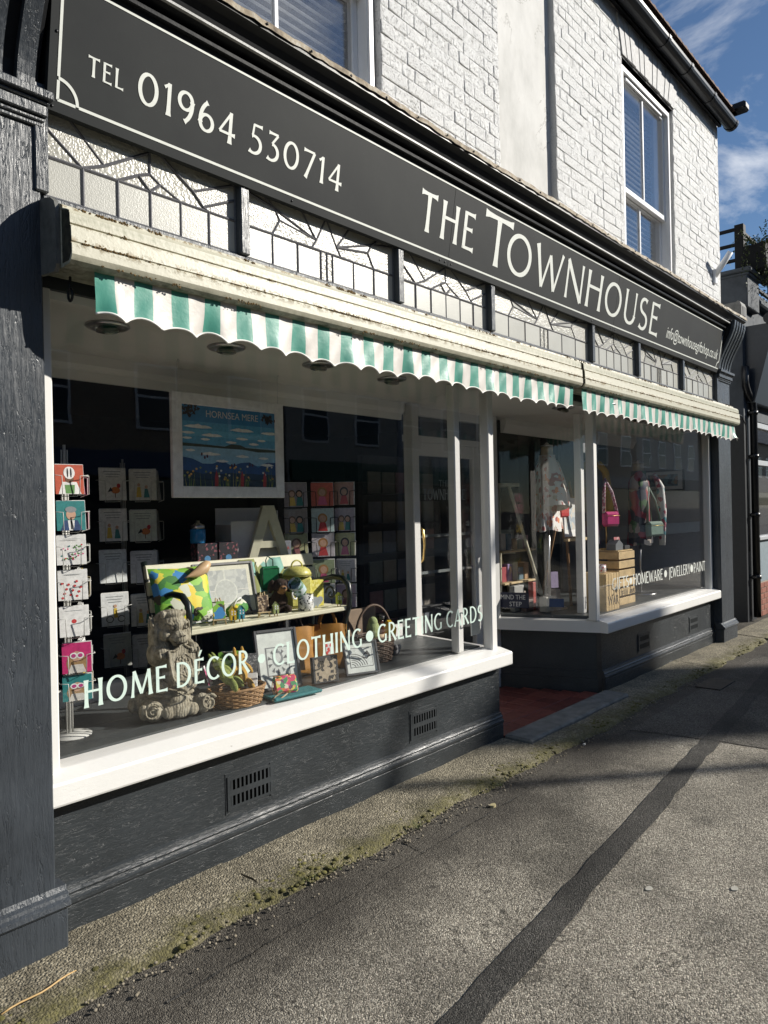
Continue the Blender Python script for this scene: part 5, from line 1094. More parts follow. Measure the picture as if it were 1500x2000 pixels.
text_fit('HORNSEA MERE', ax0+.24*aw, ax0+.80*aw, az0+.865*ah, .036, lambda u, v, d: Vector((u, .5775-.0048, v)), cm((.68, .68, .62)), pb, 'lettering')
for x in (PX0+.04, PX1-.03): MB().tube([(x, .58, PZ1), (x, .58, ZS-.02), (x+.008, .58, ZS-.004), (x+.016, .58, ZS-.012)], .0012, 5).build('hanging_wire', M_STEEL, po)

# ---------------- stone lion
M_LION = None
def m_lion():
    m, n, b = mk('weathered cast stone'); v = coords(n, local=True); c = ramp(n, noise(n, v, 26, 8, .7), [(.3, (.10, .085, .055)), (.5, (.30, .27, .20)), (.72, (.46, .43, .34))]); n.links.new(c, b.inputs['Base Color']); b.inputs['Roughness'].default_value = .9
    w_ = nn(n, 'ShaderNodeTexWave', {'Scale': 22.0, 'Distortion': 7.0, 'Detail': 3.0}); n.links.new(v, w_.inputs[0]); bump(n, b, mth(n, 'ADD', mth(n, 'MULTIPLY', w_.outputs[1], .35), noise(n, v, 80, 6, .7)), .6, .006); return m
M_LION = m_lion()
li = thing('stone_lion', 'weathered stone lion statue holding a shield, sitting on a scrolled base', 'statue', (1.765, .30, FL), R(-12))
li.scale = (.9, .9, .98)
bs_ = [((0, 0, .055), (.150, .125, .045)), ((0, 0, .105), (.125, .105, .022))]
for sx in (-1, 1):
    for sy in (-1, 1): bs_ += [((sx*.120, sy*.092, .050), (.046, .042, .046)), ((sx*.165, sy*.085, .05), (.022, .03, .034))]
bs_ += [((0, -.115, .05), (.07, .03, .045)), ((0, -.12, .09), (.05, .02, .02)), ((-.06, -.125, .04), (.03, .02, .03)), ((.06, -.125, .04), (.03, .02, .03))]
lb = blob('base', bs_, M_LION, li, .0045, 2, (.012, .003))
for sx in (-1, 1):
    for (cx, cy) in ((sx*.140, -.128), ): 
        pts = [Vector((cx+(.040-.034*t)*math.cos(t*11+.5), cy-.006-.012*t, .058+(.040-.034*t)*math.sin(t*11+.5))) for t in [i/28 for i in range(29)]]; MB().tube(pts, [.0065-.003*i/28 for i in range(29)], 6).build('scroll', M_LION, lb)
E_ = [((0, .025, .185), (.088, .085, .080)), ((0, .005, .265), (.078, .068, .085)), ((-.072, -.045, .140), (.038, .062, .028)), ((.072, -.045, .140), (.038, .062, .028)), ((-.085, .0, .175), (.04, .06, .055)), ((.085, .0, .175), (.04, .06, .055)),
      ((-.085, -.02, .285), (.038, .045, .055)), ((-.062, -.075, .292), (.042, .040, .030)), ((.085, -.02, .29), (.034, .042, .05)), ((.082, -.080, .305), (.030, .034, .026))]
for i in range(4): E_.append(((-.088+.018*i, -.108+.003*abs(i-1.5), .286), (.0095, .016, .015)))
for i in range(3): E_.append(((.066+.016*i, -.110, .300), (.009, .014, .013)))
hd = Matrix.Rotation(R(8), 3, 'Z') @ Matrix.Rotation(R(10), 3, 'X'); hc = Vector((0, -.015, .385))
for c, r_ in [((0, -.005, .015), (.072, .070, .072)), ((0, -.080, -.012), (.046, .042, .032)), ((0, -.105, .004), (.020, .016, .013)), ((0, -.078, -.040), (.030, .030, .012)), ((0, -.055, .035), (.030, .035, .028)), ((-.050, -.04, -.005), (.028, .03, .03)), ((.050, -.04, -.005), (.028, .03, .03)), ((-.032, -.066, .030), (.013, .011, .012)), ((.032, -.066, .030), (.013, .011, .012)), ((-.034, -.06, .047), (.022, .014, .008)), ((.034, -.06, .047), (.022, .014, .008)),
             ((-.052, -.012, .078), (.016, .012, .018)), ((.052, -.012, .078), (.016, .012, .018)), ((0, .045, -.01), (.085, .065, .09)), ((-.07, .01, -.03), (.04, .05, .075)), ((.07, .01, -.03), (.04, .05, .075)), ((0, .0, .075), (.05, .05, .022)), ((-.045, -.035, -.07), (.03, .03, .04)), ((.045, -.035, -.07), (.03, .03, .04)), ((0, -.045, -.085), (.03, .03, .045))]: E_.append((tuple(hc+hd @ Vector(c)), r_))
rnd = random.Random(3)
for i in range(120):   # locks of the mane
    a = rnd.uniform(-.55, 3.7); zz = rnd.uniform(-.13, .035); rr = .090*math.sqrt(max(.2, 1-(zz/.15)**2)); c = hc+hd @ Vector((rr*math.cos(a)*1.06, .022+rr*math.sin(a)*.98, zz)); E_.append((tuple(c), (.0062, .0062, .026), 18*math.sin(i*1.7), 'Y'))
lbody = blob('body', E_, M_LION, li, .0030, 1, (.008, .0015))
M_CREV = plain('dark stone crevice', (.035, .03, .022), .95)
hw = lambda x, y, z: hc+hd @ Vector((x, y, z))
MB().tube([hw(-.036, -.098, -.020), hw(-.024, -.112, -.030), hw(0, -.119, -.026), hw(.024, -.112, -.030), hw(.036, -.098, -.020)], .0026, 6).build('mouth', M_CREV, lbody)
for sx in (-1, 1):
    MB().tube([hw(sx*.033+.012*math.cos(a), -.077-.004*math.cos(a*2), .031+.010*math.sin(a)) for a in [math.pi*i/6 for i in range(12)]], .0020, 5, closed=True).build('eye_rim', M_CREV, lbody)
    MB().ell(hw(sx*.009, -.1215, .006), (.004, .003, .0035), 7, 5).build('nostril', M_CREV, lbody)
sh = [(0, -.10), (.04, -.075), (.068, -.03), (.076, .03), (.074, .085), (.045, .080), (.02, .092), (0, .112), (-.02, .092), (-.045, .080), (-.074, .085), (-.076, .03), (-.068, -.03), (-.04, -.075)]
mb = MB(); mk_ = mb.mark(); mb.prism(sh, 'y', -.010, .012); mb.tube([(a, -.012, b) for a, b in sh], .006, 6, closed=True)
for i in range(40):
    a = rnd.uniform(0, 6.28); rr = rnd.uniform(.012, .052); mb.ell((rr*math.cos(a), -.011, .01+rr*1.1*math.sin(a)), (.007, .004, .007), 7, 5)
for k in range(6): mb.tube([(.045*math.cos(t*.9+k), -.012, .01+.05*math.sin(t*.9+k)*.9+.008*math.sin(t*4)) for t in [i/6 for i in range(7)]], .0035, 5)
mb.xf(mk_, Matrix.Translation((.022, -.118, .225)) @ Matrix.Rotation(R(8), 4, 'Z') @ Matrix.Rotation(R(-9), 4, 'X')); mb.build('shield', M_LION, li)

# ---------------- garden bench
BX0, BX1, BYF, BYB, BZ_ = 1.90, 2.975, .36, .66, .967
be = world_thing('garden_bench', 'cream slatted garden bench with dark cast iron ends in the left window', 'bench', ((BX0+BX1)/2, .5, FL))
for i in range(4): y = BYF+i*.078; MB().cbox(BX0, BX1, y, y+.068, BZ_-.024, BZ_, .004).build('seat_slat', M_CREAM, be)
for i in range(3):
    z = 1.03+i*.08; y = .655+i*.022; mb = MB(); mk_ = mb.mark(); mb.cbox(BX0-.02, BX1+.02, -.012, .012, 0, .070, .004); mb.xf(mk_, Matrix.Translation((0, y, z)) @ Matrix.Rotation(R(-12), 4, 'X')); mb.build('back_slat', M_CREAM, be)
for x, nm in ((BX0-.005, 'l'), (BX1-.025, 'r')):
    e = MB(); e.tube([(x, .74, 1.275), (x, .715, 1.20), (x, .675, 1.05), (x, .655, .96), (x, .68, .80), (x, .74, FL)], [.016, .018, .016, .016, .017, .022], 8)
    e.tube([(x, .69, 1.10), (x, .60, 1.105), (x, .48, 1.13), (x, .40, 1.125), (x, .355, 1.09), (x, .345, 1.03), (x, .355, .96), (x, .39, .88), (x, .385, .78), (x, .35, .70), (x, .325, FL)], [.012, .014, .016, .017, .017, .015, .015, .016, .015, .016, .020], 8)
    e.tube([(x, .66, .93), (x, .36, .93)], .011, 6); e.tube([(x, .40, .86), (x, .50, .82), (x, .58, .84), (x, .66, .80)], .009, 6)
    e.tube([(x, .50+.045*math.cos(t*.55)*(1-t/16), 1.03+.05*math.sin(t*.55)*(1-t/16)) for t in range(15)], .007, 6); e.build('bench_end', M_IRON, be)

# ---------------- things on the bench
def at(px, py, y): return GY(px, py, y)
CUSH = print_mat('painted village print', [(.10, .32, .03), (.22, .48, .05), (.72, .55, .03), (.05, .20, .04), (.14, .38, .04), (.60, .62, .50), (.04, .22, .50), (.30, .50, .06), (.06, .05, .03), (.70, .60, .06), (.20, .44, .05)], 13, 1.2)
cu = thing('cushion', 'bright green and yellow painted scenery cushion leaning on the bench', 'cushion', (1.985, .50, BZ_), R(-8), rx=R(-20))
mb = MB(); n = 18; vs = []
for side in (-1, 1):
    for i in range(n+1):
        for j in range(n+1):
            u, v = i/n*2-1, j/n*2-1; th_ = .048*math.sqrt(max(0, (1-u*u)*(1-v*v)))**.8; pin = 1-.06*(1-abs(u))*abs(v)-.0; pin2 = 1-.06*(1-abs(v))*abs(u); vs.append((u*.155*pin2, side*th_, .150+v*.150*pin))
N_ = (n+1)**2; fs = [(i*(n+1)+j, (i+1)*(n+1)+j, (i+1)*(n+1)+j+1, i*(n+1)+j+1) for i in range(n) for j in range(n)]
mb.add(vs, fs+[tuple(N_+k for k in reversed(f)) for f in fs], True); mb.build('cover', CUSH, cu)
MB().add([(-.145, -.012, .006), (.145, -.012, .006), (.145, -.027, .040), (-.145, -.027, .040)], [(0, 1, 2, 3)]).build('white_band', M_PAPER, cu)
text_fit('MORIAL GA', -.12, .14, .014, .020, lambda u, v, d: Vector((u, -.0125-(v-.006)*.5-.002, v)), cm(BLK), cu, 'lettering')
p = at(385, 1112, .52); mb = MB(); mb.tube([(p.x-.085, .50, p.z-.035), (p.x-.06, .50, p.z-.028), (p.x-.02, .50, p.z-.018), (p.x+.03, .505, p.z+.005), (p.x+.055, .505, p.z+.030), (p.x+.06, .505, p.z+.036)], [.002, .007, .022, .030, .018, .004], 10)
tag(mb.build('wooden_ornament', plain('smooth tan wood', (.56, .38, .21), .45)), 'smooth tan pointed wooden ornament perched on the bright cushion', 'ornament')
def framed(name, label, pos, w, h, rz, lean, fm, fw, mount, artf, cat='picture', depth=.018, group=None, stand=False):
    t = thing(name, label, cat, pos, rz, group, 0); Mx = Matrix.Rotation(R(-lean), 4, 'X')
    def bt(mb, nm, mat=None, par=None): mb.xf(0, Mx); return mb.build(nm, mat, par or t)
    bt(MB().cbox(-w/2, -w/2+fw, -depth, 0, 0, h, .002).cbox(w/2-fw, w/2, -depth, 0, 0, h, .002).cbox(-w/2+fw, w/2-fw, -depth, 0, h-fw, h, .002).cbox(-w/2+fw, w/2-fw, -depth, 0, 0, fw, .002), 'frame', fm)
    bt(MB().box(-w/2+fw, w/2-fw, -depth*.5, -.001, fw, h-fw), 'mount', mount)
    mb = MB(); artf(mb, w, h, -depth*.5-.0006); mb.xf(0, Mx); mb.build('print', None, t); return t
def rect(mb, x0, x1, z0, z1, y, c): mb.m(cm(c) if isinstance(c, tuple) else c); mb.add([(x0, y, z0), (x1, y, z0), (x1, y, z1), (x0, y, z1)], [(0, 1, 2, 3)])
def poly(mb, P, y, c): mb.m(cm(c) if isinstance(c, tuple) else c); mb.add([(a, y, b) for a, b in P], [tuple(range(len(P)))])
def art_sea(mb, w, h, y):
    rect(mb, -w*.38, w*.38, h*.14, h*.86, y, print_mat('grey wash drawing', [(.42, .44, .42), (.50, .52, .48), (.36, .38, .37), (.46, .48, .45)], 22, 3)); poly(mb, circ(.0, h*.45, w*.19, h*.24, 20), y-.0004, (.56, .58, .52)); poly(mb, circ(0, h*.45, w*.17, h*.215, 20), y-.0007, (.44, .46, .43)); rect(mb, -.006, .006, h*.68, h*.86, y-.0006, (.56, .58, .52)); rect(mb, -w*.38, w*.38, h*.47, h*.485, y-.0005, (.58, .58, .53))
framed('framed_drawing', 'grey framed landscape drawing with a round shape, propped on the bench', (2.30, .60, BZ_+.002), .36, .285, R(-6), 14, plain('mid grey frame', (.17, .17, .17), .5), .014, plain('cream mount', (.66, .65, .52), .7), art_sea)
def mug(name, label, pos, r, h, pat, rot=(0, 0, 0), hand=0, group='mugs on display'):
    t = thing(name, label, 'mug', pos, 0, group); t.rotation_euler = tuple(R(a) for a in rot)
    MB().lathe([(r*.9, 0), (r, .004), (r, h), (r*.9, h), (r*.88, .01)], (0, 0, 0), 22).build('cup', pat, t); a = R(hand)
    MB().tube([Vector((math.cos(a)*(r-.003+q*.030), math.sin(a)*(r-.003+q*.030), z*h)) for q, z in ((0, .82), (.7, .84), (1, .62), (1, .42), (.7, .22), (0, .2))], .0048, 7).build('handle', M_PAPER, t); return t
mug('mug', 'green scenery mug lying tilted in front of the framed drawing', (2.20, .44, BZ_+.035), .040, .088, CUSH, (12, 62, 25), 200)
def house_orn(label, px, py, y, c, s=1.0):
    p = at(px, py, y); t = thing('house_ornament', label, 'ornament', (p.x, y, BZ_), R(-20), 'little house ornaments on the bench'); w_, d_, h_ = .026*s, .024*s, .058*s
    for sx in (-1, 1): MB().box(sx*w_*.28-.002, sx*w_*.28+.002, -.002, .002, 0, .016).build('leg', M_BRASS, t)
    MB().prism([(-w_/2, .016), (w_/2, .016), (w_/2, .016+h_*.7), (0, .016+h_), (-w_/2, .016+h_*.7)], 'y', -d_/2, d_/2).build('wall', plain('house %s' % label[:12], c, .5), t)
    r_ = MB()
    for sx in (-1, 1): r_.add([(0, -d_*.6, .018+h_), (0, d_*.6, .018+h_), (sx*w_*.66, d_*.6, .016+h_*.66), (sx*w_*.66, -d_*.6, .016+h_*.66)], [(0, 1, 2, 3)])
    r_.build('roof', plain('roof %s' % label[:12], tuple(min(1, x*1.3+.08) for x in c), .5), t)
    MB().box(-w_*.12, w_*.12, -d_/2-.0008, -d_/2-.0002, .0165, .016+h_*.3).build('door', cm(BLK), t)
    for sx in (-.25, .25):
        for z in (.38, .58): MB().box(sx*w_-.003, sx*w_+.003, -d_/2-.0008, -d_/2-.0002, .016+h_*z, .016+h_*z+.008).build('window', cm(WHT), t)
house_orn('tiny yellow wooden house ornament beside the blue one on the bench', 455, 1220, .385, (.62, .42, .03), 1.15); house_orn('tiny blue wooden house ornament with legs on the bench', 471, 1216, .385, (.05, .30, .42), 1.15)
house_orn('tiny pale green house ornament in front of the plush dog', 539, 1205, .39, (.42, .50, .20)); house_orn('tiny lime house ornament at the right end of the bench', 662, 1185, .39, (.38, .44, .05), 1.1)
def easel(label, px, y, artm, h=.13, tilt=0):
    p = at(px, 1215, y); t = thing('mini_easel', label, 'easel', (p.x, y, BZ_), R(-18), 'mini easels on the bench')
    for sx in (-1, 1): MB().tube([(sx*.032, -.012, 0), (sx*.010, .015, h)], .0035, 5).build('leg', M_WOODL, t)
    MB().tube([(0, .055, 0), (0, .014, h*.95)], .0035, 5).build('leg', M_WOODL, t); MB().cbox(-.035, .035, -.020, -.004, h*.18, h*.22, .001).build('ledge', M_WOODL, t)
    mb = MB(); mb.cbox(-.03, .03, -.003, .003, 0, .085, .001); mb.xf(0, Matrix.Translation((0, -.006, h*.225)) @ Matrix.Rotation(R(-11), 4, 'X')); mb.build('canvas', artm, t)
easel('mini easel holding a painted scenery canvas left of the house ornaments', 428, .40, CUSH); easel('mini easel with a dark lettered wooden plaque beside plush dog', 515, .42, print_mat('lettered plaque', [(.10, .06, .03), (.45, .34, .22), (.05, .03, .02)], 60, 0))
M_DOG = plain('dark brown plush', (.030, .016, .010), .95, .4, 60, bmp=.8, bscale=250); M_TAN = plain('tan plush', (.30, .16, .07), .95, .3, 60, bmp=.8, bscale=250)
dg = thing('plush_dog', 'dark brown plush dachshund with tan muzzle sitting on the bench', 'plush toy', (2.555, .49, BZ_), R(-18))
blob('body', [((0, .01, .055), (.050, .045, .065)), ((0, -.012, .145), (.042, .042, .040)), ((0, .0, .10), (.035, .033, .04)), ((-.048, .0, .142), (.016, .026, .038), 15, 'Y'), ((.048, .0, .142), (.016, .026, .038), -15, 'Y'), ((-.035, -.03, .02), (.022, .03, .02)), ((.035, -.03, .02), (.022, .03, .02))], M_DOG, dg, .004, 2)
blob('muzzle', [((0, -.050, .132), (.022, .028, .018)), ((0, -.03, .120), (.025, .02, .02))], M_TAN, dg, .003, 1); MB().ell((0, -.079, .138), (.009, .007, .007)).ell((-.016, -.048, .158), .005).ell((.016, -.048, .158), .005).build('nose_and_eyes', cm(BLK), dg)
# blanket, purse
bk = MB(); n = 14; vs = []
for i in range(n+1):
    for j in range(11):
        u = i/n; v = j/10; x = 2.44+.30*u; z = 1.268-(v-.35)*.30 if v > .35 else 1.268-(.35-v)*.55; y = .715-.012*math.sin(u*9)-(v-.35)*.13 if v > .35 else .735+(.35-v)*.02
        vs.append((x, y-.010-.006*math.sin(u*23+v*3), z))
bk.add(vs, [(i*11+j, (i+1)*11+j, (i+1)*11+j+1, i*11+j+1) for i in range(n) for j in range(10)], True)
tag(bk.build('folded_scarf', print_mat('olive and sea green weave', [(.20, .22, .07), (.24, .26, .09), (.22, .42, .36), (.20, .38, .33)], 5, .2, .8)), 'olive and sea green scarf draped over the bench back', 'scarf')
pu = thing('green_purse', 'small emerald leather purse hanging on the bench back', 'purse', (2.60, .625, 1.075), R(-18))
M_EM = plain('emerald leather', (.015, .15, .06), .32, .2, 30, bmp=.3)
MB().cbox(-.058, .058, -.016, .016, 0, .135, .014).build('body', M_EM, pu); MB().tube([(-.05, -.0165, .012), (.05, -.0165, .012), (.05, -.0165, .123), (-.05, -.0165, .123)], .0028, 5, closed=True).build('piping', plain('dark green piping', (.005, .04, .02), .4), pu); MB().tube([(-.02, 0, .135), (-.022, 0, .17), (.0, .03, .19), (.02, .0, .17), (.02, 0, .135)], .0035, 6).build('strap', MC['dark green piping'], pu)
# yellow caddy and mugs
M_YT = print_mat('yellow patterned tin', [(.58, .54, .14), (.62, .58, .18), (.50, .47, .12), (.60, .56, .17)], 60, 0, .4)
yc = thing('yellow_caddy', 'yellow patterned tin with domed lid and ring handle on the bench', 'tin', (2.735, .55, BZ_), R(-15))
MB().cbox(-.075, .075, -.055, .055, 0, .185, .02).build('body', M_YT, yc); ld = MB().lathe([(.080, 0), (.082, .010), (.072, .03), (.05, .045), (.001, .05)], (0, 0, .186), 24).build('lid', M_YT, yc)
MB().tube([Vector((.034*math.cos(a), 0, .232+.034*math.sin(a)*1.1)) for a in [R(180-i*18) for i in range(11)]], .005, 6).build('handle', M_YT, ld); MB().lathe([(.083, 0), (.083, .005)], (0, 0, .180), 24).build('rim', plain('dark yellow rim', (.25, .22, .04), .4), yc)
tag(MB().cbox(2.80, 2.895, .50, .545, BZ_, BZ_+.15, .003).build('yellow_box', print_mat('yellow box print', [(.60, .55, .08), (.66, .62, .20), (.50, .44, .06)], 40, 0)), 'yellow patterned gift box standing behind the white mug', 'box')
DIT = print_mat('ditsy white mug print', [(.70, .70, .66), (.72, .72, .68), (.70, .70, .66), (.05, .05, .05), (.72, .72, .68)], 75, .3, .3)
mug('mug', 'white mug with tiny black leaf pattern on the bench', (2.685, .425, BZ_), .043, .090, DIT, (0, 0, 0), 10); mug('mug', 'blue and green mug tipped on top of the white mug', (2.66, .44, BZ_+.105), .040, .085, print_mat('blue green mug', [(.40, .55, .58), (.10, .22, .12), (.55, .62, .62), (.2, .35, .25)], 30, 1), (0, -52, 20), 180)
for i, (px, lab) in enumerate(((613, 'grey heart shaped hanging sign beside the white mug'), (624, 'pale grey heart shaped hanging sign nearest the lime house'))):
    p = at(px, 1180, .40); hp = [(.034*16*math.sin(t)**3/16, (.034*(13*math.cos(t)-5*math.cos(2*t)-2*math.cos(3*t)-math.cos(4*t))/16)) for t in [2*math.pi*k/26 for k in range(26)]]
    mb = MB(); mb.prism(hp, 'y', -.003, .003); mb.xf(0, Matrix.Translation((p.x, .40+.016*i, BZ_+.045)) @ Matrix.Rotation(R(-20), 4, 'Z')); tag(mb.build('heart_sign', plain('heart grey %d' % i, (.42, .45, .45), .6)), lab, 'sign')
# behind the bench
tl_ = world_thing('display_table', 'dark display table behind the garden bench', 'table', (2.5, .98, 0)); MB().cbox(2.25, 2.95, .80, 1.2, 1.195, 1.222, .004).build('table_top', M_DGREY, tl_)
for x in (2.28, 2.92):
    for y in (.87, 1.17): MB().box(x-.02, x+.02, y-.02, y+.02, .02, 1.195).build('leg', M_DGREY, tl_)
TZ = 1.223
wa = thing('wooden_letter', 'large cream wooden letter A standing on white box behind bench', 'letter', (2.76, .83, TZ), R(-16))
MB().prism([(-.135, 0), (-.085, 0), (0, .25), (.085, 0), (.135, 0), (.035, .33), (-.035, .33)], 'y', -.018, .018).build('legs', M_CREAM, wa); MB().box(-.07, .07, -.014, .014, .08, .12).build('crossbar', M_CREAM, wa)
bx = thing('cardboard_box', 'open white cardboard display box behind the bench', 'box', (2.72, .98, TZ), R(-8)); MB().box(-.16, .16, -.10, -.097, 0, .24).box(-.16, -.157, -.097, .10, 0, .22).box(.157, .16, -.097, .10, 0, .30).box(-.157, .157, .097, .10, 0, .32).build('sides', M_PAPER, bx); MB().box(-.157, .157, -.097, .097, 0, .004).build('bottom', M_PAPER, bx)
for i, (x, lab) in enumerate(((2.33, 'black patterned gift box with blue round label, left of pair'), (2.47, 'black patterned gift box with blue round label, right of pair'))):
    b_ = thing('gift_box', lab, 'box', (x, .86, TZ), R(-12), 'black gift boxes behind the bench'); MB().cbox(-.058, .058, -.05, .05, 0, .125, .003).build('carton', print_mat('black carton print', [(.015, .014, .02), (.02, .018, .025), (.02, .018, .025), (.25, .08, .10), (.015, .014, .02)], 45, 0), b_); MB().prism(circ(0, .04, .018, .018, 16), 'y', -.0512, -.0505).build('round_label', cm((.10, .28, .50)), b_)
ca = thing('blue_candle', 'bright blue candle jar with silver lid on the black boxes', 'candle', (2.30, .87, TZ+.126), 0); MB().lathe([(.040, 0), (.042, .003), (.042, .075), (.036, .08)], (0, 0, 0), 20).build('jar', plain('bright blue glass', (.02, .22, .50), .15), ca); MB().lathe([(.036, .0805), (.038, .085), (.038, .10), (.012, .112), (.012, .125)], (0, 0, 0), 18).build('lid', M_STEEL, ca)
sb_ = thing('small_carton', 'small grey carton with red lettering right of the letter A', 'box', (2.895, .84, TZ), R(-16)); MB().cbox(-.034, .034, -.02, .02, 0, .115, .002).build('carton', plain('grey carton', (.22, .23, .26), .4), sb_); text_fit('BAR', -.024, .024, .062, .018, lambda u, v, d: Vector((u, -.0208, v)), cm((.6, .08, .05)), sb_, 'lettering')

# ---------------- on the display floor
def wicker(name, label, pos, rx_, ry_, h, flare, mat, rings, handle=False):
    t = thing(name, label, 'basket', pos, R(-12)); mb = MB(); n = 44
    for k in range(rings):
        f = k/(rings-1); z = .006+h*f; s_ = 1+flare*f; pts = [Vector(((rx_*s_+.0035*(1 if (i//2+k) % 2 else -1))*math.cos(2*math.pi*i/n), (ry_*s_+.0035*(1 if (i//2+k) % 2 else -1))*math.sin(2*math.pi*i/n), z)) for i in range(n)]; mb.tube(pts, h/rings*.52, 5, closed=True)
    mb.build('weave', mat, t); st_ = MB()
    for i in range(22): a = 2*math.pi*i/22; st_.tube([(rx_*math.cos(a), ry_*math.sin(a), 0), (rx_*(1+flare)*math.cos(a), ry_*(1+flare)*math.sin(a), h)], .003, 5)
    st_.build('stakes', mat, t); rm = [Vector((rx_*(1+flare)*1.02*math.cos(2*math.pi*i/30), ry_*(1+flare)*1.02*math.sin(2*math.pi*i/30), h+.006+.002*(i % 2))) for i in range(30)]; MB().tube(rm, .007, 6, closed=True).build('rim', mat, t)
    MB().lathe([(.01, 0), (min(rx_, ry_)*.98, .003)], (0, 0, .001), 20).build('bottom', mat, t)
    if handle: MB().tube([Vector((rx_*(1+flare)*math.cos(a), 0, h+.19*math.sin(a))) for a in [math.pi*i/16 for i in range(17)]], .008, 7).build('handle', mat, t)
    return t
M_WK = plain('honey willow', (.28, .16, .065), .6, .35, 60); M_WKD = plain('dark willow', (.11, .07, .045), .65, .4, 60)
p = GZ(470, 1372, FL); wicker('wicker_basket', 'shallow honey wicker basket holding soft toys beside the lion', (2.045, .20, FL), .115, .075, .075, .18, M_WK, 9)
def plush(label, pos, c, rz, s=1.0, lie=70):
    t = thing('plush_toy', label, 'plush toy', pos, rz, 'soft toys in the wicker basket'); t.rotation_euler = (R(-lie), 0, rz); m_ = plain('plush '+label[:10], c, .95, .25, 60, bmp=.8, bscale=220)
    blob('body', [((0, 0, .05*s), (.032*s, .026*s, .045*s)), ((0, -.004, .115*s), (.030*s, .028*s, .030*s)), ((-.020*s, 0, .155*s), (.010*s, .008*s, .028*s)), ((.020*s, 0, .155*s), (.010*s, .008*s, .028*s)), ((-.035*s, -.02*s, .0), (.014*s, .018*s, .035*s), 20, 'Y'), ((.035*s, -.02*s, .0), (.014*s, .018*s, .035*s), -20, 'Y'), ((-.04*s, -.01, .075*s), (.012*s, .012*s, .03*s), 30, 'Y'), ((.04*s, -.01, .075*s), (.012*s, .012*s, .03*s), -30, 'Y')], m_, t, .0035, 2); MB().ell((-.011*s, -.031*s, .122*s), .0032).ell((.011*s, -.031*s, .122*s), .0032).build('eyes', cm(BLK), t)
plush('olive green plush bunny lolling over the front of the basket', (1.99, .155, FL+.105), (.20, .24, .06), R(35), 1.0, 35); plush('golden yellow plush bear sitting in the basket', (2.07, .19, FL+.085), (.42, .25, .05), R(-10), 1.0, 12)
def slab(name, label, cat, px, py, y, w_, h_, d_, rz, lean, mat, group=None, deco=None):
    p = GY(px, py, y); mb = MB(); mb.cbox(-w_/2, w_/2, -d_/2, d_/2, 0, h_, .0015)
    o = None; mb.m(mat); mb.mi = [0]*len(mb.f); mb.mats = [mat]
    if deco: deco(mb, w_, h_, -d_/2-.0006)
    mb.xf(0, Matrix.Translation(p) @ Matrix.Rotation(R(rz), 4, 'Z') @ Matrix.Rotation(R(-lean), 4, 'X')); return tag(mb.build(name), label, cat, group)
slab('postcard', 'painted scenery card standing up in the wicker basket', 'card', 452, 1325, .23, .115, .125, .003, -30, 8, CUSH)
slab('boxed_book', 'white boxed booklet lying against toys in the basket', 'booklet', 492, 1352, .16, .05, .095, .022, -40, 40, M_PAPER); slab('dark_card', 'charcoal speckled card at the back of the basket', 'card', 486, 1322, .26, .085, .11, .003, -25, 12, print_mat('speckled charcoal', [(.07, .075, .08), (.08, .085, .09), (.07, .075, .08), (.3, .3, .3)], 120, 0)); slab('pink_card', 'pink and white striped card at the left of the basket', 'card', 412, 1338, .22, .06, .095, .003, 40, 15, print_mat('pink stripes', [(.7, .68, .68), (.5, .08, .2), (.7, .68, .68)], 40, 0))
def art_owl(mb, w, h, y):
    rect(mb, -w*.27, w*.27, h*.22, h*.70, y, (.22, .23, .23)); rect(mb, -w*.24, w*.24, h*.24, h*.68, y-.0003, (.62, .66, .62)); poly(mb, circ(.0, h*.5, w*.13, h*.14, 18), y-.0006, (.25, .27, .27)); poly(mb, circ(.0, h*.52, w*.08, h*.08, 14), y-.0009, (.6, .63, .6))
    for k in range(10): a = 2*math.pi*k/10+.3; poly(mb, [(w*.13*math.cos(a), h*.46+h*.12*math.sin(a)), (w*.23*math.cos(a+.16), h*.46+h*.21*math.sin(a+.16)), (w*.23*math.cos(a-.12), h*.46+h*.21*math.sin(a-.12))], y-.0012, (.14, .15, .15))
M_GF = plain('charcoal grey frame', (.075, .078, .082), .5); M_MINT = plain('mint white paper', (.66, .70, .65), .7)
p = GZ(565, 1352, FL); framed('framed_print', 'tall grey framed black and white animal print on the display floor', (2.36, .265, FL+.002), .235, .300, R(-14), 13, M_GF, .014, M_MINT, art_owl)
def art_fox(mb, w, h, y):
    rect(mb, -w*.34, w*.34, h*.22, h*.80, y, (.03, .03, .03)); rect(mb, -w*.325, w*.325, h*.235, h*.785, y-.0003, (.64, .68, .64))
    for k in range(6): poly(mb, arc(-w*.30, h*.24, w*(.12+.07*k), h*(.10+.06*k), 5, 88, 10)+list(reversed(arc(-w*.30, h*.24, w*(.10+.07*k), h*(.085+.06*k), 5, 88, 10))), y-.0006, (.04, .04, .04))
    poly(mb, [(w*.02, h*.5), (w*.16, h*.44), (w*.28, h*.55), (w*.2, h*.7), (w*.1, h*.62)], y-.0008, (.06, .06, .06)); poly(mb, [(w*.05, h*.53), (w*.16, h*.48), (w*.22, h*.56), (w*.14, h*.6)], y-.001, (.6, .63, .6))
framed('framed_print', 'small charcoal framed linocut of a hare, nearest the doorway', (2.845, .155, FL+.002), .205, .180, R(-20), 16, M_GF, .012, M_MINT, art_fox)
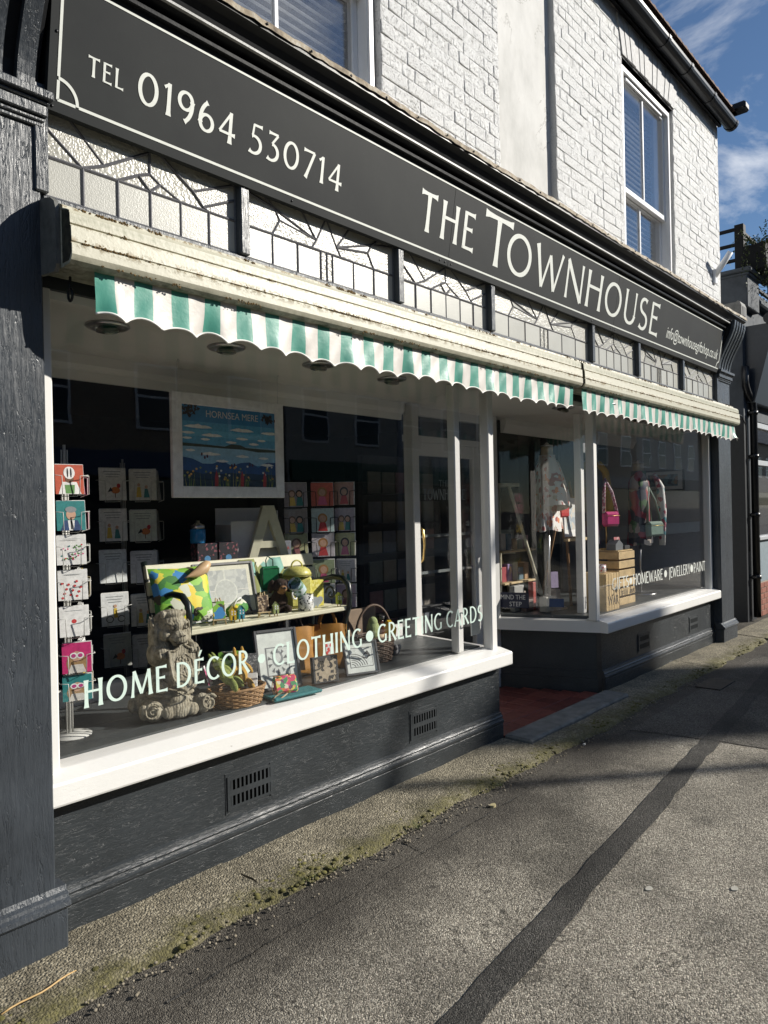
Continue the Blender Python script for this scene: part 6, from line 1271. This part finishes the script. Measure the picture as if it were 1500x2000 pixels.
# teal pouch and floral purse
tp = MB(); mk_ = tp.mark(); tp.cbox(-.14, .14, -.06, .06, 0, .016, .007); tp.xf(mk_, Matrix.Translation((2.32, .125, FL)) @ Matrix.Rotation(R(-6), 4, 'Z')); tag(tp.build('teal_pouch', plain('teal velvet', (.025, .16, .17), .8, .2, 40)), 'flat teal velvet pouch lying on the display floor', 'pouch')
fp = thing('floral_purse', 'small bright floral zip purse standing on the teal pouch', 'purse', (2.285, .125, FL+.017), R(-20), rx=R(-28)); FLO = print_mat('bright floral print', [(.60, .50, .08), (.55, .04, .12), (.66, .60, .45), (.05, .25, .10), (.60, .15, .05), (.12, .04, .10), (.62, .10, .25)], 32, 1.2)
MB().cbox(-.060, .060, -.012, .012, 0, .088, .010).build('body', FLO, fp); MB().tube([(-.055, 0, .088), (.055, 0, .088)], .003, 6).build('zip', M_BRASS, fp); MB().tube([(-.06, 0, .07), (-.075, -.01, .03), (-.07, -.015, -.005), (-.055, -.012, .02)], .0022, 5).build('wrist_loop', M_WOODM, fp)
tag(MB().tube([(2.175, .10, FL+.008), (2.205, .085, FL+.008), (2.25, .082, FL+.03), (2.235, .10, FL+.034), (2.20, .11, FL+.02), (2.175, .10, FL+.008)], .004, 6).build('leather_loop', plain('plaited leather', (.38, .30, .18), .6)), 'plaited tan leather loop lying beside the basket', 'strap')
# tote bags
def tote(label, x, y, w_, h_, d_, rz, mat, hm, z=None):
    t = thing('tote_bag', label, 'bag', (x, y, FL if z is None else z), R(rz), 'bags under the bench'); n = 10; vs = []; mb = MB()
    for k in range(7):
        f = k/6; bw = w_/2*(1+.10*f+.02*math.sin(f*9)); bd = d_/2*(1-.55*f)
        for i in range(24): a = 2*math.pi*i/24; ca_, sa_ = math.cos(a), math.sin(a); vs.append((bw*math.copysign(abs(ca_)**.45, ca_), bd*math.copysign(abs(sa_)**.6, sa_)+.008*math.sin(5*a+f*6)*f, h_*f+.006*math.sin(a*3)*f))
    mb.add(vs, [(k*24+i, k*24+(i+1) % 24, (k+1)*24+(i+1) % 24, (k+1)*24+i) for k in range(6) for i in range(24)]+[tuple(range(23, -1, -1))], True); mb.build('body', mat, t)
    for s_ in (-1, 1): MB().tube([Vector((w_*.24*math.cos(a), s_*d_*.2, h_-.02+.10*math.sin(a))) for a in [math.pi*i/12 for i in range(13)]], .006, 6).build('handle', hm, t)
    return t
M_MUS = plain('mustard leather', (.34, .155, .018), .55, .2, 20, bmp=.2); M_BST = plain('dark brown strap', (.05, .03, .02), .5)
tote('mustard leather tote bag with dark strap under the bench, left of pair', 2.60, .46, .26, .26, .12, -10, M_MUS, M_BST); tote('mustard leather tote bag under the bench, right of pair', 2.86, .44, .20, .25, .10, -30, M_MUS, M_MUS); tote('dark teal tote bag hanging back under the bench', 2.38, .60, .26, .33, .10, -5, plain('dark teal canvas', (.018, .07, .07), .8), plain('black strap', (.01, .01, .012), .5))
slab('lino_block', 'dark carved printing block standing in front of mustard bags', 'printing block', 636, 1333, .17, .145, .135, .03, -16, 8, M_DGREY, None, lambda mb, w_, h_, y: (rect(mb, -w_*.42, w_*.44, h_*.06, h_*.95, y, print_mat('carved block', [(.03, .028, .025), (.38, .31, .22), (.42, .35, .25), (.04, .035, .03), (.36, .30, .21)], 34, 2.5))))
slab('price_card', 'tiny red and white price card in front of the mustard bag', 'card', 645, 1278, .30, .05, .06, .002, -15, 8, print_mat('red white tag', [(.7, .68, .66), (.6, .06, .05), (.7, .68, .66)], 45, 0))
# handled basket with goods
wb = wicker('wicker_basket', 'deep dark wicker basket with hooped handle near the doorway', (3.16, .36, FL), .105, .085, .14, .22, M_WKD, 13, True)
tag(blob('avocado_plush', [((3.09, .30, FL+.20), (.042, .036, .055)), ((3.09, .30, FL+.24), (.030, .028, .035))], plain('pale green plush', (.30, .36, .16), .95, .2, 60, bmp=.6, bscale=200), None, .004, 2), 'pale green plush avocado in the handled basket', 'plush toy')
bt_ = thing('brown_bottle', 'brown glass bottle with kraft label in the handled basket', 'bottle', (3.155, .33, FL+.10), 0, rx=R(14)); MB().lathe([(.030, 0), (.032, .01), (.032, .10), (.014, .13), (.014, .155)], (0, 0, 0), 16).build('glass', plain('brown bottle glass', (.07, .025, .01), .12), bt_); MB().lathe([(.0326, .02), (.0326, .075)], (0, 0, 0), 16).build('label_band', plain('kraft label', (.48, .36, .22), .7), bt_); MB().lathe([(.016, .155), (.016, .18)], (0, 0, 0), 12).build('cap', cm(BLK), bt_)
sl_ = thing('soap_packet', 'bright yellow wrapped soap packet in the handled basket', 'packet', (3.235, .315, FL+.125), R(-30), rx=R(18)); MB().prism([(-.042, 0), (.042, 0), (.045, .07), (.012, .115), (-.012, .115), (-.045, .07)], 'y', -.014, .014).build('wrapper', plain('yellow wrapper', (.62, .40, .03), .4), sl_); MB().box(-.03, .03, -.0152, -.0146, .006, .028).build('paper_band', M_PAPER, sl_)
tag(MB().cbox(3.06, 3.30, .47, .50, FL+.0, FL+.30, .004).build('kraft_board', plain('brown kraft board', (.22, .16, .11), .8)), 'plain brown board standing behind the handled basket', 'board')
tag(blob('grey_pompom', [((3.345, .36, FL+.032), (.034, .030, .032)), ((3.365, .34, FL+.052), (.015, .012, .018)), ((3.33, .335, FL+.055), (.015, .012, .018))], plain('grey felt', (.20, .20, .21), .95, .2, 60, bmp=.7, bscale=220), None, .004, 1), 'grey felt mouse toy on the floor beside the handled basket', 'plush toy')
pk = slab('pink_parcel', 'pink wrapped parcel on the shelf below the bench end', 'parcel', 690, 1240, .58, .10, .13, .05, -10, 3, plain('pink wrap', (.55, .20, .32), .5))
sc_ = MB(); sc_.tube([(2.52, .62, FL+.33), (2.50, .61, FL+.2), (2.52, .60, FL+.05)], [.02, .03, .035], 8); tag(sc_.build('dusty_pink_scarf', plain('dusty pink cloth', (.30, .14, .12), .85)), 'dusty pink scarf hanging under the bench', 'scarf')

# ================================================================== RIGHT WINDOW
# partition and side wall of the right display
MB().box(8.10, 8.13, .09, 1.2, .62, ZS).build('side_partition', M_LGREY, SF)
MB().box(7.0, 8.10, 1.17, 1.20, .0, ZS).build('back_partition', plain('dim grey partition', (.12, .125, .13), .7), SF)
def mann(name, label, pos, rz, cloth, zb, zt, wS, wH, neckz, group='dress forms in the right window', back=True, sleeves=None):
    t = thing(name, label, 'mannequin', (pos[0], pos[1], FL), R(rz), group)
    MB().lathe([(.15, 0), (.15, .008), (.13, .012), (.012, .016), (.012, .02)], (0, 0, 0), 28).build('stand_base', M_STEEL, t)
    MB().tube([(0, 0, .016), (0, 0, zb-FL+.10)], .011, 10).build('pole', M_STEEL, t)
    n = 30; mb = MB(); vs = []; K = 13
    for k in range(K+1):
        f = k/K; z = (zb-FL)+(zt-zb)*f
        wv = wH+(wS-wH)*f**1.3; wv *= 1-.10*math.sin(math.pi*min(1, f*1.2))
        if f > .86: wv *= 1-((f-.86)/.14)**1.6*.62
        dv = .115-.02*f
        for i in range(n):
            a = 2*math.pi*i/n; fold = 1+(.09*math.sin(9*a+k*.25)+.05*math.sin(5*a))*(1-f)**1.2; vs.append((wv/2*math.cos(a)*fold, dv*math.sin(a)*fold*(1.0 if f < .86 else .75), z+.010*math.sin(4*a)*(1-f)))
    mb.add(vs, [(k*n+i, k*n+(i+1) % n, (k+1)*n+(i+1) % n, (k+1)*n+i) for k in range(K) for i in range(n)], True); mb.build('garment', cloth, t)
    MB().lathe([(.075, -.06), (.058, -.02), (.052, .03), (.052, .075)], (0, 0, zt-FL), 18).build('neck', plain('linen dress form', (.46, .40, .28), .8), t); MB().lathe([(.053, .0755), (.053, .088), (.02, .095), (.012, .11), (.001, .113)], (0, 0, zt-FL), 18).build('neck_cap', M_STEEL, t)
    if sleeves:
        for s_, (dx, zl) in zip((-1, 1), sleeves):
            m2 = MB(); pts = []; 
            for k in range(8):
                f = k/7; pts.append(Vector((s_*(wS*.42+dx*f), -.03-.05*f, zt-FL-.05-zl*f)))
            m2.tube(pts, [.055, .07, .082, .092, .10, .108, .112, .116], 14, cap=False); m2.build('sleeve', cloth, t)
    return t
KIM = print_mat('white blouse with coral leaves', [(.66, .65, .62), (.68, .66, .63), (.66, .65, .62), (.67, .65, .62), (.62, .20, .07), (.66, .65, .62), (.68, .66, .63), (.30, .06, .06), (.66, .64, .6), (.44, .40, .34), (.67, .66, .63), (.66, .65, .62)], 15, 1.2)
mann('dress_form', 'dress form in a white blouse with coral leaf print nearest the doorway', (5.745, .63), 25, KIM, 1.31, 1.97, .44, .66, 2.03, sleeves=((.10, .42), (.13, .42)))
MUL = print_mat('dark multicolour dress print', [(.03, .03, .035), (.30, .03, .04), (.05, .14, .05), (.02, .02, .03), (.30, .02, .04), (.35, .30, .26), (.25, .02, .05), (.03, .04, .08)], 7, 1.2)
mann('dress_form', 'dress form in a dark red and green printed dress in the right window', (7.22, .42), 15, MUL, 1.12, 1.86, .36, .42, 1.95)
mann('dress_form', 'dress form in a dark tunic with a mustard scarf behind the pink bag', (6.78, .75), 15, print_mat('dark tunic print', [(.04, .03, .05), (.10, .04, .10), (.03, .03, .05), (.12, .06, .03)], 9, 1.2), 1.15, 1.88, .36, .44, 1.96)
tag(MB().tube([(6.70, .60, 1.93), (6.80, .58, 1.85), (6.86, .57, 1.6), (6.87, .57, 1.35)], [.03, .035, .04, .035], 8).build('mustard_scarf', plain('mustard scarf', (.40, .28, .04), .85)), 'mustard scarf hanging round the dark tunic', 'scarf')
tag(MB().tube([(7.40, .33, 1.83), (7.47, .30, 1.70), (7.48, .29, 1.45), (7.47, .29, 1.10)], [.02, .04, .045, .03], 8).build('white_scarf', print_mat('white scarf with bright edge', [(.66, .66, .64), (.66, .66, .64), (.4, .08, .12), (.66, .66, .64), (.10, .3, .35)], 14, .5)), 'white scarf with bright border hanging on the red and green dress', 'scarf')
def handbag(label, pos, w_, h_, d_, rz, mat, strapm, top):
    t = thing('handbag', label, 'handbag', pos, R(rz), 'handbags in the right window'); MB().cbox(-w_/2, w_/2, -d_/2, d_/2, 0, h_, .022).build('body', mat, t)
    MB().tube([(-w_/2+.012, -d_/2-.001, h_*.72), (w_/2-.012, -d_/2-.001, h_*.72)], .003, 5).build('zip', M_BRASS, t); MB().tube([(-w_*.45, 0, h_*.9), (-w_*.25, .03, h_+top*.6), (-.01, .05, h_+top), (w_*.28, .03, h_+top*.6), (w_*.45, 0, h_*.9)], .014, 6).build('strap', strapm, t); return t
handbag('pink leather crossbody bag with patterned strap', (6.33, .32, 1.325), .185, .135, .07, -20, plain('hot pink leather', (.50, .03, .17), .4), print_mat('pink zigzag strap', [(.55, .45, .48), (.25, .04, .12), (.55, .45, .48), (.35, .08, .16)], 50, .2), .30)
handbag('sage green leather crossbody bag on the red and green dress', (7.22, .27, 1.20), .26, .15, .07, -10, plain('sage leather', (.17, .25, .20), .42), plain('sage strap', (.15, .22, .18), .5), .34)
tag(MB().cbox(5.70, 5.86, .48, .51, 1.42, 1.57, .02).build('red_bag', plain('red leather', (.42, .03, .03), .4)), 'small red bag worn over the coral leaf blouse', 'handbag')
st_ = thing('bag_stand', 'slim brass stand holding the pink bag on the tall crate', 'stand', (6.34, .37, 1.115)); MB().lathe([(.06, 0), (.06, .006), (.01, .012)], (0, 0, 0), 16).build('foot', M_BRASS, st_); MB().tube([(0, 0, .01), (0, 0, .52), (.03, -.01, .55)], .006, 8).build('rod', M_BRASS, st_)
def crate(label, x0, x1, y0, y1, z0, z1, n, mat, vert=False):
    t = world_thing('wooden_crate', label, 'crate', ((x0+x1)/2, (y0+y1)/2, z0), 'wooden crates in the right window')
    MB().box(x0+.014, x1-.014, y0+.013, y1-.013, z0, z0+.012).build('bottom', mat, t)
    for k in range(n):
        if vert:
            a = x0+(x1-x0)*k/n; b = x0+(x1-x0)*(k+1)/n-.004; MB().cbox(a, b, y0, y0+.012, z0, z1, .002).build('slat', mat, t)
        else:
            a = z0+(z1-z0)*k/n; b = z0+(z1-z0)*(k+1)/n-.016; MB().cbox(x0, x1, y0, y0+.012, a, b, .002).build('slat', mat, t); MB().cbox(x0, x0+.012, y0+.0125, y1, a, b, .002).build('slat', mat, t); MB().cbox(x1-.012, x1, y0+.0125, y1, a, b, .002).build('slat', mat, t)
    if vert: MB().box(x0, x0+.012, y0+.0125, y1, z0, z1).box(x1-.012, x1, y0+.0125, y1, z0, z1).build('side', mat, t)
    MB().box(x0+.0125, x1-.0125, y0+.0125, y1, z1-.012, z1-.002).build('top_board', mat, t); return t
M_CR = plain('pine crate boards', (.55, .40, .20), .65, .25, 9, bmp=.25, bscale=30)
cr = crate('tall pine slatted crate standing near the window glass', 6.22, 6.56, .20, .46, FL, 1.112, 6, M_CR)
cr2 = crate('shorter pine crate with branded capital letters on its end', 5.80, 6.06, .13, .38, FL, .935, 5, M_CR, True)
text_fit('WAR', 5.83, 6.04, .665, .085, lambda u, v, d: Vector((u, .13-.0015, v)), cm((.07, .05, .03)), cr2, 'lettering')
text_fit('E / JE', 6.27, 6.53, .70, .05, lambda u, v, d: Vector((u, .20-.0015, v)), cm((.07, .05, .03)), cr, 'lettering')
mug('mug', 'pink patterned cup on the shorter pine crate', (5.93, .24, .937), .048, .07, print_mat('pink cup print', [(.66, .62, .60), (.45, .12, .15), (.66, .62, .6), (.66, .62, .6)], 40, .5, .3), (0, 0, 0), 10)
tag(MB().prism([(6.25, 1.112), (6.40, 1.112), (6.40, 1.165), (6.325, 1.205), (6.25, 1.165)], 'y', .24, .33).build('house_block', plain('slate grey block', (.13, .14, .15), .6)), 'slate grey house shaped block on the tall crate', 'ornament')
tag(MB().cbox(6.42, 6.53, .23, .29, 1.112, 1.145, .003).build('card_holder', cm((.05, .05, .05))), 'small dark card holder on the tall crate', 'holder'); slab('coral_card', 'coral pink price card on the tall crate', 'card', 1207, 1068, .26, .07, .09, .002, -20, 10, print_mat('coral card print', [(.60, .14, .14), (.62, .16, .17), (.68, .4, .36), (.60, .14, .14)], 30, 0))
# framed picture on the side partition
fpz = [GX(1347, 885, 8.095), GX(1265, 885, 8.095), GX(1347, 957, 8.095)]
pw = world_thing('framed_picture', 'wide black framed townscape picture on the grey side wall', 'picture', (8.09, .55, 1.7)); y0_, y1_, z0_, z1_ = .27, .74, 1.665, 1.90
mb = MB()
for a, b, c, d in ((y0_, y0_+.018, z0_, z1_), (y1_-.018, y1_, z0_, z1_), (y0_+.018, y1_-.018, z0_, z0_+.018), (y0_+.018, y1_-.018, z1_-.018, z1_)): mb.cbox(8.075, 8.099, a, b, c, d, .002)
mb.build('frame', cm(BLK), pw); MB().box(8.085, 8.099, y0_+.018, y1_-.018, z0_+.018, z1_-.018).build('mount', plain('off white mount', (.55, .54, .5), .7), pw); MB().box(8.0835, 8.0845, y0_+.07, y1_-.07, z0_+.055, z1_-.05).build('print', print_mat('dusky townscape', [(.04, .08, .10), (.10, .18, .20), (.30, .18, .10), (.05, .05, .06), (.16, .22, .2)], 16, 1), pw)
# folding ladder shelf seen through the doorway side
sd = world_thing('ladder_shelf', 'cream wooden A-frame shelf stand inside the right window', 'shelf', (5.75, .9, FL))
Ax = lambda px, py, y: GY(px, py, y)
a0, a1_ = Vector((5.50, .88, 1.72)), Vector((5.92, .78, FL))
MB().tube([a0, a1_], .018, 4).build('leg', M_CREAM, sd); MB().tube([a0+Vector((0, .1, 0)), Vector((5.40, .92, FL))], .018, 4).build('leg', M_CREAM, sd); MB().tube([a0+Vector((.05, .3, 0)), Vector((5.95, 1.15, FL))], .018, 4).build('leg', M_CREAM, sd); MB().tube([a0+Vector((.0, .3, 0)), Vector((5.42, 1.2, FL))], .018, 4).build('leg', M_CREAM, sd)
for z in (.84, 1.12): MB().cbox(5.38, 5.92, .86, 1.2, z, z+.018, .003).build('shelf', M_WOODL, sd)
MB().cbox(5.40, 5.62, .84, 1.22, 1.70, 1.73, .003).build('top', M_CREAM, sd)
rnd = random.Random(17); kinds = [('boxed_soap', 'box'), ('gift_book', 'book'), ('small_tin', 'tin')]
cols = [((.30, .05, .06), 'dark red'), ((.26, .20, .36), 'lilac'), ((.50, .46, .40), 'cream'), ((.10, .16, .20), 'slate blue'), ((.35, .22, .12), 'tan'), ((.20, .24, .20), 'grey green'), ((.42, .30, .34), 'dusty rose')]
for s_, z in enumerate((.859, 1.139)):
    for i in range(5):
        c, cn_ = cols[(i+s_*2) % 7]; x = 5.43+i*.095; h_ = rnd.uniform(.09, .17); tag(MB().cbox(x, x+.075, .92, .99, z, z+h_, .003).build('gift_box', plain('gift '+cn_, c, .5)), '%s gift box on the %s shelf of the A-frame stand' % (cn_, ('lower', 'upper')[s_]), 'box', 'gift boxes on the A-frame stand')
for i, (px, py, w_, h_, c, lab) in enumerate(((1015, 1190, .12, .16, (.40, .36, .30), 'stack of cream books at the foot of the A-frame stand'), (1040, 1190, .08, .15, (.34, .34, .33), 'grey upright book at the foot of the A-frame stand'), (1080, 1148, .10, .15, (.22, .18, .30), 'lilac gift bag in front of the A-frame stand'))): slab('gift_bag' if 'bag' in lab else 'book', lab, 'bag' if 'bag' in lab else 'book', px, py, .84, w_, h_, .05, -15, 2, plain('goods %d' % i, c, .5))
slab('desk_calendar', 'white calendar sheet with a grid of pale panels on glass side', 'calendar', 992, 1082, 1.0, .17, .22, .006, -20, 4, plain('calendar grey', (.33, .36, .30), .6), None, lambda mb, w_, h_, y: [rect(mb, -w_*.38+i*w_*.20, -w_*.38+i*w_*.20+w_*.14, h_*.25+j*h_*.13, h_*.25+j*h_*.13+h_*.08, y, (.66, .66, .6)) for i in range(4) for j in range(5)])
# easel with pictures behind the inner post
ez = world_thing('display_easel', 'tall oak easel holding framed pictures behind the corner post', 'easel', (6.1, .62, FL))
for a, b in (((5.98, .55, FL), (6.08, .66, 1.75)), ((6.32, .55, FL), (6.20, .66, 1.75)), ((6.14, .95, FL), (6.14, .68, 1.72))): MB().tube([a, b], .014, 5).build('leg', M_WOODM, ez)
MB().cbox(5.94, 6.36, .545, .59, 1.20, 1.225, .002).build('ledge', M_WOODL, ez)
framed('framed_print', 'white mounted print standing on the oak easel in the right window', (6.12, .585, 1.227), .34, .38, R(-6), 8, plain('thin oak frame', (.30, .2, .1), .5), .012, M_PAPER, lambda mb, w_, h_, y: rect(mb, -w_*.3, w_*.3, h_*.2, h_*.8, y, print_mat('pale coastal print', [(.50, .52, .50), (.40, .46, .48), (.55, .5, .42), (.3, .36, .4)], 14, 1)))
# pictures on the dim wall inside, behind the doorway
for i, (x, z, w_, h_, lab) in enumerate(((6.3, 1.95, .4, .45, 'dim black framed picture on the inner wall, highest of the left column'), (6.3, 1.42, .4, .42, 'dim black framed picture on the inner wall, below the highest'), (7.0, 1.80, .6, .7, 'large dim framed picture on the inner wall beside the left column'))): framed('framed_picture', lab, (x, 2.4, z-.2), w_, h_, 0, 0, M_BLACK, .03, plain('dim picture mount', (.10, .10, .10), .7), lambda mb, w__, h__, y: rect(mb, -w__*.25, w__*.25, h__*.25, h__*.75, y, print_mat('dim art', [(.05, .05, .05), (.08, .08, .085), (.04, .045, .05)], 8, 1)), group='dim pictures on the inner wall')
for i, (x, lab) in enumerate(((6.3, 'a'),)): pass
tag(MB().box(5.9, 8.2, 2.42, 2.5, .02, 2.7).build('inner_wall', M_DGREY), 'charcoal inner wall of the shop behind the right window', 'wall')
# magazine and card rack inside the door
rk = world_thing('card_stand', 'dim wall rack of wrapping paper and cards inside the glazed door', 'rack', (4.75, 1.6, .02)); MB().box(4.55, 5.5, 1.75, 1.8, .02, 2.0).build('back_panel', M_DGREY, rk)
cc = [(.20, .18, .15), (.24, .14, .14), (.18, .20, .18), (.26, .24, .20), (.14, .15, .18), (.22, .20, .12)]
for r_ in range(6):
    MB().box(4.55, 5.5, 1.62, 1.745, .35+r_*.26, .36+r_*.26).build('ledge', M_DGREY, rk)
    for k in range(5): MB().box(4.57+k*.185, 4.57+k*.185+.165, 1.70, 1.712, .362+r_*.26, .362+r_*.26+.19).build('stock_card', plain('rack stock %d' % ((r_+k) % 6), cc[(r_*2+k) % 6], .6), rk)
# paper notice by the corner post
tag(MB().box(3.80, 3.90, .110, .1115, .70, .86).build('paper_notice', plain('grey notice paper', (.42, .44, .42), .7)), 'pale paper notice taped inside the glass beside the corner post', 'notice')

# small goods at the foot of the return pane
for i, (x, y, w_, d_, h_, c, lab, cat) in enumerate(((5.36, .52, .10, .07, .13, (.46, .44, .38), 'cream boxed candle beside the step sign', 'box'), (5.50, .50, .07, .06, .18, (.30, .27, .24), 'taupe upright gift box behind the step sign', 'box'), (5.30, .68, .12, .06, .10, (.14, .10, .09), 'dark brown trinket box behind the step sign', 'box'), (5.45, .70, .05, .05, .24, (.34, .06, .05), 'slim dark red bottle box beside the ladder shelf', 'box'), (5.62, .62, .08, .05, .12, (.50, .48, .46), 'white small carton at the foot of the blouse stand', 'box'), (5.24, .76, .16, .05, .22, (.36, .36, .34), 'grey canvas standing at the back near the doorway', 'canvas'))):
    x += .13; tag(MB().cbox(x, x+w_, y, y+d_, FL, FL+h_, .004).build('gift_box' if cat == 'box' else 'canvas', plain('lower goods %d' % i, c, .5)), lab, cat)
